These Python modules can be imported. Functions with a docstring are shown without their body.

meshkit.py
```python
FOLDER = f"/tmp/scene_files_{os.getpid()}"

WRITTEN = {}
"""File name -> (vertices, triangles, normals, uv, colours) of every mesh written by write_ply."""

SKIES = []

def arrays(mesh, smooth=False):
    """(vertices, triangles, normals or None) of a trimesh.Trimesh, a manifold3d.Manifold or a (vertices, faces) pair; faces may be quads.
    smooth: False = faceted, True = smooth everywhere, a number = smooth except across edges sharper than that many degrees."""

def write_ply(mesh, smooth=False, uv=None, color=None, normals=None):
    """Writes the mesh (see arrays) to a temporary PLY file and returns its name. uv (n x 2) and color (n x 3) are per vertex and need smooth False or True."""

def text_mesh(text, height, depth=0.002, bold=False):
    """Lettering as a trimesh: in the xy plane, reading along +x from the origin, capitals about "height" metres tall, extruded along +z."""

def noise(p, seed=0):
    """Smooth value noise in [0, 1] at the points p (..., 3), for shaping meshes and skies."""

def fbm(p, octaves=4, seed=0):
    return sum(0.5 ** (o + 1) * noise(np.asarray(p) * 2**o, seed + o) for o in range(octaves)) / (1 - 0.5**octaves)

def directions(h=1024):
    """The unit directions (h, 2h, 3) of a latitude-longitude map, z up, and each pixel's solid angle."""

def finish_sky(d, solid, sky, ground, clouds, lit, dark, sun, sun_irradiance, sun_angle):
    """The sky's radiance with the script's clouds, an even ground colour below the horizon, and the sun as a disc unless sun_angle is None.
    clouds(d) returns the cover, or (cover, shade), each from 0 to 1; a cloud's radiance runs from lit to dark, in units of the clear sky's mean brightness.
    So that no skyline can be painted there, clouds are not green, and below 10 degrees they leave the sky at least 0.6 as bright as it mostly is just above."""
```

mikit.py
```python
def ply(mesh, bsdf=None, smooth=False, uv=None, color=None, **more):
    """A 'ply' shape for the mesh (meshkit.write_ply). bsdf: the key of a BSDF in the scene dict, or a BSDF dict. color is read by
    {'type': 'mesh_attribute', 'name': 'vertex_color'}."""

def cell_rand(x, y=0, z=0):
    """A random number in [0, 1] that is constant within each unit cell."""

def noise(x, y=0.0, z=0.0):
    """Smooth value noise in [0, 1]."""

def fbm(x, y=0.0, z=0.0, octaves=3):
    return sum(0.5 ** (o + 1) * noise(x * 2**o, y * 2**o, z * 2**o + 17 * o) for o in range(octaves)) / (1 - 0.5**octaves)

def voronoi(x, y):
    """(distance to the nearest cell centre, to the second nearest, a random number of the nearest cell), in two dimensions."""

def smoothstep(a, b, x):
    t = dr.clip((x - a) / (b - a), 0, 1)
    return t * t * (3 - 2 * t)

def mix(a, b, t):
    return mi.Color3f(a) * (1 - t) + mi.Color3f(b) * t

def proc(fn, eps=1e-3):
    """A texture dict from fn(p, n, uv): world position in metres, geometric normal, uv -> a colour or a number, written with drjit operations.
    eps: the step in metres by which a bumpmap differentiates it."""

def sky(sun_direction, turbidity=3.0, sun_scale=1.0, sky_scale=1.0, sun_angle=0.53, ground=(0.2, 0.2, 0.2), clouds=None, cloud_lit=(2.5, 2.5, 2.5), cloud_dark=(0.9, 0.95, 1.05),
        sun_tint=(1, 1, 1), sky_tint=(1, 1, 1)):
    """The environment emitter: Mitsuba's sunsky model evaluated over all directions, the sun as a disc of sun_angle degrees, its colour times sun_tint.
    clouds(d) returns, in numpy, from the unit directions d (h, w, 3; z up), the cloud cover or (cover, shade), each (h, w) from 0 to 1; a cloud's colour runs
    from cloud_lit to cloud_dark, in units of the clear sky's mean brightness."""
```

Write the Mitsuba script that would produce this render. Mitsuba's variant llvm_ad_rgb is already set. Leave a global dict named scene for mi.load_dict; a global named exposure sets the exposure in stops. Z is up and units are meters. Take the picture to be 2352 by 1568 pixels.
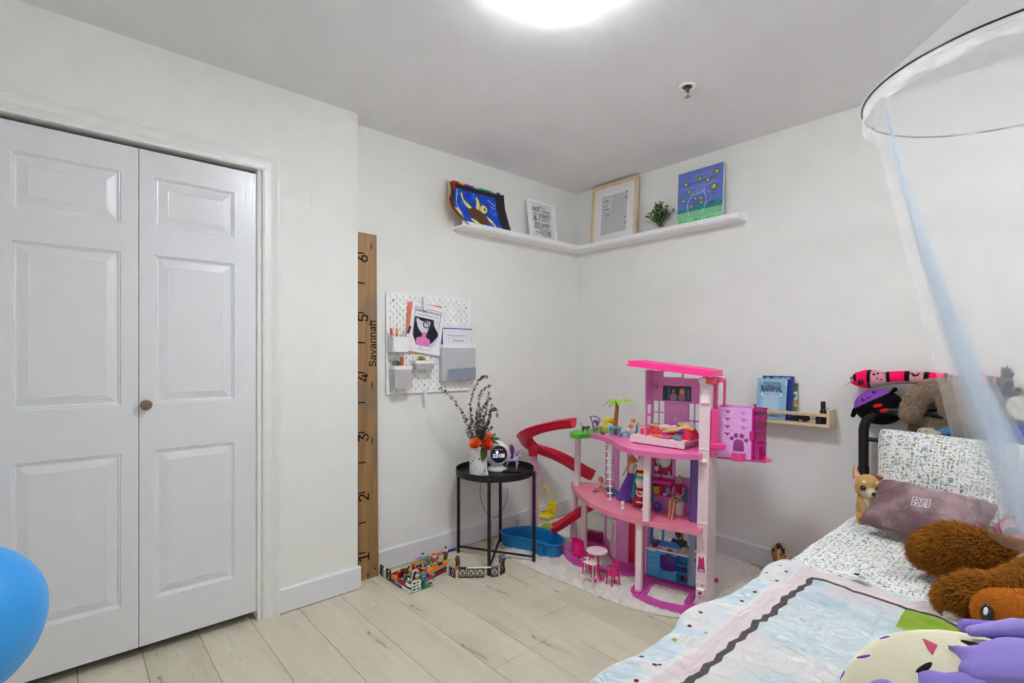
import math, random
import numpy as np, trimesh, drjit as dr, mitsuba as mi, manifold3d as m3
import mikit, meshkit
from mikit import proc, noise, fbm, voronoi, cell_rand, smoothstep, mix
from shapely.geometry import Polygon, Point, LineString, box as sbox
from shapely.ops import unary_union
from shapely import affinity

PI = math.pi
random.seed(7)
RNG = np.random.default_rng(11)
scene, labels = {}, {}
exposure = 1.5

# ------------------------------------------------------------------ camera
CAM = np.array([-2.9213, -2.5442, 1.1783])
YAW = math.radians(41.59)
scene['camera'] = {
    'type': 'perspective',
    'fov': math.degrees(2 * math.atan(1176 / 1162.3)), 'fov_axis': 'x',
    'principal_point_offset_y': -32.0 / 1568,
    'near_clip': 0.05, 'far_clip': 50.0,
    'to_world': mi.ScalarTransform4f().look_at(
        origin=CAM.tolist(), target=(CAM + [math.sin(YAW), math.cos(YAW), 0]).tolist(), up=[0, 0, 1]),
}

# ------------------------------------------------------------------ lights
# the flush dome in the picture, and the same fitting at the other end of the room (its shadows fall on the vase wall)
LAMP_MAIN = (26.3, 27.1, 28.9)
LAMP_REAR = (15.4, 15.9, 17.0)
# daylight coming through the window behind the camera
scene['sky'] = {'type': 'constant', 'radiance': {'type': 'rgb', 'value': [0.55, 0.62, 0.75]}}


# ------------------------------------------------------------------ helpers
def C(h):
    h = h.lstrip('#')
    c = np.array([int(h[i:i + 2], 16) / 255 for i in (0, 2, 4)])
    return np.where(c <= 0.04045, c / 12.92, ((c + 0.055) / 1.055) ** 2.4)


def VC(rough, **kw):
    return {'type': 'twosided', 'bsdf': {'type': 'principled', 'base_color': {'type': 'mesh_attribute', 'name': 'vertex_color'}, 'roughness': rough, **kw}}


scene['m_plastic'] = VC(0.32, specular=0.45)
scene['m_gloss'] = VC(0.12, specular=0.5)
scene['m_satin'] = VC(0.5, specular=0.4)
scene['m_matte'] = VC(0.9, specular=0.15)
scene['m_fabric'] = VC(0.95, specular=0.1, sheen=0.35)
scene['m_metal'] = VC(0.25, metallic=1.0)
scene['m_clear'] = {'type': 'principled', 'base_color': {'type': 'mesh_attribute', 'name': 'vertex_color'}, 'roughness': 0.08, 'spec_trans': 0.0} if False else VC(0.1)


def cat(*ms):
    vs, fs, n = [], [], 0
    for v, f in ms:
        vs.append(np.asarray(v, float)); fs.append(np.asarray(f, int) + n); n += len(v)
    return np.vstack(vs), np.vstack(fs)


def vf(m):
    if hasattr(m, 'to_mesh'):
        q = m.to_mesh(); return np.asarray(q.vert_properties[:, :3], float), np.asarray(q.tri_verts, int)
    if hasattr(m, 'vertices'):
        return np.asarray(m.vertices, float), np.asarray(m.faces, int)
    return np.asarray(m[0], float), np.asarray(m[1], int)


def xf(m, M):
    v, f = vf(m); M = np.asarray(M, float)
    v = v @ M[:3, :3].T + M[:3, 3]
    return (v, f[:, ::-1]) if np.linalg.det(M[:3, :3]) < 0 else (v, f)


def TR(x=0, y=0, z=0):
    M = np.eye(4); M[:3, 3] = x, y, z; return M


def ROT(axis, deg):
    return trimesh.transformations.rotation_matrix(math.radians(deg), axis)


def RX(d): return ROT([1, 0, 0], d)
def RY(d): return ROT([0, 1, 0], d)
def RZ(d): return ROT([0, 0, 1], d)


def SC(x, y=None, z=None):
    M = np.eye(4); M[0, 0] = x; M[1, 1] = x if y is None else y; M[2, 2] = x if z is None else z; return M


def FR(o, ex, ey, ez=None):
    ex, ey = np.asarray(ex, float), np.asarray(ey, float)
    M = np.eye(4); M[:3, 0] = ex; M[:3, 1] = ey; M[:3, 2] = np.cross(ex, ey) if ez is None else ez; M[:3, 3] = o; return M


def nrm(v):
    v = np.asarray(v, float); return v / (np.linalg.norm(v) + 1e-12)


def bx(lo, hi, bev=0.0):
    lo, hi = np.minimum(lo, hi).astype(float), np.maximum(lo, hi).astype(float)
    if bev <= 0:
        v = np.array([[x, y, z] for x in (lo[0], hi[0]) for y in (lo[1], hi[1]) for z in (lo[2], hi[2])])
        f = np.array([[0, 1, 3], [0, 3, 2], [4, 6, 7], [4, 7, 5], [0, 4, 5], [0, 5, 1], [2, 3, 7], [2, 7, 6], [0, 2, 6], [0, 6, 4], [1, 5, 7], [1, 7, 3]])
        return v, f
    c, h = (lo + hi) / 2, (hi - lo) / 2
    b = min(bev, h.min() * 0.95)
    p = []
    for s in np.ndindex(2, 2, 2):
        s = np.array(s) * 2 - 1
        for k in range(3):
            q = h - b; q[k] = h[k]; p.append(c + s * q)
    return vf(m3.Manifold.hull_points(np.array(p)))


def hullp(p):
    return vf(m3.Manifold.hull_points(np.asarray(p, float)))


def tube(pts, r, n=8, closed=False, caps=True):
    p = np.asarray(pts, float); k = len(p)
    r = np.broadcast_to(np.asarray(r, float), (k,))
    t = (np.roll(p, -1, 0) - np.roll(p, 1, 0)) if closed else np.gradient(p, axis=0)
    t /= np.linalg.norm(t, axis=1, keepdims=True) + 1e-12
    a = np.zeros_like(p); q = np.cross(t[0], [0, 0, 1.0])
    if np.linalg.norm(q) < 0.1: q = np.cross(t[0], [1.0, 0, 0])
    for i in range(k):
        q = q - t[i] * (q @ t[i]); q = q / (np.linalg.norm(q) + 1e-12); a[i] = q
    b = np.cross(t, a); ang = np.arange(n) * 2 * PI / n
    v = (p[:, None] + r[:, None, None] * (np.cos(ang)[None, :, None] * a[:, None] + np.sin(ang)[None, :, None] * b[:, None])).reshape(-1, 3)
    f = []
    for i in range(k if closed else k - 1):
        i2 = (i + 1) % k
        for j in range(n):
            j2 = (j + 1) % n
            f += [[i * n + j, i * n + j2, i2 * n + j2], [i * n + j, i2 * n + j2, i2 * n + j]]
    if caps and not closed:
        v = np.vstack([v, p[0], p[-1]]); c0, c1 = k * n, k * n + 1
        for j in range(n):
            f += [[c0, (j + 1) % n, j], [c1, (k - 1) * n + j, (k - 1) * n + (j + 1) % n]]
    return v, np.array(f)


def cyl(p0, p1, r, n=16):
    return tube([p0, p1], r, n)


def lathe(prof, n=32, M=None):
    prof = np.asarray(prof, float); k = len(prof); ang = np.arange(n) * 2 * PI / n
    v = np.stack([prof[:, None, 0] * np.cos(ang), prof[:, None, 0] * np.sin(ang), np.broadcast_to(prof[:, None, 1], (k, n))], -1).reshape(-1, 3)
    f = []
    for i in range(k - 1):
        for j in range(n):
            j2 = (j + 1) % n
            if prof[i, 0] > 1e-9: f.append([i * n + j, i * n + j2, (i + 1) * n + j2])
            if prof[i + 1, 0] > 1e-9: f.append([i * n + j, (i + 1) * n + j2, (i + 1) * n + j])
    m = (v, np.array(f))
    return m if M is None else xf(m, M)


def extr(poly, h, M=None):
    g = [poly] if poly.geom_type == 'Polygon' else [q for q in poly.geoms if q.geom_type == 'Polygon']
    m = cat(*[vf(trimesh.creation.extrude_polygon(q, h, engine='earcut')) for q in g if q.area > 1e-10])
    return m if M is None else xf(m, M)


_ICO = {}
def ell(c, r, sub=3, M=None):
    if sub not in _ICO: _ICO[sub] = vf(trimesh.creation.icosphere(sub))
    v, f = _ICO[sub]
    m = (v * np.broadcast_to(np.asarray(r, float), (3,)), f)
    if M is not None: m = xf(m, M)
    return m[0] + np.asarray(c, float), m[1]


def _sph(p, r, n=14):
    return m3.Manifold.sphere(float(r), n).translate(tuple(float(x) for x in p))


def blob(bones, ref=0.006, it=10, seg=16):
    parts = []
    for p0, r0, p1, r1 in bones:
        parts.append(m3.Manifold.batch_hull([_sph(p0, r0, seg), _sph(p1, r1, seg)]))
    m = m3.Manifold.batch_boolean(parts, m3.OpType.Add)
    m = m.refine_to_length(ref)
    v, f = vf(m)
    t = trimesh.Trimesh(v, f, process=True)
    if it: trimesh.smoothing.filter_taubin(t, iterations=it)
    return np.array(t.vertices), np.array(t.faces)


def grid(nu, nv, fn, closed_u=False):
    u, v = np.meshgrid(np.linspace(0, 1, nu), np.linspace(0, 1, nv), indexing='ij')
    P = fn(u.ravel(), v.ravel())
    f = []
    for i in range(nu - 1):
        a = i * nv + np.arange(nv - 1)
        f.append(np.stack([a, a + nv, a + nv + 1], 1)); f.append(np.stack([a, a + nv + 1, a + 1], 1))
    return np.asarray(P, float), np.vstack(f)


def thick(m, t):
    """a sheet (v, f) given a thickness t along its vertex normals"""
    v, f = vf(m); tm = trimesh.Trimesh(v, f, process=False); n = np.array(tm.vertex_normals)
    e = np.sort(tm.edges, axis=1); u, cnt = np.unique(e, axis=0, return_counts=True)
    bd = {tuple(x) for x in u[cnt == 1]}; k = len(v)
    side = [[(a, b, b + k), (a, b + k, a + k)] for tri in f for a, b in ((tri[1], tri[0]), (tri[2], tri[1]), (tri[0], tri[2])) if tuple(sorted((a, b))) in bd]
    s = np.array([x for q in side for x in q]).reshape(-1, 3)
    return np.vstack([v + n * t / 2, v - n * t / 2]), np.vstack([f, f[:, ::-1] + k, s[:, ::-1]])


def spline(pts, n=40):
    from scipy.interpolate import CubicSpline
    p = np.asarray(pts, float); d = np.r_[0, np.cumsum(np.linalg.norm(np.diff(p, axis=0), axis=1))]
    return CubicSpline(d, p)(np.linspace(0, d[-1], n))


def numbered(k):
    if k not in scene and k not in labels and not any(x.startswith(k + '__') for x in scene): return k
    i = 1
    while True:
        q = f'{k}_{i:03d}'
        if q not in scene and q not in labels and not any(x.startswith(q + '__') for x in scene): return q
        i += 1


_PARTNO = {}
def pkey(k):
    i = _PARTNO.get(k, 0); _PARTNO[k] = i + 1
    return k if i == 0 else f'{k}_{i:03d}'


def put(key, m, col, mat='m_plastic', smooth=30, uv=None, nor=None):
    """one entry of the scene; col: '#rrggbb', an array per vertex, a function of the vertices, or None for a material of its own"""
    v, f = vf(m)
    if nor is not None: n = nor
    else: v, f, n = meshkit.arrays((v, f), smooth)
    c = None
    if col is not None:
        c = np.tile(C(col), (len(v), 1)) if isinstance(col, str) else (np.asarray(col(v)) if callable(col) else np.asarray(col))
    p = meshkit.write_ply((v, f), False, uv, c, normals=n)
    scene[key] = {'type': 'ply', 'filename': p, 'face_normals': n is None, 'bsdf': {'type': 'ref', 'id': mat}}
    return key


def thing(name, label, cat_, group=None):
    k = numbered(name); labels[k] = {'label': label, 'category': cat_}
    if group: labels[k]['group'] = group
    return k


def part(parent, name, m, col, mat='m_plastic', smooth=30, label=None, kind=None, **kw):
    k = pkey(parent + '__' + name); put(k, m, col, mat, smooth, **kw)
    if label: labels.setdefault(k, {})['label'] = label
    if kind: labels.setdefault(k, {})['kind'] = kind
    return k


def solo(name, m, col, mat, smooth, label, cat_, group=None, **kw):
    k = thing(name, label, cat_, group); put(k, m, col, mat, smooth, **kw); return k


def struct(name, m, mat, smooth=False, col=None, label=None):
    put(name, m, col, mat, smooth); labels[name] = {'kind': 'structure'}
    if label: labels[name]['label'] = label
    return name


def paint(layers, M, step=0.00035):
    """flat print: (shape in metres, '#colour') laid over one another, each a thin film; M takes xy to the surface, z outwards"""
    ms, cs = [], []
    for i, (poly, c) in enumerate(layers):
        if poly.is_empty: continue
        poly = poly.buffer(0)
        q = extr(poly, step, TR(0, 0, i * step))
        ms.append(q); cs.append(np.tile(C(c), (len(q[0]), 1)))
    v, f = cat(*ms)
    return xf((v, f), M), np.vstack(cs)


def words(text, h, M, bold=False, depth=0.0005, align='l', width=None):
    v, f = vf(meshkit.text_mesh(text, h, depth, bold))
    w = v[:, 0].max()
    if width: v = v * np.array([width / w, 1, 1]); w = width
    v = v - [w / 2 if align == 'c' else (w if align == 'r' else 0), 0, 0]
    return xf((v, f), M)


def tufts(P, N, D, L, W, jit=0.35, rng=RNG, bend=0.5):
    """hair: a tapering two-piece blade at each point P, growing along N and combed along D"""
    n = len(P)
    L = np.broadcast_to(L, (n,)) * rng.uniform(0.7, 1.25, n)
    d = D + rng.normal(0, jit, (n, 3)); d -= N * (d * N).sum(1, keepdims=True)
    g1 = N + 0.5 * d; g1 /= np.linalg.norm(g1, axis=1, keepdims=True)
    g2 = N * (1 - bend) + d * (0.6 + bend); g2 /= np.linalg.norm(g2, axis=1, keepdims=True) + 1e-9
    s = np.cross(N, rng.normal(size=(n, 3))); s /= np.linalg.norm(s, axis=1, keepdims=True) + 1e-9
    W = np.broadcast_to(W, (n,))[:, None]; L = L[:, None]
    m = P + g1 * L * 0.5; t = m + g2 * L * 0.5
    v = np.stack([P - s * W / 2, P + s * W / 2, m + s * W * 0.42, m - s * W * 0.42, t], 1).reshape(-1, 3)
    i = np.arange(n)[:, None] * 5
    f = np.stack([i + [0, 1, 2], i + [0, 2, 3], i + [3, 2, 4]], 1).reshape(-1, 3)
    nn = N * 0.75 + (g1 + g2) * 0.12 + rng.normal(0, 0.14, (n, 3)); nn /= np.linalg.norm(nn, axis=1, keepdims=True)
    return v, f, np.repeat(nn, 5, 0)


def fur(parent, name, m, count, L, W, comb, col, jit=0.35, seed=3, var=0.25, bend=0.5, keep=None):
    """pile on the mesh m as one part of kind stuff"""
    v, f = vf(m); t = trimesh.Trimesh(v, f, process=False)
    rng = np.random.default_rng(seed)
    a = t.area_faces; idx = rng.choice(len(f), count, p=a / a.sum())
    w = rng.dirichlet([1, 1, 1], count)
    vn = np.array(t.vertex_normals)
    P = (v[f[idx]] * w[..., None]).sum(1); N = (vn[f[idx]] * w[..., None]).sum(1)
    N /= np.linalg.norm(N, axis=1, keepdims=True) + 1e-9
    if keep is not None:
        ok = keep(P, N); P, N = P[ok], N[ok]
    D = np.array([comb(p) for p in P]) if callable(comb) else np.tile(np.asarray(comb, float), (len(P), 1))
    v2, f2, n2 = tufts(P - N * 0.001, N, D, L, W, jit, rng, bend)
    base = C(col) if isinstance(col, str) else None
    cc = (np.tile(base, (len(P), 1)) if base is not None else np.asarray(col(P))) * rng.uniform(1 - var, 1 + var, (len(P), 1))
    k = pkey(parent + '__' + name)
    put(k, (v2, f2), np.repeat(np.clip(cc, 0, 0.95), 5, 0), 'm_matte', False, nor=n2)
    labels.setdefault(k, {})['kind'] = 'stuff'
    return k
# ------------------------------------------------------------------ materials of the shell
def PR(fn, rough, bump=None, scale=1.0, **kw):
    b = {'type': 'principled', 'base_color': proc(fn), 'roughness': rough, **kw}
    if bump is not None:
        b = {'type': 'bumpmap', 'arbitrary': proc(bump, 4e-4), 'scale': scale, 'bsdf': b}
    return {'type': 'twosided', 'bsdf': b}


def wall_col(p, n, uv):
    t = fbm(p.x * 9 + 3, p.y * 9, p.z * 9, 2)
    return mix((0.735, 0.738, 0.700), (0.765, 0.766, 0.730), t)


scene['m_wall'] = PR(wall_col, 0.72, lambda p, n, uv: 0.00012 * noise(p.x * 340 + p.y * 340, p.z * 340), specular=0.3)


def ceil_bump(p, n, uv):
    return 0.0011 * smoothstep(0.35, 0.75, fbm(p.x * 105, p.y * 105, 0.0, 2))


scene['m_ceiling'] = PR(lambda p, n, uv: mix((0.70, 0.70, 0.705), (0.73, 0.73, 0.735), fbm(p.x * 6, p.y * 6, 0, 2)), 0.9, ceil_bump, specular=0.1)


def floor_col(p, n, uv):
    k = dr.floor((p.x + 2.101) / 0.195)
    r = cell_rand(k, dr.floor((p.y + 10) / 1.22 + cell_rand(k, 3)), 1)
    xx = p.x + r * 7.3
    warp = fbm(xx * 5, p.y * 1.3, r * 9, 3)
    rings = noise(xx * 26 + warp * 9, p.y * 1.6 + r * 20)
    fine = fbm(xx * 210, p.y * 11, r * 5, 2)
    pores = smoothstep(0.72, 0.86, noise(xx * 420, p.y * 16, r * 3))
    t = 0.45 * rings + 0.4 * fine + 0.3 * (warp - 0.5)
    c = mix((0.500, 0.457, 0.345), (0.648, 0.606, 0.480), t)
    c = mix(c, (0.33, 0.29, 0.20), 0.32 * pores)
    blot = smoothstep(0.62, 0.82, fbm(xx * 4.1 + 7, p.y * 2.3, 2, 2))
    c = mix(c, (0.43, 0.39, 0.30), 0.4 * blot)
    # drying cracks that run with the grain, each ending in a small knot
    gx, gy = xx / 0.21, p.y / 0.46 + 5 * r
    i, j = dr.floor(gx), dr.floor(gy)
    dx = (gx - i - .25 - .5 * cell_rand(i, j, 31)) * 0.21 + .022 * (noise(p.y * 9, i, j) - .5) + .006 * (noise(p.y * 55, i, j) - .5)
    dy = (gy - j - .5) * 0.46
    on = cell_rand(i, j, 32) < .42
    half = .03 + .11 * cell_rand(i, j, 33)
    taper = dr.maximum(1 - dr.square(dy / half), 0)
    line = (1 - smoothstep(.4, 1.3, dr.abs(dx) / (.0019 * taper + 1e-5))) * (noise(p.y * 40, i, 3) > .28)
    kd = dr.sqrt(dr.square(dx * 1.0) + dr.square((dy - half * .8) * .45))
    knot = 1 - smoothstep(.001, .0075 + .004 * noise(xx * 200, p.y * 120), kd)
    halo = 1 - smoothstep(.0, .035, dr.sqrt(dr.square(dx) + dr.square(dy * .25)))
    c = mix(c, (0.36, 0.31, 0.21), dr.select(on, .35 * halo, 0))
    c = mix(c, (0.135, 0.105, 0.06), dr.select(on, .85 * dr.maximum(line, .8 * knot), 0))
    tone = 0.95 + 0.1 * r
    return c * tone


scene['m_floor'] = PR(floor_col, 0.42, lambda p, n, uv: 0.00022 * fbm(p.x * 190, p.y * 12, 0, 2), specular=0.35)
scene['m_trim'] = {'type': 'twosided', 'bsdf': {'type': 'principled', 'base_color': {'type': 'rgb', 'value': [0.70, 0.705, 0.725]}, 'roughness': 0.38, 'specular': 0.4}}
scene['m_casing'] = {'type': 'twosided', 'bsdf': {'type': 'principled', 'base_color': {'type': 'rgb', 'value': [0.735, 0.737, 0.71]}, 'roughness': 0.4, 'specular': 0.4}}
scene['m_dark'] = {'type': 'twosided', 'bsdf': {'type': 'diffuse', 'reflectance': {'type': 'rgb', 'value': [0.06, 0.06, 0.06]}}}


def door_bump(p, n, uv):
    g = p.x * 120 + fbm(p.x * 14, p.z * 2.0, 0, 2) * 5
    return 0.00022 * noise(g * 1.6, p.z * 7.0) + 0.00012 * noise(g * 4.5, p.z * 22)


scene['m_door'] = PR(lambda p, n, uv: mi.Color3f(0.705, 0.71, 0.725) + 0 * p.x, 0.27, door_bump, specular=0.5)

H = 2.4
YC = -0.113            # plane of the closet front
XC = -1.806            # its outer corner
# floor: planks with joints, each its own piece
struct('floor', bx([-3.75, -3.75, -0.06], [0.12, 0.62, -0.008]), 'm_dark')
row = 0
rngf = random.Random(5)
joints = {(-2, -0.344): 1}
for k in range(-9, 11):
    x0 = -2.101 + 0.195 * k; x1 = x0 + 0.195
    if x1 < -3.75 or x0 > 0.1: continue
    ys = {-2: -0.344, 0: -1.285, 1: -0.79, 3: -1.070}.get(k, rngf.uniform(-1.2, -0.1))
    cuts = sorted([ys + 1.22 * j for j in range(-4, 4)])
    cuts = [-3.7] + [c for c in cuts if -3.7 < c < 0.55] + [0.6]
    for a, b in zip(cuts[:-1], cuts[1:]):
        x1c, x0c = min(x1, 0.1), max(x0, -3.75)
        if b - a < 0.02 or x1c - x0c < 0.01: continue
        part('floor', 'plank', bx([x0c + .0006, a + .0006, -0.008], [x1c - .0006, b - .0006, 0.0], 0.0011), None, 'm_floor', False)
# walls
struct('wall_back', bx([XC - .12, 0, 0], [0.12, 0.12, H]), 'm_wall')
struct('wall_right', bx([0, -3.75, 0], [0.12, 0, H]), 'm_wall')
OX0, OX1, OZ = -3.142, -2.254, 2.005
struct('wall_closet', cat(bx([OX1 - .02, YC, 0], [XC, YC + .1, H]), bx([-3.75, YC, 0], [OX0 + .02, YC + .1, H]), bx([OX0 + .02, YC, OZ + .02], [OX1 - .02, YC + .1, H]),
                           bx([XC - .1, YC + .1, 0], [XC, 0, H])), 'm_wall')
struct('wall_closet_inside', cat(bx([-3.75, .58, 0], [XC - .12, .62, H]), bx([XC - .14, .12, 0], [XC - .12, .6, H])), 'm_wall')
WX = -3.65
# window in the left wall behind the camera
WY0, WY1, WZ0, WZ1 = -3.35, -2.15, 0.9, 2.05
struct('wall_left', cat(bx([WX - .12, -3.75, 0], [WX, WY0, H]), bx([WX - .12, WY1, 0], [WX, .62, H]), bx([WX - .12, WY0, 0], [WX, WY1, WZ0]), bx([WX - .12, WY0, WZ1], [WX, WY1, H])), 'm_wall')
struct('wall_front', bx([-3.75, -3.75, 0], [0.12, -3.65, H]), 'm_wall')
struct('ceiling', bx([-3.77, -3.77, H], [0.12, 0.62, H + .1]), 'm_ceiling')
wf = struct('window_1', cat(bx([WX - .1, WY0, WZ0], [WX + .01, WY0 + .05, WZ1]), bx([WX - .1, WY1 - .05, WZ0], [WX + .01, WY1, WZ1]), bx([WX - .1, WY0, WZ0], [WX + .01, WY1, WZ0 + .05]), bx([WX - .1, WY0, WZ1 - .05], [WX + .01, WY1, WZ1])), 'm_trim')
# baseboards: chamfered top edge
def baseb(p0, p1, out):
    p0, p1, o = np.array(p0, float), np.array(p1, float), np.array(out, float)
    prof = [(0, .004), (.012, .004), (.012, .108), (.007, .114), (0, .114)]
    v = np.array([np.r_[q + o * a, z] for q in (p0, p1) for a, z in prof]); n = len(prof)
    f = []
    for i in range(n):
        j = (i + 1) % n; f += [[i, j, n + j], [i, n + j, n + i]]
    f += [[0, i + 1, i] for i in range(1, n - 1)] + [[n, n + i, n + i + 1] for i in range(1, n - 1)]
    return v, np.array(f)


struct('baseboard_back', baseb([-1.64, 0], [0, 0], [0, -1]), 'm_trim')
struct('baseboard_right', baseb([0, 0], [0, -3.65], [-1, 0]), 'm_trim')
struct('baseboard_closet', cat(baseb([-2.184, YC], [XC + .012, YC], [0, -1]), bx([XC, YC - .012, .004], [XC + .012, 0, .108])), 'm_trim')
# door casing, mitred, moulded profile (distance from the opening, projection)
prof = [(0, 0), (0, .012), (.006, .0135), (.010, .0105), (.013, .0115), (.020, .012), (.030, .0135), (.034, .0115), (.040, .013), (.050, .0165), (.054, .0145), (.058, .0175), (.066, .0175), (.070, .014), (.070, 0)]
def casing():
    pts = []
    for a, d in prof:
        pts.append([(OX1 + a, YC - d, 0), (OX1 + a, YC - d, OZ + a), (OX0 - a, YC - d, OZ + a), (OX0 - a, YC - d, 0)])
    v = np.array(pts).reshape(-1, 3); f = []
    for i in range(len(prof) - 1):
        for j in range(3):
            a, b = i * 4 + j, (i + 1) * 4 + j; f += [[a, a + 1, b + 1], [a, b + 1, b]]
    return v, np.array(f)


struct('trim_1', casing(), 'm_casing', 40)
struct('trim_2', cat(bx([OX1 - .001, YC - .012, 0], [OX1 + .02, YC + .1, OZ]), bx([OX0 - .02, YC - .012, 0], [OX0 + .001, YC + .1, OZ]), bx([OX0, YC - .012, OZ - .001], [OX1, YC + .1, OZ + .02])), 'm_casing')


# closet doors
def panel_rings(x0, x1, z0, z1, y):
    """moulded sunken edge, then a raised field; y is the face, +y goes into the door"""
    R = [(0, 0), (.0035, .0045), (.006, .0035), (.009, .0075), (.013, .0085), (.016, .0085), (.019, .0078), (.045, .002), (.048, .0028), (.05, .0025)]
    v, f = [], []
    for a, d in R:
        v += [(x0 + a, y + d, z0 + a), (x1 - a, y + d, z0 + a), (x1 - a, y + d, z1 - a), (x0 + a, y + d, z1 - a)]
    for i in range(len(R) - 1):
        for j in range(4):
            a, b = i * 4 + j, i * 4 + (j + 1) % 4; f += [[a, b, b + 4], [a, b + 4, a + 4]]
    k = (len(R) - 1) * 4; f += [[k, k + 1, k + 2], [k, k + 2, k + 3]]
    return np.array(v), np.array(f)


DY = YC + .012
zs = [(.214, .803), (.986, 1.576), (1.687, 1.885)]
for name, xa, xb in (('door_1', -3.138, -2.7005), ('door_2', -2.6985, -2.2615)):
    px = (xa + .082, xb - .054) if name == 'door_1' else (xa + .049, xb - .103)
    rects = [(px[0], px[1], a, b) for a, b in zs]
    face = sbox(xa, .04, xb, 1.986)
    for r in rects: face = face.difference(sbox(r[0], r[2], r[1], r[3]))
    v, f = extr(face, .012, np.array([[1, 0, 0, 0], [0, 0, 1, DY], [0, 1, 0, 0], [0, 0, 0, 1.]]))
    struct(name, cat((v, f), bx([xa, DY + .012, .04], [xb, DY + .033, 1.986])), 'm_door', False)
    for r in rects: part(name, 'panel', panel_rings(r[0], r[1], r[2], r[3], DY), None, 'm_door', False)


def knob_col(p, n, uv):
    return mix((0.085, 0.055, 0.035), (0.24, 0.175, 0.12), fbm(p.x * 60, p.y * 60, p.z * 420, 3))


scene['m_knob'] = PR(knob_col, 0.45)
KM = FR([-2.679, DY, .985], [1, 0, 0], [0, 0, 1], [0, -1, 0])
part('door_2', 'knob', lathe([(0, 0), (.008, 0), (.0075, .012), (.012, .017), (.0185, .021), (.0205, .0245), (.0195, .0275), (.014, .0295), (0, .030)], 28, KM), None, 'm_knob', 40, label='round brown wooden knob')


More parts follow.
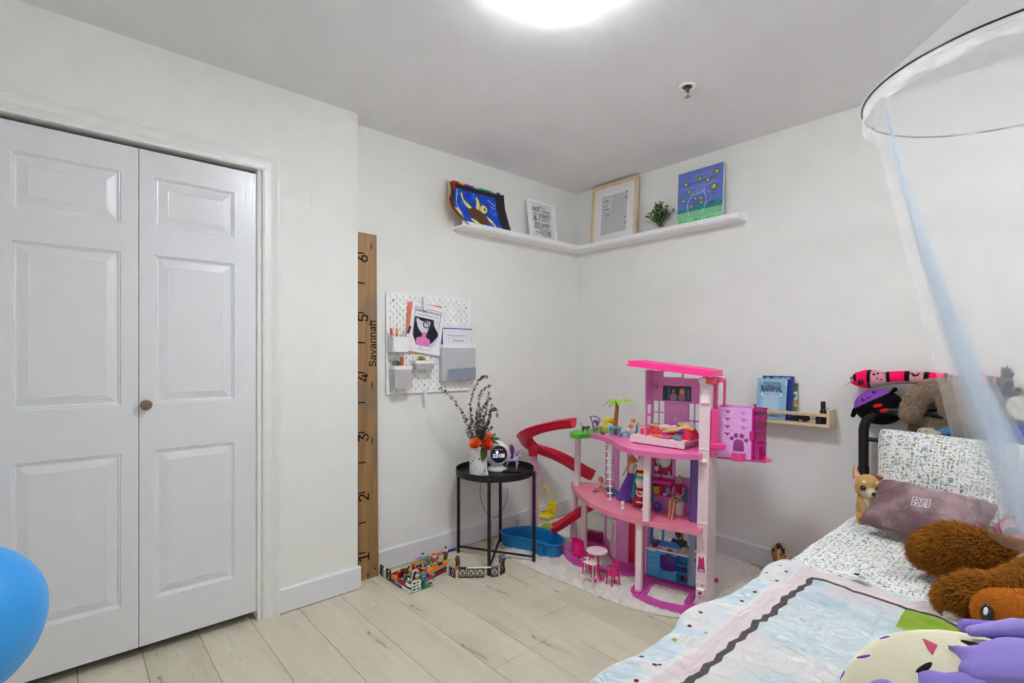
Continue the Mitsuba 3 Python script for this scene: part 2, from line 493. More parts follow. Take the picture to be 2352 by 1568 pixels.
# ------------------------------------------------------------------ ceiling fittings
def dome_lamp(x, y, rad, label):
    L = thing('ceiling_light', label, 'ceiling light')
    R, hgt, z0 = .170, .085, H - .030
    part(L, 'base', lathe([(0, H - .0005), (.175, H - .0005), (.178, H - .012), (.172, z0), (.150, z0 - .001)], 40, TR(x, y, 0)), '#d9d9d9', 'm_satin', 40)
    pr = [(R * math.cos(a), z0 - hgt * math.sin(a)) for a in np.linspace(0.02, PI / 2, 14)]; pr[-1] = (0, z0 - hgt)
    k = part(L, 'glass_dome', lathe(pr, 48, TR(x, y, 0)), '#ffffff', 'm_satin', True, label='glowing white glass dome')
    v, f = lathe(pr, 48, TR(x, y, 0)); f = f[:, ::-1] if np.cross(v[f[0, 1]] - v[f[0, 0]], v[f[0, 2]] - v[f[0, 0]])[2] > 0 else f
    p = meshkit.write_ply((v, f), True)
    scene[k] = {'type': 'ply', 'filename': p, 'face_normals': False, 'bsdf': {'type': 'diffuse', 'reflectance': {'type': 'rgb', 'value': [.6, .6, .6]}},
                'emitter': {'type': 'area', 'radiance': {'type': 'rgb', 'value': list(rad)}}}
    for a in (20, 140, 260) if rad is LAMP_MAIN else (0, 120, 240):
        c, s = math.cos(math.radians(a)), math.sin(math.radians(a))
        part(L, 'clip', tube([(x + c * r, y + s * r, z) for r, z in ((.176, H - .02), (.178, z0 - .002), (.172, z0 - .016), (.163, z0 - .028))], [.006, .008, .008, .005], 8), '#8d8d8d', 'm_metal', True)
    return L


dome_lamp(-1.745, -1.455, LAMP_MAIN, 'glowing white glass dome light at the top of the photo')
dome_lamp(-0.95, -3.15, LAMP_REAR, 'white glass dome light over the foot of the room, out of the picture')
S = thing('fire_sprinkler', 'small chrome fire sprinkler in a round white ceiling plate', 'sprinkler')
SX, SY = -0.80, -1.354
part(S, 'cover_plate', lathe([(.022, H - .004), (.030, H - .006), (.037, H - .005), (.038, H - .0005), (.020, H - .0005)], 36, TR(SX, SY, 0)), '#f2f2f2', 'm_satin', 40)
part(S, 'cup', lathe([(.024, H - .003), (.020, H - .001), (0, H - .0012)], 28, TR(SX, SY, 0)), '#77716a', 'm_metal', 40)
part(S, 'body', lathe([(0, H - .001), (.010, H - .001), (.010, H - .022), (.007, H - .024), (0, H - .024)], 18, TR(SX, SY, 0)), '#8a6a55', 'm_metal', 40)
for s in (-1, 1): part(S, 'frame_arm', tube([(SX + s * .009, SY, H - .02), (SX + s * .010, SY, H - .034), (SX + s * .003, SY, H - .047)], .0022, 8), '#b5b2ad', 'm_metal', True)
gear = Polygon([((.014 if i % 2 else .0105) * math.cos(i * PI / 12), (.014 if i % 2 else .0105) * math.sin(i * PI / 12)) for i in range(24)])
part(S, 'deflector', extr(gear, .0018, TR(SX, SY, H - .050)), '#a9a6a2', 'm_metal', False)
# ------------------------------------------------------------------ growth board
def wood_col(p, n, uv):
    w = fbm(p.x * 7, p.z * 1.1, 2, 3)
    g = noise(p.x * 75 + w * 9, p.z * 2.2)
    fine = fbm(p.x * 420, p.z * 14, 0, 2)
    c = mix((0.175, 0.085, 0.030), (0.335, 0.190, 0.075), 0.5 * g + 0.45 * fine + 0.15 * w)
    grey = smoothstep(0.50, 0.72, fbm(p.x * 9 + 2, p.z * 4.2, 5, 2))
    c = mix(c, (0.165, 0.125, 0.080), 0.65 * grey)
    d1, d2, rr = voronoi(p.x * 10 + 3.7, p.z * 3.1)
    k = (1 - smoothstep(0.02, 0.10, d1)) * smoothstep(0.55, 0.6, rr)
    return mix(c, (0.05, 0.022, 0.012), 0.85 * k)


scene['m_board'] = PR(wood_col, 0.55, lambda p, n, uv: 0.0002 * fbm(p.x * 420, p.z * 14, 0, 2))
G = thing('growth_board', 'tall brown wooden growth ruler board with black numbers standing beside the closet corner', 'growth ruler')
BX0, BX1, BT, BY = -1.768, -1.658, 1.826, -.022
part(G, 'board', hullp([(x, y + lean, z) for z, lean in ((0.0, -.022), (BT, 0.0)) for x in (BX0, BX1) for y in (BY, BY + .018)]), None, 'm_board', False)
def bface(z): return BY - .022 * (1 - z / BT) - .0004
def boardM(x, z): return FR([x, bface(z), z], [1, 0, 0], [0, .012, 1])
FT = .3145
ink = []
for i in range(1, 12):
    z = .168 + FT * (i - 1) / 2 + FT * .0
    z = .144 + (i - 1) * FT / 2 if False else .1445 + FT / 2 * (i - 1)
    if z < BT - .02:
        L = .036 if i % 2 else .040
        part(G, 'tick_mark', xf(bx([0, -.0028, 0], [L, .0028, .0006]), boardM(BX0 + .001, z)), '#120d0a', 'm_matte', False)
for n_ in range(1, 7):
    z = .1445 + FT * (n_ - 1)
    # numerals are drawn turned on their side, tops to the left
    m = words(str(n_), .058, np.eye(4), False, .0006, 'c')
    part(G, 'numeral', xf(m, boardM(BX0 + .058, z - .030) @ RZ(90) @ TR(0, 0, 0)), '#120d0a', 'm_matte', False)
part(G, 'name_lettering', words('Savannah', .040, boardM(BX1 - .008, 1.118) @ RZ(90), False, .0006, 'l', .245), '#120d0a', 'm_matte', False)
part(G, 'screw_hole', xf(lathe([(0, .0006), (.004, .0006), (.004, 0)], 12), boardM(BX1 - .018, .045)), '#0b0705', 'm_matte', False)

# ------------------------------------------------------------------ the two white picture ledges
def ledge(name, label, along, a0, a1, group):
    """along: 0 = on the back wall (x), 1 = on the right wall (y)"""
    K = thing(name, label, 'shelf', group)
    def P(a, d, z): return (a, -d, z) if along == 0 else (-d, a, z)
    def bar(lo, hi, nm): part(K, nm, bx(np.minimum(P(a0, lo[0], lo[1]), P(a1, hi[0], hi[1])), np.maximum(P(a0, lo[0], lo[1]), P(a1, hi[0], hi[1])), .0012), '#e9e9ea', 'm_satin', False)
    bar((.0, 1.944), (.100, 1.957), 'ledge_floor'); bar((.0, 1.957), (.011, 2.004), 'back_rail'); bar((.100, 1.950), (.110, 1.979), 'front_lip')
    return K


ledge('picture_ledge', 'white picture ledge on the back wall, under the turtle painting', 0, -1.149, -.1105, 'corner picture ledges')
ledge('picture_ledge', 'white picture ledge on the right wall, under the jar painting', 1, -1.272, -.0003, 'corner picture ledges')
LF = 1.957


def ellp(cx, cy, rx, ry, rot=0, n=32):
    return affinity.rotate(affinity.scale(Point(0, 0).buffer(1, n // 4), rx, ry), rot, origin=(0, 0)) if cx == cy == 0 else affinity.translate(affinity.rotate(affinity.scale(Point(0, 0).buffer(1, n // 4), rx, ry), rot, origin=(0, 0)), cx, cy)


def stroke(pts, w):
    return LineString(pts).buffer(w / 2, 4)


def smooth_poly(pts, n=60):
    from scipy.interpolate import splprep, splev
    p = np.array(list(pts) + [pts[0]], float)
    tck, _ = splprep(p.T, s=0, per=1); return Polygon(np.array(splev(np.linspace(0, 1, n, endpoint=False), tck)).T).buffer(0)


# turtle painting: a curling sheet on black paper, other sheets behind it
TP = thing('turtle_painting', 'curling painting of a yellow sea turtle with a brown shell in blue water', 'painting')
rt = random.Random(3)
W_, H_ = .425, .245
def tsheet(dx=0.0, dz=0.0, dy=0.0, u0=0.0, u1=1.0, v0=0.0, v1=1.0):
    """the curling sheet: its left edge bows out and forward, its right edge is a little hollow"""
    def fn(u, v):
        u = u0 + (u1 - u0) * u; v = v0 + (v1 - v0) * v
        xl = np.interp(v, [0, .12, .3, .5, .75, 1], [-1.118, -1.165, -1.222, -1.232, -1.205, -1.188])
        xr = np.interp(v, [0, .3, .6, .85, 1], [-.762, -.772, -.782, -.776, -.770])
        x = xl * (1 - u) + xr * u
        z = 1.960 + v * (.262 + .006 * np.sin(PI * u)) - .010 * np.sin(PI * u) * v
        y = -.098 + .068 * v - .045 * np.clip(1 - u / .22, 0, 1) ** 2 * np.sin(PI * np.clip(v * .85 + .15, 0, 1)) - .010 * np.clip((u - .9) / .1, 0, 1) ** 2
        return np.stack([x + dx, y + dy, z + dz], 1)
    return fn


def turtle_col(u, v):
    """colour by the sheet's own coordinates"""
    P = np.stack([u * W_, v * H_], 1)
    from shapely import contains_xy
    b = sbox(.038, .004, .358, .215)
    col = np.tile(C('#1d1c21'), (len(P), 1))
    n1 = meshkit.fbm(np.c_[P * 28, P[:, :1] * 0], 3)
    inn = contains_xy(b, P[:, 0], P[:, 1])
    sea = C('#0c3fae')[None] * (0.75 + .5 * n1[:, None]) + C('#4b86dd')[None] * np.clip(n1 - .55, 0, 1)[:, None] * 1.1
    col[inn] = sea[inn]
    def lay(g, c, var=0.12, sc=90):
        k = contains_xy(g, P[:, 0], P[:, 1]); q = C(c)[None] * (1 - var + 2 * var * meshkit.fbm(np.c_[P * sc, P[:, :1] * 0], 2, 4)[:, None]); col[k] = q[k]
    for pts, w in (([(.052, .205), (.058, .12), (.075, .07)], .006), ([(.30, .19), (.33, .17), (.355, .16)], .004), ([(.315, .155), (.335, .145), (.356, .143)], .003), ([(.33, .035), (.345, .025), (.357, .022)], .003)):
        lay(stroke(pts, w), '#c9d2e8')
    yel, out = '#d8cf86', '#23324a'
    fl1 = smooth_poly([(.085, .185), (.10, .155), (.128, .118), (.158, .105), (.170, .112), (.148, .132), (.120, .150), (.100, .175), (.088, .200)])
    fl2 = smooth_poly([(.205, .112), (.204, .150), (.200, .192), (.216, .180), (.229, .155), (.230, .125), (.222, .105)])
    fl3 = smooth_poly([(.262, .080), (.285, .070), (.302, .045), (.304, .012), (.296, .014), (.286, .038), (.268, .056)])
    fl4 = smooth_poly([(.115, .046), (.135, .046), (.175, .032), (.205, .022), (.185, .012), (.150, .010), (.122, .022)])
    head = smooth_poly([(.228, .112), (.236, .136), (.258, .148), (.280, .140), (.286, .122), (.276, .108), (.256, .096), (.240, .096)])
    for g in (fl1, fl2, fl3, fl4, head):
        lay(g.buffer(.0032), out); lay(g, yel, .14)
    shell = smooth_poly([(.128, .080), (.150, .104), (.195, .113), (.235, .098), (.262, .070), (.250, .042), (.215, .022), (.175, .022), (.145, .050)])
    lay(shell.buffer(.002), '#2a1a12'); lay(shell, '#5a3620', .22, 60)
    lay(ellp(.266, .123, .0065, .008), '#20262a')
    for a in range(26):
        x, y = rt.uniform(.09, .30), rt.uniform(.02, .19)
        g = Point(x, y).buffer(.0022)
        if any(q.contains(g) for q in (fl1, fl2, fl3)): lay(g, '#7d9a3c')
    return col


nu, nv = 190, 110
uu, vv = np.meshgrid(np.linspace(0, 1, nu), np.linspace(0, 1, nv), indexing='ij')
tc = turtle_col(uu.ravel(), vv.ravel())
m = thick(grid(nu, nv, tsheet()), .0012)
nside = nu * nv
back = np.tile(C('#cdb591'), (nside, 1))
v_, f_ = m
tn = np.array(trimesh.Trimesh(v_, f_, process=False).vertex_normals)
front_first = v_[:nside, 1].mean() < v_[nside:, 1].mean()
part(TP, 'painted_sheet', m, np.vstack([tc, back] if front_first else [back, tc]), 'm_satin', True)
part(TP, 'backing_sheet', thick(grid(30, 16, tsheet(-.016, .004, .008, 0, .8)), .001), '#cdb28a', 'm_matte', True, label='beige curled paper behind the painting')
FT3 = np.array([(-1.240, -.092, 2.060), (-1.172, -.104, 2.046), (-1.122, -.098, 1.962), (-1.150, -.118, 1.995)])
part(TP, 'folded_corner', thick((FT3[[0, 1, 2, 3]], np.array([[0, 3, 1], [3, 2, 1]])), .001), '#d3bb95', 'm_matte', False, label='folded over beige corner')
seg = [('#b3261e', .06), ('#e3a01d', .05), ('#7c2f8e', .08), ('#8fb7c9', .05), ('#1f8a4c', .10), ('#5aa7d6', .035), ('#d9b7ad', .03), ('#2a2f8f', .03)]
us = np.linspace(0, 1, 60); edges = np.cumsum([0] + [w for _, w in seg]) / sum(w for _, w in seg)
gm = grid(60, 8, tsheet(.004, .014, .006, .04, .94, .70, 1.0)); cu = np.repeat(us, 8)
cc = np.vstack([C(seg[min(len(seg) - 1, int(np.searchsorted(edges, a_, 'right')) - 1)][0]) for a_ in cu])
part(TP, 'striped_sheet', thick(gm, .001), np.vstack([cc, cc]), 'm_matte', True, label='sheet with a rainbow striped edge showing above the painting')
part(TP, 'red_sheet', thick(grid(6, 10, tsheet(-.010, -.004, .004, 0, .05, .15, .6)), .001), '#b52a22', 'm_matte', True)

# framed quote
def lean_frame(along, a0, z0, tilt, depth0):
    """frame local: x to the viewer's right, y up the leaning back, z out to the room"""
    t = math.radians(tilt)
    if along == 0: return FR([a0, -depth0, z0], [1, 0, 0], [0, math.sin(t), math.cos(t)])
    return FR([-depth0, a0, z0], [0, -1, 0], [math.sin(t), 0, math.cos(t)])


def frame_bars(w, h, b, d0, d1, col, mat, K, name='frame_bar'):
    for lo, hi in (((0, 0), (b, h)), ((w - b, 0), (w, h)), ((b, 0), (w - b, b)), ((b, h - b), (w - b, h))):
        yield name, bx([lo[0], lo[1], d0], [hi[0], hi[1], d1], .0015)


Q = thing('framed_quote', 'white framed typographic quote print on the ledge beside the turtle painting', 'picture frame')
QM = lean_frame(0, -.553, LF, 7, .055)
qw, qh = .262, .292
for nm, m in frame_bars(qw, qh, .021, 0, .022, None, None, Q): part(Q, nm, xf(m, QM), '#ececea', 'm_satin', False)
part(Q, 'print_paper', xf(bx([.02, .02, .004], [qw - .02, qh - .02, .008]), QM), '#d9dcdc', 'm_gloss', False)
def W(t, x, y, h, w, b=False): return words(t, h, QM @ TR(x, y, .0081), b, .0005, 'l', w)
txt = [W('SHE IS', .046, .222, .026, .072, True), W('clothed', .138, .216, .024, .078), W('STRENGTH', .103, .182, .025, .112, True), W('&', .048, .152, .032, .036, True), W('DIGNITY', .088, .156, .020, .120),
       W('and', .058, .124, .022, .046, True), W('laughs', .122, .122, .024, .082, True), W('WITHOUT', .052, .096, .022, .088, True), W('FEAR', .148, .094, .015, .062), W('of the', .066, .066, .014, .036),
       W('FUTURE', .108, .060, .028, .104, True), W('PROVERBS 31:25', .130, .049, .006, .076)]
part(Q, 'lettering', cat(*txt), '#4d4f51', 'm_matte', False)
orn = [xf(extr(Point(0, 0).buffer(.0165).difference(Point(0, 0).buffer(.0145)).union(Point(0, 0).buffer(.0125).difference(Point(0, 0).buffer(.0112))), .0005), QM @ TR(.072, .196, .0081)), W('IN', .0655, .193, .007, .013)]
for i in range(5): orn.append(xf(extr(ellp((i - 2) * .016, -abs(i - 2) * .004, .010, .0032, 22 * (i - 2)), .0005), QM @ TR(.131, .258, .0081)))
for i in range(6): orn.append(xf(extr(stroke([(i * .018, 0), (i * .018 + .006, .009), (i * .018 + .012, 0), (i * .018 + .016, .006)], .0016), .0005), QM @ TR(.078, .030, .0081)))
part(Q, 'ornament', cat(*orn), '#6f7275', 'm_matte', False)

# light wood frame with the printed insert still in it
def pale_wood(p, n, uv):
    g = fbm((p.x + p.y) * 130, p.z * 22, 0, 3)
    return mix((0.52, 0.395, 0.235), (0.68, 0.545, 0.355), g)


scene['m_pale_wood'] = PR(pale_wood, 0.5)
F = thing('wooden_frame', 'beige wooden picture frame with white mat and grey insert sheet on the right ledge', 'picture frame')
FM = lean_frame(1, -.195, LF, 4.2, .068)
fw_, fh_ = .385, .425
for nm, m in frame_bars(fw_, fh_, .021, 0, .024, None, None, F): part(F, nm, xf(m, FM), None, 'm_pale_wood', False)
part(F, 'mat_board', xf(bx([.02, .02, .004], [fw_ - .02, fh_ - .02, .009]), FM), '#e6e3e2', 'm_gloss', False)
part(F, 'insert_sheet', xf(bx([.085, .070, .009], [fw_ - .085, fh_ - .085, .0094]), FM), '#b9bcbb', 'm_gloss', False)
ins, isx = [], FM @ TR(0, 0, .0095)
part(F, 'insert_label', xf(bx([.098, .235, 0], [.172, .325, .0004]), isx), '#d5d7d5', 'm_gloss', False)
lab = [(.102, .308, .045, .006), (.102, .297, .038, .0045), (.150, .296, .016, .0045), (.102, .280, .050, .003), (.102, .262, .006, .012), (.118, .262, .012, .010), (.158, .263, .008, .005), (.102, .244, .048, .007), (.152, .246, .010, .003)]
ins += [xf(bx([x, y, .0004], [x + w, y + h, .0008]), isx) for x, y, w, h in lab]
for x, y in ((.292, .340), (.290, .298), (.290, .165), (.290, .122)): ins.append(xf(extr(ellp(0, 0, .0052, .0068), .0005), isx @ TR(x, y, 0)))
for x, y in ((.128, .205), (.146, .207)): ins.append(xf(extr(ellp(0, 0, .007, .009).difference(ellp(0, 0, .0045, .006)), .0005), isx @ TR(x, y, 0)))
part(F, 'insert_print', cat(*ins), '#6a6c6b', 'm_matte', False)

# painting of a jar and fireflies on canvas
J = thing('jar_painting', 'canvas painting of a white outlined jar and green fireflies above grass', 'painting')
JM = lean_frame(1, -.873, LF + .002, 3.4, .052)
jw, jh = .288, .345
part(J, 'canvas', xf(bx([0, 0, 0], [jw, jh, .016], .001), JM), '#c9ccd6', 'm_matte', False)
rj = random.Random(8)
Ls = [(sbox(0, 0, jw, jh), '#5e6fb5')]
for i in range(26):
    y = rj.uniform(.12, jh); Ls.append((smooth_poly([(rj.uniform(-.02, .1), y), (rj.uniform(.1, .2), y + .006), (rj.uniform(.2, .3), y + rj.uniform(-.004, .008)), (rj.uniform(.15, .25), y - .006)]).intersection(sbox(0, 0, jw, jh)), rj.choice(['#6a7cc0', '#5463a8', '#7486c6', '#5b6cb4'])))
Ls = Ls[:14]
hill = [(x_, .105 + .022 * x_ / jw + .006 * math.sin(x_ * 60) + rj.uniform(-.003, .012)) for x_ in np.linspace(0, jw, 70)]
grass = [Polygon([(0, 0)] + hill + [(jw, 0)])]
Ls += [(Polygon([(0, .07)] + hill + [(jw, .07)]).buffer(0), '#2a7a78'), (sbox(0, .0, jw, .094), '#79b48c'), (sbox(0, 0, jw, .055), '#7fd093'), (ellp(.22, .122, .024, .011), '#1f6f63')]
for i in range(60):
    x_ = rj.uniform(0, jw); hh = rj.uniform(.025, .066); Ls.append((Polygon([(x_, 0), (x_ + .009, 0), (x_ + .006 + rj.uniform(-.006, .008), hh)]).intersection(sbox(0, 0, jw, jh)), rj.choice(['#2fae5c', '#46c06c', '#2b9c58', '#5fd07f'])))
for i in range(70): Ls.append((Point(rj.uniform(.005, jw - .005), rj.uniform(.13, jh - .005)).buffer(rj.uniform(.0008, .0018), 3), '#c4cbe6'))
jar = [(.078, .068), (.072, .10), (.070, .15), (.082, .172), (.090, .180), (.092, .196)]
jarr = [(.160, .068), (.176, .10), (.186, .15), (.180, .180), (.172, .192), (.176, .212)]
for pts in (jar, jarr): Ls.append((stroke(spline([(a, b, 0) for a, b in pts], 24)[:, :2], .0032), '#cdd7f0'))
Ls.append((ellp(.133, .206, .044, .011, 14).difference(ellp(.133, .206, .0415, .0085, 14)), '#cdd7f0'))
for x_, y_, r_ in ((.052, .268, .015), (.142, .282, .014), (.192, .262, .014), (.248, .300, .017), (.232, .214, .021), (.076, .216, .013), (.040, .166, .013), (.116, .168, .011), (.152, .162, .012), (.156, .136, .012), (.092, .122, .011)):
    Ls += [(Point(x_, y_).buffer(r_), '#4d5a24'), (Point(x_, y_).buffer(r_ * .8), '#8d9a3a'), (Point(x_ + r_ * .15, y_ + r_ * .1).buffer(r_ * .45), '#b7bf74')]
v, c = paint(Ls, JM @ TR(0, 0, .0161), .00001)
part(J, 'paint', v, c, 'm_satin', False)

# potted plant in a ribbed glass jar
PT = thing('potted_plant', 'small round leafy green plant in a ribbed glass jar on the right ledge', 'potted plant')
PX, PY = -.055, -.745
def ribbed(prof, n=60, amp=.0012, nr=20):
    v, f = lathe(prof, n); a = np.arctan2(v[:, 1], v[:, 0]); r = np.hypot(v[:, 0], v[:, 1])
    k = np.where(r > 1e-4, 1 + amp * np.cos(nr * a) / np.maximum(r, 1e-4) * np.clip((r - .02) / .02, 0, 1), 1); v = v * np.c_[k, k, np.ones_like(k)]; return v, f
scene['m_glass'] = {'type': 'thindielectric', 'int_ior': 1.5}
part(PT, 'glass_jar', xf(ribbed([(0, .002), (.028, .002), (.042, .014), (.046, .030), (.042, .045), (.034, .053), (.036, .058), (.039, .062), (.039, .068), (.036, .069)]), TR(PX, PY, LF + .001)), None, 'm_glass', True, label='ribbed clear glass jar')
rp = np.random.default_rng(4)
peb = [ell((PX + r * math.cos(a), PY + r * math.sin(a), LF + z), rp.uniform(.005, .008, 3), 1) for r, a, z in zip(rp.uniform(0, .029, 46), rp.uniform(0, 6.28, 46), rp.uniform(.010, .030, 46))]
pv = cat(*peb); pc = np.vstack([np.tile(C(rp.choice(['#6a5546', '#8a7b6a', '#a79a88', '#4b4039', '#9c8670'])), (len(q[0]), 1)) for q in peb])
part(PT, 'pebbles', pv, pc, 'm_satin', True, kind='stuff')
stems, leaves, lc = [], [], []
def leaf(o, d, nrm_, L, Wd):
    d = nrm(d); s = nrm(np.cross(d, nrm_)); u = np.cross(s, d)
    p = [o, o + d * L * .35 + s * Wd / 2, o + d * L * .75 + s * Wd * .38, o + d * L, o + d * L * .75 - s * Wd * .38, o + d * L * .35 - s * Wd / 2, o + d * L * .5 - u * L * .08]
    return np.array(p), np.array([[6, 0, 1], [6, 1, 2], [6, 2, 3], [6, 3, 4], [6, 4, 5], [6, 5, 0]])
for i in range(44):
    a = rp.uniform(0, 2 * PI); sp = rp.uniform(.0, .095) ** 1; top = .125 + rp.uniform(-.03, .085) * (1 - sp / .13)
    c = rp.uniform(.55, 1)
    end = np.array([PX + sp * math.cos(a) * (.55 if math.cos(a) > 0 else .9), PY + sp * math.sin(a) * 1.0, LF + top])
    pth = spline([(PX + rp.uniform(-.02, .02), PY + rp.uniform(-.02, .02), LF + .05), (PX + (end[0] - PX) * .45, PY + (end[1] - PY) * .45, LF + .09), end], 9)
    stems.append(tube(pth, .0011, 4))
    for j in range(3, 9):
        for s_ in range(3):
            d = np.array([rp.normal(), rp.normal(), rp.uniform(-.1, .9)])
            leaves.append(leaf(pth[j], d, rp.normal(size=3) + [0, 0, 2], rp.uniform(.012, .021), rp.uniform(.010, .016)))
            lc.append(C(rp.choice(['#3c5a2c', '#4c6d36', '#64854a', '#2f4a26', '#7b9a58'])))
for q in leaves: q[0][:, 0] = np.minimum(q[0][:, 0], -.004)
part(PT, 'stems', cat(*stems), '#4a5a30', 'm_satin', True)
lv = cat(*leaves); part(PT, 'leaves', lv, np.repeat(np.array(lc), 7, 0), 'm_satin', True, kind='stuff')

# ------------------------------------------------------------------ pegboard and what hangs on it
PB = thing('pegboard', 'white pegboard with rows of slots on the back wall above the side table', 'pegboard')
px0, px1, pz0, pz1, pf = -1.597, -1.026, .963, 1.527, -.014
pp = sbox(px0, pz0, px1, pz1).buffer(-.012).buffer(.012, 6)
holes = []
for i in range(27):
    for j in range(14):
        x_ = px0 + .0245 + i * .0201; z_ = pz0 + .022 + j * .0402 + (.0201 if i % 2 else 0)
        if z_ < pz1 - .012: holes.append(sbox(x_ - .0023, z_ - .0068, x_ + .0023, z_ + .0068))
pp = pp.difference(unary_union(holes))
XZ = np.array([[1, 0, 0, 0], [0, 0, 1, 0], [0, 1, 0, 0], [0, 0, 0, 1.]])
def onback(y): M = FR([0, y, 0], [1, 0, 0], [0, 0, 1]); return M     # local z points into the room (-y)
part(PB, 'panel', extr(pp, .005, onback(-.010)), '#e8e8e6', 'm_satin', False)
for x_, z_ in ((px0 + .04, pz1 - .045), (px1 - .03, pz1 - .055)): part(PB, 'screw', lathe([(.005, 0), (.005, .002), (0, .003)], 14, FR([x_, -.0149, z_], [1, 0, 0], [0, 0, 1])), '#8a8a88', 'm_metal', False)
for x_, z_ in ((px0 + .05, pz0 + .05), (px1 - .05, pz0 + .05), (px0 + .05, pz1 - .05), (px1 - .05, pz1 - .05)): part(PB, 'spacer', lathe([(.009, 0), (.009, .0098), (0, .0098)], 12, FR([x_, -.0003, z_], [1, 0, 0], [0, 0, 1])), '#d0d0ce', 'm_satin', False)


def rrect(w, d, r): return sbox(-w / 2, 0, w / 2, d).buffer(-r).buffer(r, 6)
def pegclip(z0, z1, x, label):
    K = thing('peg_clip', label, 'clip', 'pegboard clips')
    body = sbox(x - .009, z0, x + .009, z1).buffer(-.0088).buffer(.0088, 6)
    part(K, 'clip_blade', extr(body, .003, onback(-.036)), '#dcdde0', 'm_satin', False)
    part(K, 'spring', bx([x - .007, -.036, z1 - .03], [x + .007, -.0155, z1 - .004], .002), '#d0d1d4', 'm_satin', False)
    return K


pegclip(1.438, 1.520, -1.367, 'white plastic clip holding the drawing at the top of the pegboard')
pegclip(.909, .978, -1.360, 'empty white plastic clip hanging below the bottom edge of the pegboard')

# sheets held by the top clip
TILT = math.radians(8.6)
def sheet(name, label, cx, cz, w, h, rot, y, col):
    M = FR([cx, y, cz], [math.cos(rot), 0, -math.sin(rot)], [math.sin(rot), 0, math.cos(rot)])
    def fn(u, v):
        x = (u - .5) * w; q = (v - .5) * h; b = .006 * (np.abs(u - .5) * 2) ** 2 * (1 - v) + .004 * (1 - v) ** 2
        return np.stack([x, q, b], 1)
    K = thing(name, label, 'paper'); part(K, 'page', xf(thick(grid(14, 14, fn), .0006), M), col, 'm_matte', True)
    return K, M


sheet('coral_paper', 'coral red paper sheet behind the white drawing on the pegboard', -1.360, 1.332, .232, .288, TILT * .45, -.0195, '#e2795f')
D, DM = sheet('drawing', 'white drawing page headed SOMETIMES I FEEL LIKE A, clipped to the pegboard', -1.350, 1.331, .218, .285, TILT, -.0235, '#e8e6ea')
# print on the page, drawn a hair above it
def DW(t, x, y, h, w, b=False): return words(t, h, DM @ TR(x, y, .0042), b, .0004, 'c', w)
blk = [extr(sbox(-.088, -.122, .088, .116).difference(sbox(-.0865, -.1205, .0865, .1145)), .0004, DM @ TR(0, 0, .0044))]
blk += [DW('SOMETIMES I FEEL LIKE A', 0, .093, .0115, .168)]
blk += [extr(stroke([(-.07, .076), (.07, .076)], .0012).union(stroke([(-.03, .081), (.02, .080)], .0008)), .0004, DM @ TR(0, 0, .0044)), DW('are', -.02, -.114, .007, .012), DW('animal', .052, -.112, .005, .03)]
part(D, 'heading', cat(*blk), '#5a5a60', 'm_matte', False)
pic = sbox(-.083, -.098, .083, .060)
wolf = smooth_poly([(-.072, .052), (-.066, .020), (-.040, -.018), (-.020, -.030), (.004, -.026), (.016, .010), (.022, .040), (-.005, .046), (-.035, .040)]).intersection(pic)
tri = Polygon([(.042, .060), (.083, .060), (.083, -.012), (.060, .012), (.046, .034)])
arm = smooth_poly([(.030, -.096), (.056, -.066), (.083, -.036), (.083, -.052), (.066, -.084), (.05, -.097)]).intersection(pic)
body_ = smooth_poly([(-.022, -.028), (-.024, -.048), (-.050, -.056), (-.052, -.098), (.028, -.098), (.028, -.058), (.004, -.048), (.002, -.026)]).intersection(pic)
Lw = [(pic, '#26282d')]
rr_ = random.Random(2)
for i in range(50):
    x_, y_ = rr_.uniform(-.083, .06), rr_.uniform(-.09, .06); Lw.append((stroke([(x_, y_), (x_ + rr_.uniform(-.03, .03), y_ + rr_.uniform(.0, .03))], .0014).intersection(pic), rr_.choice(['#3a3d44', '#17181b', '#454a52'])))
Lw += [(wolf, '#cfd0d6'), (tri, '#dcdce0'), (arm, '#c6c8cd'), (body_.buffer(.0014), '#8d2f5e'), (body_, '#dd7fbd'), (smooth_poly([(-.024, .036), (.006, .040), (.014, .010), (-.022, .012)]).difference(smooth_poly([(-.018, .031), (.002, .034), (.010, .014), (-.017, .016)])), '#2a2c33'),
       (Point(-.004, .026).buffer(.004), '#2a2c33'), (stroke([(-.045, .030), (-.038, .022)], .0014), '#44464c'), (stroke([(-.036, -.070), (-.036, -.098)], .0012), '#8d2f5e'), (stroke([(.014, -.068), (.014, -.098)], .0012), '#8d2f5e')]
v, c = paint(Lw, DM @ TR(0, 0, .0044), .00001)
part(D, 'picture', v, c, 'm_matte', False)

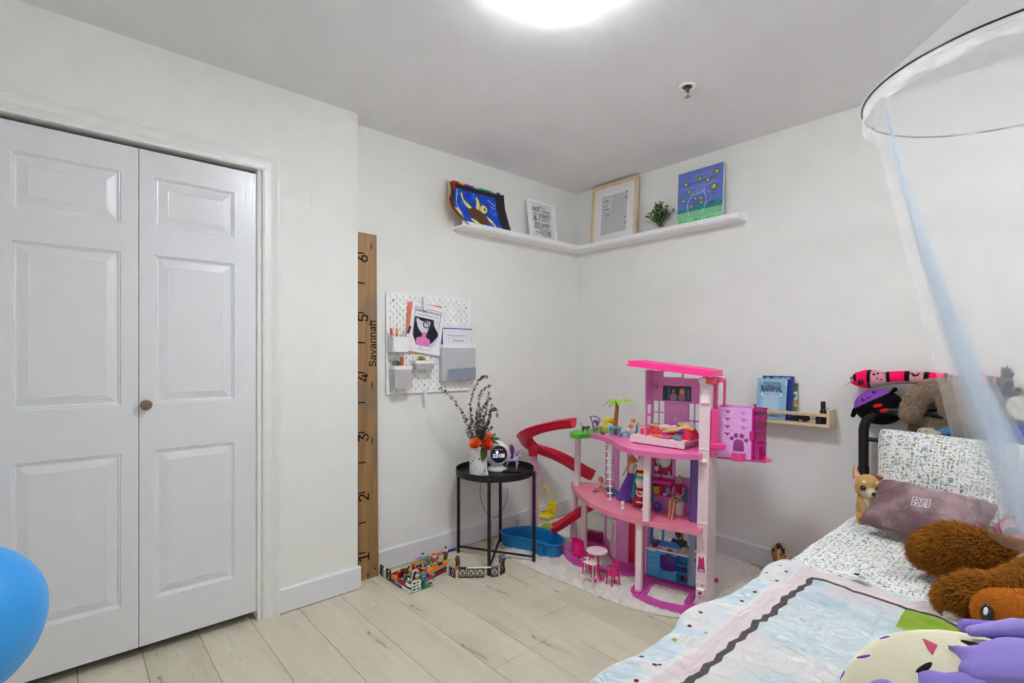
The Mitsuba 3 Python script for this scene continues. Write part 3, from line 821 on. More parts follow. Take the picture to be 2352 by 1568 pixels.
# pot of markers
def rpot(name, label, x, y, zb, zt, w, d, col, open_mesh=False):
    K = thing(name, label, 'holder')
    o = rrect(w, d, .016); i_ = o.buffer(-.0022)
    M = np.array([[1, 0, 0, x], [0, -1, 0, y], [0, 0, 1, zb], [0, 0, 0, 1.]])
    return K, M, o, i_
K, M, o, i_ = rpot('marker_pot', 'white plastic pot of markers at the left of the pegboard', -1.545, -.0155, 1.197, 1.278, .098, .076, None)
part(K, 'pot', cat(extr(o.difference(i_), .082, M), extr(o, .003, M)), '#e2e3e3', 'm_satin', 40)
part(K, 'hook', bx([-1.56, -.0155, 1.262], [-1.53, -.004, 1.270]), '#d8d8d8', 'm_satin', False)
def marker(x, y, z, dx, dy, L, col, capc, r=.0058, name='marker', label='', cat_='marker', group=None):
    d = nrm([dx, dy, 1]); e = np.array([x, y, z]) + d * L
    k = thing(name, label, cat_, group)
    part(k, 'barrel', tube([(x, y, z), np.array([x, y, z]) + d * L * .72], r, 10), col, 'm_plastic', 40)
    part(k, 'cap', tube([np.array([x, y, z]) + d * L * .70, e - d * .004, e], [r * 1.08, r * 1.08, r * .7], 10), capc, 'm_plastic', 40)
for (dx, dy, L, b, c_, lb) in ((-.20, 0, .128, '#f2f2f2', '#d8401f', 'white marker with a red orange cap in the white pot'), (-.02, -.05, .126, '#efefef', '#e8801e', 'white marker with an orange cap in the white pot'),
                            (.34, -.03, .150, '#f0f0f0', '#38207a', 'white marker with a purple cap leaning right in the white pot')):
    x0_ = -1.552 + dx * .06
    marker(x0_ + (0 if dx < 0 else .012), -.052, 1.2005, dx, dy, L, b, c_, label=lb)
def pencil(x, y, z, dx, dy, L, col, label, r=.0036, grp=None, tip='#d9b98a'):
    d = nrm([dx, dy, 1]); e = np.array([x, y, z]) + d * L; k = thing('pencil', label, 'pencil', grp)
    part(k, 'shaft', tube([(x, y, z), e - d * .014], r, 6), col, 'm_plastic', False)
    part(k, 'point', tube([e - d * .014, e], [r, .0006], 6), tip, 'm_satin', False)
pencil(-1.530, -.045, 1.2005, .22, .05, .128, '#c3a178', 'tan pencil leaning beside the purple capped marker')
pencil(-1.575, -.050, 1.2005, -.10, .06, .108, '#5b5040', 'dark brown pencil left of the red capped marker')
pencil(-1.580, -.062, 1.2005, -.12, -.04, .098, '#c9c1a8', 'short cream pencil at the left edge of the white pot')
pencil(-1.553, -.070, 1.2005, -.06, .10, .112, '#6f7a3c', 'olive pencil in the middle of the white pot')

# mesh cup with coloured pencils
def weave(s):
    def fn(p, n, uv):
        a = (p.x + p.y) * s; b = p.z * s
        return dr.select((dr.abs((a + b) - dr.floor(a + b) - .5) < .24) | (dr.abs((a - b) - dr.floor(a - b) - .5) < .24), 1.0, 0.08) + 0 * p.x
    return fn
scene['m_mesh'] = {'type': 'mask', 'opacity': proc(weave(330.0)), 'bsdf': {'type': 'twosided', 'bsdf': {'type': 'principled', 'base_color': {'type': 'rgb', 'value': [.62, .63, .65]}, 'roughness': .45, 'metallic': .3}}}
CU = thing('mesh_cup', 'white rimmed wire mesh cup of coloured pencils at the lower left of the pegboard', 'holder')
CM = np.array([[1, 0, 0, -1.524], [0, -1, 0, -.0155], [0, 0, 1, .998], [0, 0, 0, 1.]])
oc = rrect(.118, .066, .018)
ring_ = np.array(oc.exterior.coords)[:-1]
def wall_of(ringp, z0, z1, s0=.94, s1=1.0, c=(0, .033)):
    k = len(ringp); a = np.c_[(ringp - c) * s0 + c, np.full(k, z0)]; b = np.c_[(ringp - c) * s1 + c, np.full(k, z1)]
    f = [[i, (i + 1) % k, k + (i + 1) % k] for i in range(k)] + [[i, k + (i + 1) % k, k + i] for i in range(k)]
    return np.vstack([a, b]), np.array(f)
part(CU, 'mesh_wall', xf(wall_of(ring_, .001, .108), CM), None, 'm_mesh', False)
part(CU, 'base', extr(affinity.scale(oc, .94, .94, origin=(0, .033)), .002, CM), '#cfd0d2', 'm_satin', False)
part(CU, 'rim', extr(oc.difference(oc.buffer(-.003)), .020, CM @ TR(0, 0, .104)), '#e6e6e6', 'm_satin', 40)
for x_, dx, L, c_, lb in ((-1.565, -.03, .160, '#4a3a2a', 'brown pencil, leftmost in the mesh cup'), (-1.554, -.01, .166, '#3a6b34', 'green pencil in the mesh cup'), (-1.545, .0, .162, '#2b2c33', 'black pencil in the mesh cup'), (-1.536, .01, .158, '#2a3f8c', 'blue pencil in the mesh cup')):
    pencil(x_, -.050, 1.0012, dx, .05, L, c_, lb)
marker(-1.522, -.052, 1.0012, .02, .03, .168, '#eeeeee', '#cf4a25', label='white marker with an orange red tip standing in the mesh cup', r=.0075)
solo('yellow_box', bx([-1.506, -.068, 1.002], [-1.482, -.046, 1.095], .001), '#cdb53c', 'm_satin', False, 'yellow crayon box inside the mesh cup', 'box')
solo('red_card', hullp([(x_, y_, z_) for x_, z_ in ((-1.552, 1.004), (-1.515, 1.001), (-1.510, 1.068), (-1.546, 1.074)) for y_ in (-.072, -.0708)]), '#c2606a', 'm_satin', False, 'small pink and red card inside the mesh cup', 'card')

# small mesh tray with a green leaf-shaped bag
TY = thing('mesh_tray', 'small white rimmed mesh tray in the middle of the pegboard', 'holder')
TM = np.array([[1, 0, 0, -1.383], [0, -1, 0, -.0155], [0, 0, 1, 1.100], [0, 0, 0, 1.]])
ot = rrect(.134, .070, .028)
part(TY, 'mesh_wall', xf(wall_of(np.array(ot.exterior.coords)[:-1], .001, .036, .88, 1.0, (0, .035)), TM), None, 'm_mesh', False)
part(TY, 'base', extr(affinity.scale(ot, .88, .88, origin=(0, .035)), .002, TM), '#cfd0d2', 'm_satin', False)
part(TY, 'rim', extr(ot.difference(ot.buffer(-.003)), .018, TM @ TR(0, 0, .032)), '#e8e8e6', 'm_satin', 40)
gb = smooth_poly([(-.058, .018), (-.030, .050), (-.006, .078), (.012, .070), (.030, .050), (.060, .050), (.060, .016), (.0, .010)])
hole_ = smooth_poly([(-.022, .030), (-.006, .060), (.014, .042), (.030, .028), (.004, .022)])
GB = thing('green_pouch', 'olive green pouch with dark windows lying in the mesh tray', 'pouch')
part(GB, 'shell', extr(gb.difference(hole_), .010, FR([-1.383, -.042, 1.098], [1, 0, 0], [0, .25, .97])), '#7d8a3c', 'm_fabric', False)
part(GB, 'lining', extr(hole_.buffer(.002), .003, FR([-1.383, -.043, 1.098], [1, 0, 0], [0, .25, .97])), '#3a2226', 'm_fabric', False)

# wall pocket with folder and booklet
LH = thing('mesh_pocket', 'large white rimmed mesh letter pocket at the right of the pegboard', 'holder')
LM = np.array([[1, 0, 0, -1.136], [0, -1, 0, -.0155], [0, 0, 1, 1.028], [0, 0, 0, 1.]])
ol = rrect(.250, .046, .014)
rl = np.array(ol.exterior.coords)[:-1]
part(LH, 'mesh_wall', xf(wall_of(rl, .0, .200, .97, 1.0, (0, .023)), LM), None, 'm_mesh', False)
part(LH, 'fabric_front', xf(hullp([(-.095, .0475, .002), (.118, .0475, .002), (.120, .0475, .078), (-.085, .0475, .068), (-.095, .0482, .002), (.118, .0482, .002), (.120, .0482, .078), (-.085, .0482, .068)]), LM), '#8d93a0', 'm_fabric', False)
part(LH, 'rim', extr(ol.difference(ol.buffer(-.003)), .018, LM @ TR(0, 0, .196)), '#e6e7ea', 'm_satin', 40)
part(LH, 'base', extr(affinity.scale(ol, .97, .97, origin=(0, .023)), .002, LM), '#cfd0d2', 'm_satin', False)
solo('blue_folder', bx([-1.245, -.026, 1.031], [-1.018, -.020, 1.343], .002), '#2450a8', 'm_plastic', False, 'blue folder standing in the mesh pocket behind the booklet', 'folder')
BK = thing('booklet', 'white booklet titled The Camping Adventures of Savannah in the mesh pocket', 'booklet')
part(BK, 'pages', bx([-1.238, -.034, 1.031], [-1.026, -.029, 1.336], .0006), '#e3e4e8', 'm_matte', False)
BM = FR([-1.132, -.0341, 1.031], [1, 0, 0], [0, 0, 1])
ink = [words('The Camping Adventures of', .011, BM @ TR(0, .262, 0), False, .0004, 'c', .150), words('Savannah', .012, BM @ TR(.004, .232, 0), True, .0004, 'c', .076), words('During the Dates of', .007, BM @ TR(0, .196, 0), False, .0004, 'c', .080)]
ink += [extr(sbox(-.068, .224, .068, .252).difference(sbox(-.067, .225, .067, .251)), .0004, BM), extr(sbox(-.062, .180, .062, .1808), .0004, BM)]
rb = random.Random(5)
for i in range(150):
    t = rb.uniform(0, 1)
    x_, y_ = rb.choice([(rb.uniform(-.100, -.082), t * .3), (rb.uniform(.082, .100), t * .3), (t * .2 - .1, rb.uniform(.280, .300)), (t * .2 - .1, rb.uniform(.004, .02))])
    ink.append(extr(stroke([(x_, y_), (x_ + rb.uniform(-.005, .005), y_ + rb.uniform(-.005, .005))], .0014), .0004, BM))
for cx_, cy_, r_ in ((-.038, .148, .020), (.040, .146, .022), (-.030, .110, .024), (.012, .094, .022), (.046, .106, .024), (-.008, .124, .018), (-.02, .078, .018), (.03, .074, .018)):
    ink.append(extr(Point(cx_, cy_).buffer(r_, 5).difference(Point(cx_, cy_).buffer(r_ - .0014, 5)), .0004, BM))
    ink.append(extr(Point(cx_ - .006, cy_ + .003).buffer(.002, 3).union(Point(cx_ + .006, cy_ + .003).buffer(.002, 3)).union(stroke([(cx_ - .006, cy_ - .006), (cx_, cy_ - .009), (cx_ + .006, cy_ - .006)], .0014)), .0004, BM))
part(BK, 'print', cat(*ink), '#8b8c93', 'm_matte', False)
# ------------------------------------------------------------------ black side table
ST = thing('side_table', 'black metal tray side table with four thin legs holding the vase and clock', 'side table')
TC = np.array([-1.040, -.276]); TRAD = .226
legs = [(-1.156, -.060), (-1.217, -.438), (-.922, -.488), (-.867, -.119)]
part(ST, 'tray', lathe([(0, .492), (TRAD - .006, .492), (TRAD, .496), (TRAD + .001, .530), (TRAD - .002, .530), (TRAD - .004, .499), (0, .497)], 56, TR(*TC, 0)), '#131315', 'm_satin', 40)
for x, y in legs:
    q = TC + nrm(np.array([x, y]) - TC) * (TRAD + .010); a = math.degrees(math.atan2(y - TC[1], x - TC[0]))
    part(ST, 'leg', xf(bx([-.0075, -.0085, 0], [.0075, .0085, .512], .002), TR(*q, 0) @ RZ(a)), '#101012', 'm_satin', False)
L4 = [TC + nrm(np.array(l) - TC) * (TRAD + .006) for l in legs]
for a, b in ((0, 2), (1, 3)): part(ST, 'cross_bar', tube([(*L4[a], .038), (*L4[b], .038)], .0065, 8), '#101012', 'm_satin', True)
for l in L4:
    q = TC + nrm(l - TC) * (TRAD + .001); part(ST, 'tray_hook', xf(bx([-.004, -.012, .505], [.014, .012, .523], .002), TR(*q, 0) @ RZ(math.degrees(math.atan2(*(l - TC)[::-1])))), '#121214', 'm_satin', False)
TZ = .4972

# painted jar with eucalyptus and roses
def chips(p, n, uv):
    d = fbm(p.x * 55 + 4, p.y * 55, p.z * 70, 2)
    return mix((0.72, 0.72, 0.70), (0.06, 0.06, 0.06), smoothstep(0.735, 0.765, d))
scene['m_chipped'] = PR(chips, 0.55)
VX, VY = -1.152, -.262
V = thing('vase', 'white chipped painted jar of dried eucalyptus and orange roses on the side table', 'vase')
part(V, 'jar', lathe([(0, TZ + .001), (.046, TZ + .001), (.051, TZ + .008), (.051, TZ + .118), (.047, TZ + .130), (.037, TZ + .140), (.0365, TZ + .147), (.039, TZ + .149), (.039, TZ + .152), (.0365, TZ + .155), (.039, TZ + .158), (.039, TZ + .161), (.037, TZ + .166), (.034, TZ + .166), (.034, TZ + .12), (0, TZ + .12)], 40, TR(VX, VY, 0)), None, 'm_chipped', 40)
re_ = np.random.default_rng(21)
def euc(pts, n, r0, name='eucalyptus_stem', side=0):
    n = int(n * 1.7); r0 = r0 * 1.12
    p = spline(pts, 60)
    st = [tube(p[::3], np.linspace(.0017, .0007, 20), 5)]; lv = []; co = []
    for i in range(n):
        t = i / n; q = p[int(10 + t * 49)]; d = nrm(p[min(59, int(11 + t * 49))] - p[max(0, int(9 + t * 49))])
        for s in (-1, 1):
            a = re_.uniform(0, PI); e = nrm(np.cross(d, [math.cos(a), math.sin(a), .4])) * s
            L = r0 * re_.uniform(.7, 1.15) * (1 - .35 * t)
            lv.append(leaf(q, e + d * .35 + re_.normal(0, .25, 3), d + re_.normal(0, .4, 3), L, L * .95)); co.append(C(re_.choice(['#5b5749', '#6e6857', '#4c493c', '#7b7462', '#65604c'])) * re_.uniform(.75, 1.05))
    k = pkey(V + '__' + name)
    put(k, cat(*st), '#4a4033', 'm_satin', True)
    for l in lv: l[0][:, 1] = np.minimum(l[0][:, 1], -.018)
    labels.setdefault(pkey(k + '__leaves'), {})['kind'] = 'stuff'
    put(k + '__leaves', cat(*lv), np.repeat(np.array(co), 7, 0), 'm_matte', True)
o = (VX, VY, TZ + .13)
euc([o, (-1.17, -.25, .70), (-1.22, -.24, .80), (-1.262, -.24, .875), (-1.33, -.235, .955), (-1.405, -.232, 1.005)], 17, .019)
euc([o, (-1.165, -.245, .75), (-1.185, -.23, .86), (-1.155, -.225, .98), (-1.10, -.22, 1.046), (-1.035, -.215, 1.046)], 30, .0165)
euc([o, (-1.14, -.25, .74), (-1.125, -.24, .86), (-1.120, -.235, .95), (-1.075, -.235, .99), (-1.03, -.23, 1.0)], 26, .0155)
euc([o, (-1.12, -.24, .74), (-1.085, -.23, .82), (-1.06, -.225, .89), (-1.045, -.22, .975)], 26, .0165)
euc([o, (-1.11, -.25, .72), (-1.065, -.24, .79), (-1.02, -.235, .865), (-1.0, -.23, .86), (-.995, -.23, .80)], 24, .018)
euc([o, (-1.16, -.27, .72), (-1.165, -.27, .78), (-1.15, -.26, .85)], 20, .018)
euc([o, (-1.19, -.27, .69), (-1.225, -.27, .73), (-1.235, -.265, .77)], 12, .016)
euc([o, (-1.12, -.27, .70), (-1.08, -.265, .74), (-1.045, -.26, .765)], 14, .018)
euc([o, (-1.13, -.24, .76), (-1.09, -.22, .86), (-1.01, -.21, .93)], 22, .016)
euc([o, (-1.15, -.25, .75), (-1.145, -.24, .84), (-1.13, -.24, .91)], 24, .017)
euc([o, (-1.10, -.25, .73), (-1.05, -.23, .80), (-1.02, -.22, .90)], 22, .018)
euc([o, (-1.13, -.26, .70), (-1.11, -.255, .76), (-1.10, -.25, .81)], 20, .018)
euc([o, (-1.18, -.26, .70), (-1.20, -.25, .76), (-1.175, -.25, .82)], 18, .017)
def rose(c, up, R, cols):
    up = nrm(up); a = nrm(np.cross(up, [.3, 1, .2])); M = FR(c, a, np.cross(up, a), up); k = pkey(V + '__rose'); ms, cs = [], []
    for ring, (n, r, tilt) in enumerate(((3, .26, 4), (4, .42, 10), (5, .58, 18), (5, .74, 28))):
        for i in range(n):
            ang = 360 * (i + ring * .37) / n
            def fn(u, v):
                w = (u - .5) * 2; h = v
                x = R * r * (.35 + .65 * h ** .6) * (1 + .22 * h * h); y = R * .85 * r * w * np.sin(np.clip(h * 1.5 + .25, 0, PI / 2)) * (1.25 - .25 * h)
                z = R * (1.35 * h - .14 * w * w * h) * (1.1 - .50 * r); return np.stack([x - .4 * R * r * w * w * h, y, z], 1)
            m = xf(grid(7, 6, fn), RZ(ang) @ RY(tilt * .35)); ms.append(m)
            hh = np.clip(m[0][:, 2] / R, 0, 1)[:, None]; cs.append((C(cols[0]) * (1 - hh) + C(cols[1]) * hh) * re_.uniform(.85, 1.1))
    put(k, xf(cat(*ms), M), np.vstack(cs), 'm_satin', True); labels[k] = {'label': 'orange rose'}
rose((-1.205, -.305, .680), (-.55, -.55, .55), .034, ('#e2661c', '#f08a4e'))
rose((-1.150, -.318, .672), (.05, -.85, .45), .037, ('#c22c12', '#ea5a30'))
rose((-1.112, -.290, .715), (.25, -.6, .7), .027, ('#e8875a', '#f0a27a'))
def bigleaf(o, d, up, L, Wd):
    d, up = nrm(d), nrm(up); s = np.cross(d, up)
    def fn(u, v):
        w = (v - .5) * 2; prof = np.sin(PI * u ** .8) ** .8
        P = np.array(o)[None] + d * (u * L)[:, None] + s * (w * prof * Wd / 2)[:, None] + up * (-(u ** 2) * L * .18 + np.abs(w) * prof * Wd * .12)[:, None]; return P
    part(V, 'rose_leaf', thick(grid(14, 7, fn), .0006), '#3f5c25', 'm_satin', True)
bigleaf((-1.155, -.306, .668), (-.10, -.35, -.95), (0, -1, .2), .085, .050)
bigleaf((-1.10, -.296, .69), (.85, -.3, .25), (-.1, -.4, .9), .075, .036)
bigleaf((-1.10, -.285, .70), (.8, .0, .45), (-.3, -.3, .9), .068, .034)
bigleaf((-1.095, -.30, .68), (.75, -.4, .0), (0, -.3, .95), .055, .032)

# round clock
KC = thing('digital_clock', 'white ball shaped clock with a round dark screen reading 03:08 on the side table', 'clock')
kx, ky, kz = -1.000, -.245, .600
part(KC, 'base', lathe([(0, TZ + .001), (.050, TZ + .001), (.054, TZ + .006), (.052, TZ + .018), (.040, TZ + .026), (.034, TZ + .034), (0, TZ + .034)], 36, TR(kx, ky, 0)), '#dcdcda', 'm_satin', 40)
fd = nrm(np.array([-2.35, -2.2, 1.0]) - np.array([kx, ky, kz])); fd = nrm([-.48, -.87, .06])
rx_ = nrm(np.cross([0, 0, 1.0], -fd) * -1); rx_ = nrm(np.cross([0, 0, 1.0], fd)); ux = np.cross(fd, rx_)
SM = FR(np.array([kx, ky, kz]) + fd * .0545, rx_, ux, fd)
part(KC, 'body', vf(m3.Manifold.sphere(.073, 72).trim_by_plane((-float(fd[0]), -float(fd[1]), -float(fd[2])), -.0555).translate((kx, ky, kz))), '#e6e6e4', 'm_satin', 40)
part(KC, 'screen_bezel', lathe([(.052, -.006), (.0535, .003), (.051, .006), (.049, .004)], 40, SM), '#c9c9c7', 'm_satin', 40)
part(KC, 'screen', lathe([(0, .0035), (.047, .0035), (.049, .002)], 40, SM), '#08080d', 'm_gloss', True)
def glow(key, m, rgb):
    put(key, m, None, 'm_dark', False); scene[key]['emitter'] = {'type': 'area', 'radiance': {'type': 'rgb', 'value': [x * .34 for x in rgb]}}
def seg7(ch, w, h, t):
    on = {'0': 'abcdef', '3': 'abgcd', '8': 'abcdefg'}[ch]; R = {'a': (0, h - t, w, h), 'b': (w - t, h / 2, w, h), 'c': (w - t, 0, w, h / 2), 'd': (0, 0, w, t), 'e': (0, 0, t, h / 2), 'f': (0, h / 2, t, h), 'g': (0, h / 2 - t / 2, w, h / 2 + t / 2)}
    return unary_union([sbox(*R[c]) for c in on])
digs = [affinity.translate(seg7(c, .0125, .021, .0032), x, -.018) for c, x in zip('0308', (-.034, -.0175, .0045, .021))] + [sbox(-.001, -.014, .0016, -.0115), sbox(-.001, -.006, .0016, -.0035)]
glow(KC + '__digits', extr(unary_union(digs), .0004, SM @ TR(0, 0, .0036)), (1.6, 1.8, 4.2)); labels[KC + '__digits'] = {'label': 'glowing blue digits 03:08'}
face_i = Point(-.010, .013).buffer(.0085).difference(unary_union([Point(-.013, .014).buffer(.0016), Point(-.007, .014).buffer(.0016), stroke([(-.014, .009), (-.010, .0075), (-.006, .009)], .0014)]))
glow(KC + '__face_icon', extr(face_i, .0004, SM @ TR(0, 0, .0036)), (1.6, 1.8, 3.2))
for i in range(7): glow(pkey(KC + '__weekday_mark'), extr(sbox(-.026 + i * .0075, .0265, -.022 + i * .0075, .0295), .0004, SM @ TR(0, 0, .0036)), (2.2, .4, .3) if i > 4 else (.9, 1.0, 2.0))
part(KC, 'cable', tube(spline([(-.965, -.17, .51), (-.93, -.05, .47), (-.95, -.02, .30), (-.90, -.016, .18), (-.82, -.014, .125), (-.74, -.014, .19), (-.72, -.014, .30)], 50), .0016, 6), '#4a4846', 'm_satin', True)

# remote, dropper bottle
RM = thing('remote_control', 'small black remote control lying flat on the side table', 'remote control')
rM = TR(-.957, -.332, TZ + .001) @ RZ(-50)
part(RM, 'case', xf(bx([-.055, -.019, 0], [.055, .019, .009], .003), rM), '#0e0e10', 'm_satin', False)
for i in range(5):
    for j in range(3): part(RM, 'button', xf(lathe([(.0038, .008), (.0036, .0105), (0, .0108)], 10), rM @ TR(-.036 + i * .016, -.010 + j * .010, 0)), '#b23a34' if i == 0 else '#3b3b40', 'm_satin', 40)
DB = thing('dropper_bottle', 'tiny dropper bottle with a white cap and turquoise label on the side table', 'bottle')
part(DB, 'body', lathe([(0, .001), (.0095, .001), (.0105, .004), (.0105, .020), (.007, .025), (0, .025)], 20, TR(-1.158, -.345, TZ)), '#cfdfe2', 'm_plastic', 40)
part(DB, 'label_band', lathe([(.0107, .005), (.0107, .019)], 20, TR(-1.158, -.345, TZ)), '#3fa3b4', 'm_satin', 40)
part(DB, 'cap', lathe([(.0072, .024), (.0075, .034), (.0045, .038), (.0025, .049), (0, .050)], 18, TR(-1.158, -.345, TZ)), '#ededeb', 'm_plastic', 40)


# ------------------------------------------------------------------ small animal figures
def beast(K, M, s, col, kind='horse', mat='m_satin', mane=None, belly=None, head_drop=0.0, leg_up=None, ref=.05, tail_up=0.0, tailcol=None):
    """body parts in units of the shoulder height s; local x forward, z up, placed by M"""
    if kind == 'horse':
        B = [((-.42, 0, .80), .205, (-.05, 0, .80), .185), ((-.05, 0, .80), .185, (.36, 0, .83), .20), ((.34, 0, .90), .165, (.56, 0, 1.16 - head_drop), .105), ((.56, 0, 1.16 - head_drop), .105, (.64, 0, 1.28 - head_drop), .095),
             ((.62, 0, 1.28 - head_drop), .098, (.86, 0, 1.06 - head_drop * 1.2), .060), ((.60, .05, 1.34 - head_drop), .030, (.60, .06, 1.45 - head_drop), .014), ((.60, -.05, 1.34 - head_drop), .030, (.60, -.06, 1.45 - head_drop), .014)]
        for i, (x, y) in enumerate(((.36, .10), (.36, -.10), (-.46, .11), (-.46, -.11))):
            lift = .16 if leg_up == i else 0
            if x > 0: B += [((x, y, .70), .10, (x + .01 + lift, y, .42 + lift * .3), .058), ((x + .01 + lift, y, .42 + lift * .3), .055, (x + lift * .4, y, .10 + lift), .036), ((x + lift * .4, y, .10 + lift), .04, (x + .03 + lift * .3, y, .035 + lift), .055)]
            else: B += [((x + .02, y, .74), .14, (x + .06, y, .50), .080), ((x + .06, y, .50), .07, (x - .08, y, .36), .048), ((x - .08, y, .36), .045, (x - .05, y, .10), .036), ((x - .05, y, .10), .04, (x - .01, y, .035), .055)]
    else:  # dog or cat
        hz = .95 - head_drop
        B = [((-.42, 0, .70), .19, (.0, 0, .68), .17), ((0, 0, .68), .17, (.36, 0, .70), .20), ((.36, 0, .78), .15, (.58, 0, hz), .13), ((.58, 0, hz), .17, (.66, 0, hz), .15), ((.68, 0, hz - .03), .10, (.86, 0, hz - .07), .06),
             ((.56, .10, hz + .12), .05, (.55, .13, hz + .26), .02), ((.56, -.10, hz + .12), .05, (.55, -.13, hz + .26), .02)]
        for i, (x, y) in enumerate(((.36, .11), (.36, -.11), (-.44, .12), (-.44, -.12))):
            lift = .10 if leg_up == i else 0
            if x > 0: B += [((x, y, .62), .11, (x - .02 + lift, y, .34), .07), ((x - .02 + lift, y, .34), .065, (x + .0 + lift, y, .07 + lift), .05), ((x + lift, y, .06 + lift), .055, (x + .08 + lift, y, .05 + lift), .05)]
            else: B += [((x, y, .62), .15, (x + .07, y, .40), .08), ((x + .07, y, .40), .07, (x - .07, y, .26), .05), ((x - .07, y, .26), .05, (x - .04, y, .07), .045), ((x - .04, y, .06), .05, (x + .05, y, .05), .05)]
        B += [((-.56, 0, .78), .06, (-.72, 0, .80 + tail_up * .35), .05), ((-.72, 0, .80 + tail_up * .35), .05, (-.76, 0, .72 + tail_up), .03)]
    part(K, 'body', xf(blob(B, ref, 8, 12), M @ SC(s)), col, mat, True)
    if kind == 'horse':
        tc = tailcol or mane or col
        part(K, 'tail', xf(tube(spline([(-.58, 0, .90), (-.74, 0, .86), (-.80, 0, .60), (-.76, 0, .30)], 12), np.array([.03, .05, .065, .075, .08, .08, .078, .07, .06, .05, .035, .01]), 8), M @ SC(s)), tc, mat, True)
        part(K, 'mane', xf(blob([((.36, 0, 1.05), .07, (.50, 0, 1.28 - head_drop), .07), ((.50, 0, 1.28 - head_drop), .07, (.62, 0, 1.40 - head_drop), .05), ((.62, 0, 1.40 - head_drop), .05, (.72, 0, 1.30 - head_drop), .03)], ref, 4, 10), M @ SC(s)), tc, mat, True)
    ez = (1.24 if kind == 'horse' else .99) - head_drop; ex = .72 if kind == 'horse' else .70
    for sd in (-1, 1): part(K, 'eye', ell((0, 0, 0), s * .022, 1, None) if False else xf(ell((ex, sd * (.075 if kind == 'horse' else .12), ez), .024, 1), M @ SC(s)), '#0c0a09', 'm_gloss', True)


def at(x, y, z, deg): return TR(x, y, z) @ RZ(deg)


def figure(K, M, s, skin, hair, top, legs_, hat=None):
    """block-built toy figure, s = height"""
    part(K, 'legs', xf(cat(bx([-.16, -.21, 0], [.14, -.01, .36], .02), bx([-.16, .01, 0], [.14, .21, .36], .02), bx([-.14, -.2, .33], [.12, .2, .42], .01)), M @ SC(s)), legs_, 'm_plastic', False)
    part(K, 'torso', xf(hullp([(x, y * w, z) for z, w in ((.41, .23), (.70, .17)) for x in (-.12, .12) for y in (-1, 1)]), M @ SC(s)), top, 'm_plastic', False)
    for sd in (-1, 1):
        part(K, 'arm', xf(tube([(0, sd * .19, .66), (.02, sd * .25, .54), (.12, sd * .25, .44)], [.055, .06, .05], 8), M @ SC(s)), top, 'm_plastic', True)
        part(K, 'hand', xf(tube([(.12, sd * .25, .44), (.18, sd * .25, .40)], .045, 8), M @ SC(s)), skin, 'm_plastic', True)
    part(K, 'head', xf(lathe([(0, .70), (.09, .70), (.14, .74), (.14, .90), (.09, .94), (0, .94)], 16), M @ SC(s)), skin, 'm_plastic', 40)
    part(K, 'hair', xf(blob([((-.03, 0, .92), .15, (.02, 0, .93), .14), ((-.08, -.1, .80), .07, (-.08, .1, .80), .07), ((-.06, 0, .90), .12, (-.12, 0, .72), .06)], .05, 4, 10), M @ SC(s)), hat or hair, 'm_plastic', True)


# ------------------------------------------------------------------ toy brick house
U = .0082
def brick(w, d, h, studs=True):
    m = [bx([0, 0, 0], [w * U - .0002, d * U - .0002, h - .0001])]
    if studs:
        for i in range(w):
            for j in range(d): m.append(lathe([(.0025, h - .0001), (.0025, h + .0017), (0, h + .0017)], 8, TR((i + .5) * U, (j + .5) * U, 0)))
    return cat(*m)


HB = .0099
LHs = thing('brick_house', 'roofless house of many coloured toy bricks on the floor by the back wall', 'toy house')
rl = random.Random(12)
PAL = ['#c22a20', '#e07f1e', '#e8b92b', '#2c6fb5', '#2f8a4a', '#e9e9e6', '#26262a', '#8d8f93', '#4a2c1c', '#9a86bd', '#d4bd86', '#74c0d6', '#8fbf3a', '#b3487f']
def lay(p0, p1, layers, name='brick', ):
    """a wall from p0 to p1 (x, y): layers = list of [(studs, colour), ...] from the bottom"""
    p0, p1 = np.array(p0), np.array(p1); d = p1 - p0; ang = math.degrees(math.atan2(d[1], d[0])); nst = int(round(np.linalg.norm(d) / U))
    for k, row_ in enumerate(layers):
        x = 0
        for w, c in row_:
            if c and x < nst:
                w_ = min(w, nst - x); part(LHs, name, xf(brick(w_, 1, HB, True), at(p0[0], p0[1], .0022 + k * HB, ang) @ TR(x * U, 0, 0)), c, 'm_plastic', False)
            x += w
part(LHs, 'base_plate', cat(bx([-1.640, -.342, .0], [-1.506, -.150, .0022]), xf(bx([0, 0, 0], [.262, .148, .0022]), at(-1.636, -.29, 0, 4))), '#2f6b3c', 'm_plastic', False)
DKB, DRD, LAV, WHT, ORG, GRY, BLK = '#33201a', '#8e1a16', '#9a8fc0', '#e6e5e0', '#e5801e', '#8f949b', '#1f1e22'
lay((-1.632, -.340), (-1.638, -.170), [[(9, WHT), (6, DKB), (6, '#5b4a40')], [(9, WHT), (8, LAV), (4, DKB)], [(6, DKB), (8, DRD), (7, ORG)], [(5, WHT), (10, DRD), (6, ORG)]])
lay((-1.632, -.3405), (-1.508, -.336), [[(10, None), (3, '#2f8a4a'), (3, '#c98f84')], [(10, None), (3, '#3a9158'), (2, DKB), (2, '#e0cf96')], [(10, None), (3, '#8b8a56'), (3, '#e8dc9c')], [(10, None), (3, '#2c6fb5'), (3, '#b04c8c')], [(13, None), (3, '#a01f3d')]])
lay((-1.507, -.335), (-1.510, -.296), [[(2, '#c98f84'), (3, '#6f4a2a')], [(2, DKB), (3, '#e0cf96')], [(5, '#e8dc9c')], [(5, '#b04c8c')], [(5, '#8c1a2d')]])
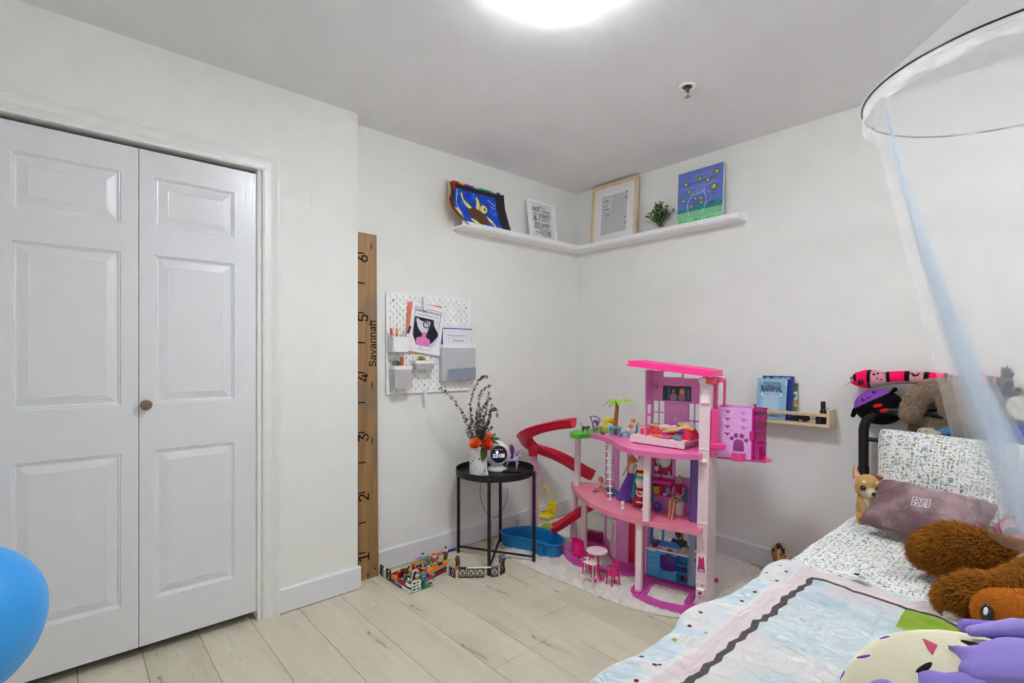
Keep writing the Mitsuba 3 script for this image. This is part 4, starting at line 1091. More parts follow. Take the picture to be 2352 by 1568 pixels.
lay((-1.510, -.297), (-1.372, -.268), [[(6, '#7fb4d8'), (11, '#cfcfcf')], [(4, '#2c5fb0'), (6, DRD), (8, DRD)], [(3, '#2f7a4a'), (3, ORG), (11, DRD)], [(6, GRY), (7, BLK), (5, BLK)], [(8, GRY), (9, GRY)], [(8, ORG), (9, '#e8731c')]])
lay((-1.505, -.293), (-1.345, -.260), [[(20, None)]] * 6 + [[(3, '#ef9a22'), (6, ORG), (4, BLK), (7, '#f0931d')]])
lay((-1.380, -.262), (-1.388, -.140), [[(15, '#6b6f78')], [(7, '#9a86bd'), (8, GRY)], [(8, '#8f5f9e'), (7, '#7a7e86')], [(15, '#5b6068')], [(8, '#6f747c'), (7, '#e07f1e')], [(3, GRY), (6, None), (6, '#d4607a')]])
lay((-1.505, -.140), (-1.388, -.128), [[(7, '#4a2c1c'), (8, BLK)], [(6, '#e8d23a'), (8, '#8d2a1e')], [(9, DKB), (5, ORG)], [(9, '#c9ad74'), (6, '#ef9a22')], [(9, '#c9ad74'), (6, GRY)], [(5, '#c9ad74'), (10, GRY)]])
lay((-1.638, -.160), (-1.505, -.135), [[(8, DRD), (8, ORG)], [(6, '#c22a20'), (10, DRD)], [(5, '#e07f1e'), (5, DRD)], [(4, DRD), (5, ORG)]])
lay((-1.560, -.300), (-1.505, -.250), [[(9, '#e9e9e6')], [(4, '#e8b92b'), (5, WHT)]])
lay((-1.505, -.250), (-1.400, -.225), [[(13, '#2c6fb5')], [(4, WHT), (9, '#74c0d6')], [(4, '#74c0d6'), (3, '#2d2d2f'), (4, '#e8842a')]])
lay((-1.505, -.20), (-1.41, -.178), [[(11, '#b3261f')], [(5, '#e8c22a'), (6, '#26262a')], [(4, '#4a2c1c'), (7, '#e9e9e6')]])
# loose pieces inside
for i in range(95):
    x = rl.uniform(-1.63, -1.40); y = rl.uniform(-.325, -.15)
    if x > -1.50 and y < -.285 + (x + 1.51) * .2: continue
    z = .0025 + rl.choice([0, 0, HB, HB, 2 * HB, 3 * HB]) + (.0 if rl.random() < .6 else .006)
    w, d, h = rl.choice([(1, 1, HB), (2, 1, HB), (1, 1, HB * 1.9), (2, 2, HB / 3), (3, 1, HB), (1, 2, HB), (4, 1, HB / 3)])
    part(LHs, 'brick', xf(brick(w, d, h, True), at(x, y, z, rl.choice([0, 90, 12, -20, 45]))), rl.choice(PAL), 'm_plastic', False)
# windows and the loose door
def lattice(nm, w, h, nx, nz, M, col, t=.0034):
    g = sbox(0, 0, w, h)
    cw, ch = (w - t * (nx + 1)) / nx, (h - t * (nz + 1)) / nz
    for i in range(nx):
        for j in range(nz): g = g.difference(sbox(t + i * (cw + t), t + j * (ch + t), t + i * (cw + t) + cw, t + j * (ch + t) + ch))
    part(LHs, nm, extr(g, .006, M), col, 'm_plastic', False)
lattice('window_frame', .049, .052, 2, 3, FR([-1.629, -.339, .004], [1, .02, 0], [0, 0, 1]), WHT)
lattice('window_frame', .030, .046, 1, 1, FR([-1.452, -.246, .022], [.75, .2, 0], [0, 0, 1]), '#dcdcda')
DM_ = FR([-1.590, -.262, .020], [.86, .25, .0], [.08, -.2, 1])
part(LHs, 'door_frame', extr(sbox(0, 0, .034, .058).difference(sbox(.0035, .0035, .0305, .0545)), .007, DM_), WHT, 'm_plastic', False)
dg = sbox(.0035, .0035, .0305, .0545)
for i in range(2):
    for j in range(2): dg = dg.difference(sbox(.007 + i * .0105, .034 + j * .0095, .0145 + i * .0105, .0405 + j * .0095))
part(LHs, 'door_leaf', extr(dg, .003, DM_ @ TR(0, 0, .002)), '#1d2a66', 'm_plastic', False, label='navy blue door leaf')
part(LHs, 'flower', cat(*[xf(extr(ellp(.006, 0, .0055, .003), .003), TR(-1.425, -.112, .072) @ RZ(a) @ RY(-30)) for a in range(0, 360, 60)]), '#262a66', 'm_plastic', False)
part(LHs, 'round_plate', lathe([(.010, .0), (.012, .003), (0, .0035)], 16, TR(-1.405, -.205, .045)), '#c5c7c9', 'm_plastic', 40)
part(LHs, 'awning', xf(bx([0, 0, 0], [.045, .012, .008]), at(-1.47, -.115, .055, 10)), '#b9a9d0', 'm_plastic', False)
# barn-door pieces at the left end
def xpanel(M, w, h, col, t=.0042):
    g = sbox(0, 0, w, h).difference(sbox(t, t, w - t, h - t)).union(stroke([(t * .5, t * .5), (w - t * .5, h - t * .5)], t * .62)).union(stroke([(t * .5, h - t * .5), (w - t * .5, t * .5)], t * .62)).intersection(sbox(0, 0, w, h))
    return extr(g, .0055, M)
FC = thing('toy_fence', 'row of dark brown crossed toy fence panels at the feet of the side table', 'toy fence')
def fpanel(a, b, h, col='#2e1e18'):
    a, b = np.array(a), np.array(b); d = (b - a) / np.linalg.norm(b - a)
    part(FC, 'fence_panel', xpanel(FR([*a, .0005], [*d, 0], [0, 0, 1]), np.linalg.norm(b - a), h, col), col, 'm_plastic', False)
for a, b, c in (((-1.368, -.300), (-1.366, -.340), '#2e1e18'), ((-1.350, -.347), (-1.321, -.374), '#3d2317'), ((-1.318, -.377), (-1.286, -.404), '#241712'), ((-1.283, -.407), (-1.246, -.434), '#1f1410'), ((-1.217, -.454), (-1.183, -.473), '#3f2117'), ((-1.166, -.470), (-1.124, -.456), '#1f1512'), ((-1.066, -.345), (-1.052, -.358), '#3a2418')):
    fpanel(a, b, .047, c)
def frail(a, b, z, col, n):
    a, b = np.array(a), np.array(b); d = b - a; ang = math.degrees(math.atan2(d[1], d[0])); m = brick(max(1, int(np.linalg.norm(d) / U)), 1, HB * .55)
    part(FC, 'top_rail', xf(m, at(a[0], a[1] - .002, z, ang)), col, 'm_plastic', False)
frail((-1.362, -.325), (-1.347, -.349), .0478, '#d8523f', 2); frail((-1.352, -.348), (-1.315, -.377), .0478, '#23233a', 4); frail((-1.315, -.378), (-1.217, -.456), .0478, '#e9e8e4', 14); frail((-1.217, -.456), (-1.160, -.474), .0478, '#8a72b8', 6); frail((-1.166, -.471), (-1.122, -.458), .0478, '#26252b', 5)
part(FC, 'fence_post', xf(brick(1, 1, .050), at(-1.376, -.300, .0005, 0)), '#8779b0', 'm_plastic', False); part(FC, 'fence_post', xf(brick(1, 1, .060), at(-1.130, -.459, .0005, 10)), '#1d1c20', 'm_plastic', False)
part(FC, 'clip_brick', xf(brick(1, 1, .018), at(-1.126, -.466, .030, 10)), '#d7e03a', 'm_plastic', False)
FD = thing('toy_door_row', 'two dark crossed toy barn doors and a white cupboard left of the brick house', 'toy fence')
part(FD, 'barn_door', xpanel(FR([-1.637, -.030, .0005], [0, -1, 0], [0, 0, 1], [-1, 0, 0]), .040, .050, DKB), '#2b1d17', 'm_plastic', False)
part(FD, 'barn_door', xpanel(FR([-1.640, -.105, .0005], [0, -1, 0], [0, 0, 1], [-1, 0, 0]), .045, .056, DKB), '#3a2018', 'm_plastic', False)
part(FD, 'cupboard', bx([-1.648, -.100, .0005], [-1.630, -.076, .048], .001), '#e4e0d2', 'm_plastic', False)
for zz in (.006, .028): part(FD, 'cupboard_panel', bx([-1.6492, -.096, zz], [-1.648, -.080, zz + .016]), '#cfc8b4', 'm_plastic', False)
WS = thing('brick_strip', 'low line of yellow, orange and purple toy bricks on the floor along the baseboard', 'toy bricks')
xs_ = -1.375
for n_, c in ((4, '#cfd62e'), (5, '#e8c02a'), (8, '#e5741d'), (2, '#3b1d52'), (9, '#372a78')):
    part(WS, 'brick', xf(brick(n_, 1, HB * 1.2), at(xs_, -.030 + .0 * xs_, .0005, 0)), c, 'm_plastic', False); xs_ += n_ * U + .0002
BS = thing('toy_nest', 'dark toy bowl with white eggs and an orange top beside the brick house', 'toy')
part(BS, 'bowl', lathe([(0, .020), (.018, .022), (.024, .036), (.021, .036), (.016, .027), (0, .026)], 20, TR(-1.345, -.105, .0)), '#2b211c', 'm_plastic', 40)
part(BS, 'stand', lathe([(.012, .0005), (.012, .021)], 12, TR(-1.345, -.105, .0)), '#2f6b35', 'm_plastic', 40)
for dx, dy in ((-.007, -.006), (.008, -.004), (0, .008)): part(BS, 'egg', ell((-1.345 + dx, -.105 + dy, .036), (.007, .007, .009), 2), '#ece9e0', 'm_plastic', True)
part(BS, 'orange_top', bx([-1.352, -.103, .044], [-1.338, -.090, .052], .001), '#e8671c', 'm_plastic', False)
h1 = thing('toy_horse', 'small brown toy horse with a red haired rider, standing beside the brick house', 'toy horse'); beast(h1, at(-1.300, -.150, .0005, -128), .056, '#5a4429', leg_up=1, mane='#4a3822')
h2 = thing('toy_horse', 'small brown toy horse alone behind the toy fence', 'toy horse'); beast(h2, at(-1.283, -.245, .0005, -120), .056, '#5c472c', leg_up=0, mane='#4c3a22')
f1 = thing('toy_figure', 'toy figure with dark red hair and white top riding the brown toy horse', 'toy figure'); figure(f1, at(-1.300, -.150, .053, -128), .042, '#d8a070', '#6b1512', '#e4e6e8', '#5a4a9a')
f2 = thing('toy_figure', 'toy figure in a light blue top on the last fence post', 'toy figure'); figure(f2, at(-1.121, -.451, .0615, -120), .034, '#3a3b40', '#4b4d55', '#6fa7c4', '#2a2a30')
h3 = thing('toy_horse', 'small dark brown toy horse inside the brick house', 'toy horse'); beast(h3, at(-1.592, -.215, .045, -40), .030, '#44271a', mane='#2c1810')
f3 = thing('toy_figure', 'toy figure in blue inside the brick house', 'toy figure'); figure(f3, at(-1.545, -.285, .024, -90), .034, '#e0a878', '#2c58a8', '#2c6fb5', '#2a4a9c')

# ------------------------------------------------------------------ winged unicorn
PG = thing('toy_unicorn', 'small purple and white winged unicorn figure with blue and pink wings on the side table', 'toy unicorn')
gM = at(-.905, -.275, TZ + .001, -42)
beast(PG, gM, .068, '#b9aed0', leg_up=0, mane='#5a2f86')
part(PG, 'horn', xf(tube([(.70, 0, 1.36), (.82, 0, 1.62)], [.03, .004], 8), gM @ SC(.068)), '#e8e4dc', 'm_plastic', True)
def wing(sd, cols):
    W_ = []
    for i in range(6):
        a = math.radians(62 + i * 13); L = 1.5 - i * .12
        W_.append((.10 - i * .07, a, L))
    ms, cs = [], []
    for i, (x0, a, L) in enumerate(W_):
        g = ellp(L / 2, 0, L / 2, .12, 0); m = extr(g, .04); m = xf(m, FR([x0, sd * .12, .95], [-math.cos(a) * .7 + .1, sd * .42, math.sin(a)], [-.6, 0, -.4])); ms.append(m)
        t = (m[0][:, 2] - .95) / 1.5; cs.append(C(cols[0]) * (1 - np.clip(t, 0, 1))[:, None] + C(cols[1]) * np.clip(t, 0, 1)[:, None])
    part(PG, 'wing', xf(cat(*ms), gM @ SC(.062)), np.vstack(cs), 'm_plastic', False)
wing(1, ('#c02a8c', '#222c78')); wing(-1, ('#6a3f9c', '#8c2a6c'))

# ------------------------------------------------------------------ rug
rug = smooth_poly([(-.93, -.13), (-.985, -.35), (-.99, -.60), (-.97, -.88), (-.955, -1.10), (-.885, -1.30), (-.76, -1.435), (-.5, -1.50), (-.2, -1.46), (-.07, -1.36), (-.022, -1.2), (-.020, -.6), (-.035, -.12), (-.4, -.045), (-.8, -.05)], 120)
RG = thing('shag_rug', 'fluffy white shag rug on the floor under the pink dollhouse', 'rug')
part(RG, 'backing', extr(rug, .004, TR(0, 0, .0005)), '#d8d2c4', 'm_matte', False)
POOL_RIM = smooth_poly([(-.862, -.125), (-.78, -.135), (-.69, -.193), (-.648, -.30), (-.655, -.42), (-.722, -.53), (-.80, -.535), (-.842, -.455), (-.852, -.36), (-.885, -.27), (-.905, -.18)], 72)
def rug_pile():
    rng = np.random.default_rng(31); minx, miny, maxx, maxy = rug.bounds
    from shapely import contains_xy
    P = rng.uniform([minx, miny], [maxx, maxy], (130000, 2)); P = P[contains_xy(rug.buffer(.004), P[:, 0], P[:, 1]) & ~contains_xy(POOL_RIM.buffer(-.012), P[:, 0], P[:, 1])]
    n = len(P); q = np.c_[P, np.full(n, .003)]
    cl = meshkit.noise(np.c_[P * 34, np.zeros(n)], 2) * 2 * PI * 2
    D = np.c_[np.cos(cl), np.sin(cl), np.zeros(n)]
    v, f, nn = tufts(q, np.tile([0, 0, 1.0], (n, 1)), D, .0185, .0030, .45, rng, .55)
    c = C('#e9e6df')[None] * rng.uniform(.86, 1.08, (n, 1))
    k = pkey(RG + '__pile'); put(k, (v, f), np.repeat(np.clip(c, 0, .92), 5, 0), 'm_matte', False, nor=nn); labels[k] = {'kind': 'stuff'}
rug_pile()

# ------------------------------------------------------------------ blue pool and red slide
PZ = .006
rim = smooth_poly([(-.862, -.125), (-.78, -.135), (-.69, -.193), (-.648, -.30), (-.655, -.42), (-.722, -.53), (-.80, -.535), (-.842, -.455), (-.852, -.36), (-.885, -.27), (-.905, -.18)], 72)
PO = thing('toy_pool', 'blue toy pool on the white rug behind the side table leg', 'toy pool')
def basin(poly, z0, z1, t=.006):
    o = np.array(poly.exterior.coords)[:-1]; c = o.mean(0); k = len(o)
    def ringz(s, off, z):
        q = np.array(Polygon(o).buffer(off).exterior.coords)[:-1]; d = np.r_[0, np.cumsum(np.linalg.norm(np.diff(np.vstack([q, q[:1]]), axis=0), axis=1))]
        i0 = np.argmin(np.linalg.norm(q - (c + [.3, 0]), axis=1)); q = np.roll(q, -i0, 0); d = np.r_[0, np.cumsum(np.linalg.norm(np.diff(np.vstack([q, q[:1]]), axis=0), axis=1))]
        if Polygon(q).exterior.is_ccw is False: q = q[::-1]; q = np.roll(q, 1, 0); d = np.r_[0, np.cumsum(np.linalg.norm(np.diff(np.vstack([q, q[:1]]), axis=0), axis=1))]
        t_ = np.linspace(0, d[-1], k, endpoint=False); qq = np.vstack([q, q[:1]])
        return np.c_[np.interp(t_, d, qq[:, 0]), np.interp(t_, d, qq[:, 1]), np.full(k, z)]
    R = [ringz(1, -.022, z0), ringz(1, -.016, z0 + .003), ringz(1, -.006, z1 - .010), ringz(1, .002, z1 - .009), ringz(1, .004, z1 - .003), ringz(1, .0, z1), ringz(1, -.008, z1 - .001), ringz(1, -.011, z1 - .006), ringz(1, -.022, z0 + .010), ringz(1, -.028, z0 + .006)]
    v = np.vstack(R + [[[*c, z0]], [[*c, z0 + .006]]]); f = []
    for i in range(len(R) - 1):
        a = i * k
        for j in range(k):
            j2 = (j + 1) % k; f += [[a + j, a + j2, a + k + j2], [a + j, a + k + j2, a + k + j]]
    e = (len(R) - 1) * k
    f += [[len(v) - 2, (j + 1) % k, j] for j in range(k)] + [[len(v) - 1, e + j, e + (j + 1) % k] for j in range(k)]
    return v, np.array(f)
part(PO, 'basin', basin(rim, PZ, .088), '#1273b0', 'm_plastic', 35)
part(PO, 'spout_notch', bx([-.848, -.47, .012], [-.838, -.43, .072], .003), '#0f6ba6', 'm_plastic', False)
scene['m_red_plastic'] = VC(0.25, specular=0.5)
SL = thing('toy_slide', 'red curved toy slide running from the dollhouse roof down around a pink post', 'toy slide')
def trough(path, w, h, t=.0035, nc=9):
    p = spline(path, 64); T_ = np.gradient(p, axis=0); T_ /= np.linalg.norm(T_, axis=1, keepdims=True)
    S_ = np.cross(T_, [0, 0, 1.0]); S_ /= np.linalg.norm(S_, axis=1, keepdims=True); Up = np.cross(S_, T_)
    a = np.linspace(-1, 1, nc); prof = [(q * w / 2 * (1 if abs(q) < .99 else 1), h * abs(q) ** 3.2) for q in a]
    prof = [(-w / 2 - .006, h - .002)] + [(-w / 2 - .004, h + .001)] + prof + [(w / 2 + .004, h + .001), (w / 2 + .006, h - .002)]
    inn = prof; out = [(x * (1 + t * 2 / w) if abs(x) > w * .3 else x, z - t) for x, z in prof][::-1]
    ring_ = inn + out; k = len(ring_)
    v = np.vstack([p[i] + np.outer([q[0] for q in ring_], S_[i]) + np.outer([q[1] for q in ring_], Up[i]) for i in range(len(p))]); f = []
    for i in range(len(p) - 1):
        for j in range(k):
            j2 = (j + 1) % k; f += [[i * k + j, (i + 1) * k + j2, i * k + j2], [i * k + j, (i + 1) * k + j, (i + 1) * k + j2]]
    n_ = len(inn)
    for e, s in ((0, 1), ((len(p) - 1) * k, -1)):
        for j in range(n_ - 1):
            q = [e + j, e + j + 1, e + k - 2 - j, e + k - 1 - j]; f += [[q[0], q[1], q[2]][::s], [q[0], q[2], q[3]][::s]]
    return v, np.array(f)
RED = '#cf1f3c'
part(SL, 'upper_chute', trough([(-.655, -.545, .752), (-.69, -.42, .728), (-.718, -.30, .690), (-.705, -.18, .630), (-.635, -.115, .568), (-.555, -.125, .528), (-.49, -.22, .492), (-.465, -.35, .448), (-.452, -.5, .400)], .082, .052), RED, 'm_red_plastic', 40)
part(SL, 'lower_chute', trough([(-.485, -.68, .325), (-.55, -.58, .245), (-.60, -.50, .180), (-.64, -.44, .125), (-.675, -.395, .095)], .092, .042), RED, 'm_red_plastic', 40)
part(SL, 'post', tube([(-.603, -.150, .008), (-.603, -.150, .565)], .0215, 20), '#d78fc4', 'm_plastic', 40, label='pink slide post')
part(SL, 'post_socket', lathe([(.030, .520), (.033, .570), (.024, .595), (0, .596)], 20, TR(-.610, -.150, 0)), RED, 'm_red_plastic', 40)
part(SL, 'swing_arm', cat(tube(spline([(-.603, -.150, .42), (-.62, -.21, .425), (-.632, -.268, .412)], 10), .006, 8)), '#cf84bd', 'm_plastic', True)
part(SL, 'chain', cat(*[lathe([(.0035, -.0015), (.005, 0), (.0035, .0015), (.002, 0), (.0035, -.0015)], 8, TR(-.632, -.270, .408 - i * .0085) @ RX(90 * (i % 2)) @ RY(90)) for i in range(7)]), '#d58cc2', 'm_plastic', True)
SW = thing('toy_swing', 'yellow toy swing seat hanging from the pink slide post', 'toy swing')
sx, sy, s0 = -.633, -.288, .350
part(SW, 'frame', cat(tube(spline([(sx, sy, s0), (sx - .035, sy + .02, s0 - .06), (sx - .045, sy + .01, s0 - .14), (sx - .055, sy - .005, s0 - .175)], 16), .003, 6), tube(spline([(sx, sy, s0), (sx + .03, sy - .02, s0 - .045), (sx + .048, sy - .035, s0 - .11)], 16), .003, 6), tube(spline([(sx, sy, s0), (sx + .005, sy - .02, s0 - .07), (sx + .0, sy - .025, s0 - .13), (sx - .012, sy - .035, s0 - .185)], 16), .003, 6)), '#d9c21f', 'm_plastic', True)
part(SW, 'seat', blob([((sx - .045, sy + .0, s0 - .180), .017, (sx - .02, sy - .045, s0 - .185), .017), ((sx - .02, sy - .045, s0 - .185), .016, (sx + .01, sy - .025, s0 - .182), .015), ((sx + .01, sy - .025, s0 - .182), .016, (sx - .01, sy + .0, s0 - .178), .016), ((sx - .03, sy, s0 - .18), .014, (sx + .01, sy - .04, s0 - .18), .014)], .006, 6), '#e0c821', 'm_plastic', True)
part(SW, 'backrest', blob([((sx + .012, sy + .005, s0 - .17), .014, (sx + .028, sy - .005, s0 - .11), .013), ((sx + .030, sy - .045, s0 - .17), .014, (sx + .043, sy - .048, s0 - .11), .013), ((sx + .028, sy - .005, s0 - .11), .013, (sx + .043, sy - .048, s0 - .11), .013), ((sx + .012, sy + .005, s0 - .17), .014, (sx + .043, sy - .048, s0 - .11), .013), ((sx + .02, sy, s0 - .17), .014, (sx + .03, sy - .045, s0 - .17), .013)], .006, 6), '#dcc420', 'm_plastic', True)
part(SW, 'strap', tube([(sx - .035, sy + .008, s0 - .155), (sx + .0, sy - .03, s0 - .150), (sx + .022, sy - .05, s0 - .165)], .0028, 6), '#8c6a35', 'm_satin', True)
part(SW, 'hook', tube([(sx, sy, s0), (sx, sy + .015, s0 + .004)], .003, 6), '#d9c21f', 'm_plastic', True)
LP = thing('toy_lily_pad', 'lime green toy leaf shaped pad standing behind the blue pool', 'toy leaf')
part(LP, 'pad', extr(smooth_poly([(-.05, .0), (-.02, .045), (.03, .045), (.06, .01), (.02, -.03), (-.03, -.03)]), .012, TR(-.485, -.165, .012) @ RX(20)), '#8fae2a', 'm_plastic', False)
TL = thing('toy_step', 'teal toy base ring at the foot of the pink slide post', 'toy base')
part(TL, 'ring', lathe([(.030, .006), (.075, .006), (.080, .014), (.072, .030), (.030, .034)], 36, TR(-.603, -.130, 0)), '#1f9d9a', 'm_plastic', 40)
GF = thing('toy_frog', 'olive green lumpy toy between the slide end and the dollhouse base', 'toy')
part(GF, 'body', blob([((-.66, -.545, .030), .022, (-.64, -.575, .032), .024), ((-.655, -.565, .050), .014, (-.645, -.575, .055), .012), ((-.63, -.60, .022), .014, (-.625, -.61, .024), .012)], .008, 5), '#7d8a34', 'm_satin', True)
for a in ((-.668, -.572, .052), (-.66, -.585, .058)): part(GF, 'eye', ell(a, .004, 2), '#20200f', 'm_gloss', True)
# ------------------------------------------------------------------ the pink dollhouse
# house axes: s runs along its front to the left, t into its depth, z up; it leans a little on the rug
A_ = math.radians(14.5)
ES, ET = np.array([-math.sin(A_), math.cos(A_), 0]), np.array([math.cos(A_), math.sin(A_), 0])
HO = np.array([-.760, -1.385, .006])
HM = np.eye(4); HM[:3, 0] = ET; HM[:3, 1] = ES; HM[:3, 2] = np.array([0, 0, 1]) - .02 * ES; HM[:3, 3] = HO     # columns: t, s, z
def LW(s, t, z): return HM[:3, :3] @ [t, s, z - .006] + HO
def DV(s, t, z=0): return HM[:3, :3] @ [t, s, z]
def hb(s0, s1, t0, t1, z0, z1, bev=0): return xf(bx([t0, s0, z0 - .006], [t1, s1, z1 - .006], bev), HM)
def hx(poly_st, z0, z1):
    p = Polygon([(b, a) for a, b in poly_st]) if not hasattr(poly_st, 'geom_type') else affinity.affine_transform(poly_st, [0, 1, 1, 0, 0, 0])
    return xf(extr(p.buffer(0), z1 - z0, TR(0, 0, z0 - .006)), HM)
def hface(t): return HM @ FR([t, 0, -.006], [0, -1, 0], [0, 0, 1], [-1, 0, 0])     # wall drawing plane: x = -s, y = z, out towards the viewer
def hwall(poly, t, th): return extr(poly, th, hface(t))            # poly in (-s, z); front face at depth t - th
DH = thing('dollhouse', 'large pink three storey dollhouse with white pillars standing on the shag rug', 'dollhouse')
PNK, PUR, SAL, COL = '#d8689c', '#c2489f', '#dd8093', '#e6cdd2'
# ground floor frames
front = Polygon([(.315, .0), (.30, -.02), (.24, -.048), (.17, -.062), (.10, -.060), (.04, -.050), (-.005, -.042), (-.005, .035), (.05, .05), (.05, .225), (.33, .225), (.33, .03)])
hole = Polygon([(.245, -.002), (.165, -.020), (.065, -.006), (.065, .172), (.262, .172)])
part(DH, 'ground_frame', hx(front.difference(hole), .006, .026), PUR, label='magenta ground frame of the right bay')
for q_ in (hb(.268, .316, -.014, .022, .026, .036, .002), hb(-.004, .03, -.034, .016, .026, .036, .002), hb(.268, .31, .02, .19, .026, .034, .001), hb(.045, .07, .02, .19, .026, .034, .001)): part(DH, 'frame_step', q_, '#b8418f')
cur = spline([(.33, .215, 0), (.376, .196, 0), (.43, .166, 0), (.52, .150, 0), (.62, .146, 0), (.71, .157, 0), (.785, .209, 0), (.84, .27, 0), (.868, .32, 0)], 40)[:, :2]
wing_o = Polygon(list(map(tuple, cur)) + [(.885, .37), (.86, .41), (.71, .58), (.66, .575), (.585, .45), (.49, .33), (.34, .33)])
inner = wing_o.buffer(-.055).difference(sbox(.30, .10, .505, .40)).difference(Polygon([(.50, .29), (.70, .56), (.62, .56), (.48, .36)]).buffer(.012))
part(DH, 'ground_frame', hx(wing_o.difference(inner), .006, .026), PUR, label='purple curved ground frame of the left wing')
part(DH, 'doorstep', hx(Polygon([(.33, .215), (.37, .20), (.44, .175), (.47, .22), (.44, .30), (.33, .30)]), .026, .034), PUR)
# floors
f2 = Polygon([(-.002, -.012), (.10, -.016), (.20, -.018), (.302, -.015), (.38, .004), (.46, .03), (.535, .070), (.606, .116), (.668, .174), (.73, .24), (.785, .305), (.826, .362), (.872, .43), (.886, .458), (.80, .50), (.745, .525), (.70, .575), (.66, .56), (.50, .34), (.34, .30), (.33, .27), (.0, .27)])
part(DH, 'second_floor', hx(f2, .362, .386), SAL, 'm_plastic', False, label='salmon pink curved second floor')
part(DH, 'second_floor_boards', hx(Polygon([(.004, -.004), (.10, -.008), (.285, -.008), (.285, .205), (.004, .205)]), .386, .3868), '#d9738f', 'm_plastic', False)
for i in range(12): part(DH, 'board_line', hb(.006, .284, .004 + i * .0165, .0052 + i * .0165, .3868, .3874), '#cf6586', 'm_plastic', False)
f3p = Polygon([(.006, -.014), (.07, -.050), (.148, -.073), (.225, -.078), (.301, -.063), (.36, -.02), (.407, .026), (.465, .11), (.522, .174), (.595, .23), (.680, .274), (.615, .33), (.56, .385), (.465, .33), (.345, .262), (.0, .262)])
f3g = Polygon([(.680, .274), (.715, .205), (.758, .200), (.798, .25), (.815, .34), (.785, .44), (.685, .545), (.615, .50), (.56, .385), (.615, .33)])
part(DH, 'third_floor', hx(f3p, .706, .731), PNK, 'm_plastic', False, label='pink third floor with a bulging balcony')
part(DH, 'grass_deck', hx(f3g, .706, .731), '#3f9e1e', 'm_plastic', False, label='bright green deck at the left end of the third floor')
for i in range(4): part(DH, 'board_line', hb(.02, .34, .0 + i * .03 - .05 + .05, .0012 + i * .03, .731, .7315), '#cc5a90', 'm_plastic', False)
# columns
def column(s, t, z0, z1, w=.030, d=.030): part(DH, 'column', hb(s - w / 2, s + w / 2, t - d / 2, t + d / 2, z0, z1, .002), COL, 'm_plastic', False)
column(.285, .014, .034, .362); column(.243, -.016, .386, .706); column(.815, .392, .386, .706); column(.744, .352, .026, .362); column(.855, .44, .012, .362, .034, .034)
part(DH, 'back_brace', hb(.60, .86, .44, .47, .006, .03), PUR, 'm_plastic', False)
# kitchen wall (blue)
BLU, BLD = '#3f93c8', '#2f79ad'
def sz(s0, s1, z0, z1): return sbox(-s1, z0, -s0, z1)
kw = sz(.075, .318, .026, .362).difference(sz(.255, .300, .206, .330)).difference(sz(.115, .243, .206, .330))
part(DH, 'kitchen_wall', hwall(kw, .270, .006), BLU, 'm_plastic', False, label='blue kitchen wall with window openings')
part(DH, 'kitchen_side', hb(.312, .320, .205, .27, .026, .362), '#d78cc8', 'm_plastic', False)
part(DH, 'cabinet', cat(hb(.158, .311, .208, .264, .03, .170), hb(.100, .158, .255, .264, .03, .170), hb(.100, .105, .208, .264, .03, .170), *[hb(.100, .158, .210, .264, z, z + .004) for z in (.03, .076, .118, .166)]), BLU, 'm_plastic', False, label='blue kitchen cabinets')
for z0, z1 in ((.134, .166), (.106, .131), (.036, .103)): part(DH, 'drawer_front', hb(.245, .308, .2055, .208, z0, z1, .001), '#4a9ccf', 'm_plastic', False)
part(DH, 'counter', hb(.098, .314, .200, .266, .171, .180, .002), '#e6ddde', 'm_plastic', False)
part(DH, 'towel_rail', hb(.265, .300, .196, .200, .168, .172), '#e8e4e4', 'm_plastic', False)
part(DH, 'oven_door', hb(.158, .240, .199, .208, .088, .154, .003), '#3c1f74', 'm_gloss', False, label='dark purple oven door')
part(DH, 'oven_handle', hb(.170, .230, .196, .200, .080, .090, .002), '#4d1f72', 'm_gloss', False)
part(DH, 'oven_display', hb(.185, .213, .2065, .208, .157, .165), '#12242e', 'm_gloss', False)
for i in range(8): part(DH, 'vent_slat', hb(.166, .232, .2045, .208, .038 + i * .0054, .0412 + i * .0054), '#5aa9d6', 'm_plastic', False)
part(DH, 'fridge', hb(.052, .098, .200, .262, .030, .345, .003), '#8fa6c0', 'm_plastic', False, label='grey blue fridge')
for z0, z1 in ((.070, .145), (.155, .255)): part(DH, 'fridge_handle', hb(.088, .092, .194, .200, z0, z1, .001), '#9cb4cc', 'm_plastic', False)
st_ = [(.176, .190, '#d9c27a'), (.190, .204, '#7fae6a'), (.204, .218, '#e0e0da'), (.218, .236, '#c96a3c'), (.236, .262, '#5a86a8'), (.160, .174, '#3a7fa0')]
for z0, z1, c_ in st_: part(DH, 'fridge_sticker', hb(.056, .070, .1994, .200, z0, z1), c_, 'm_satin', False)
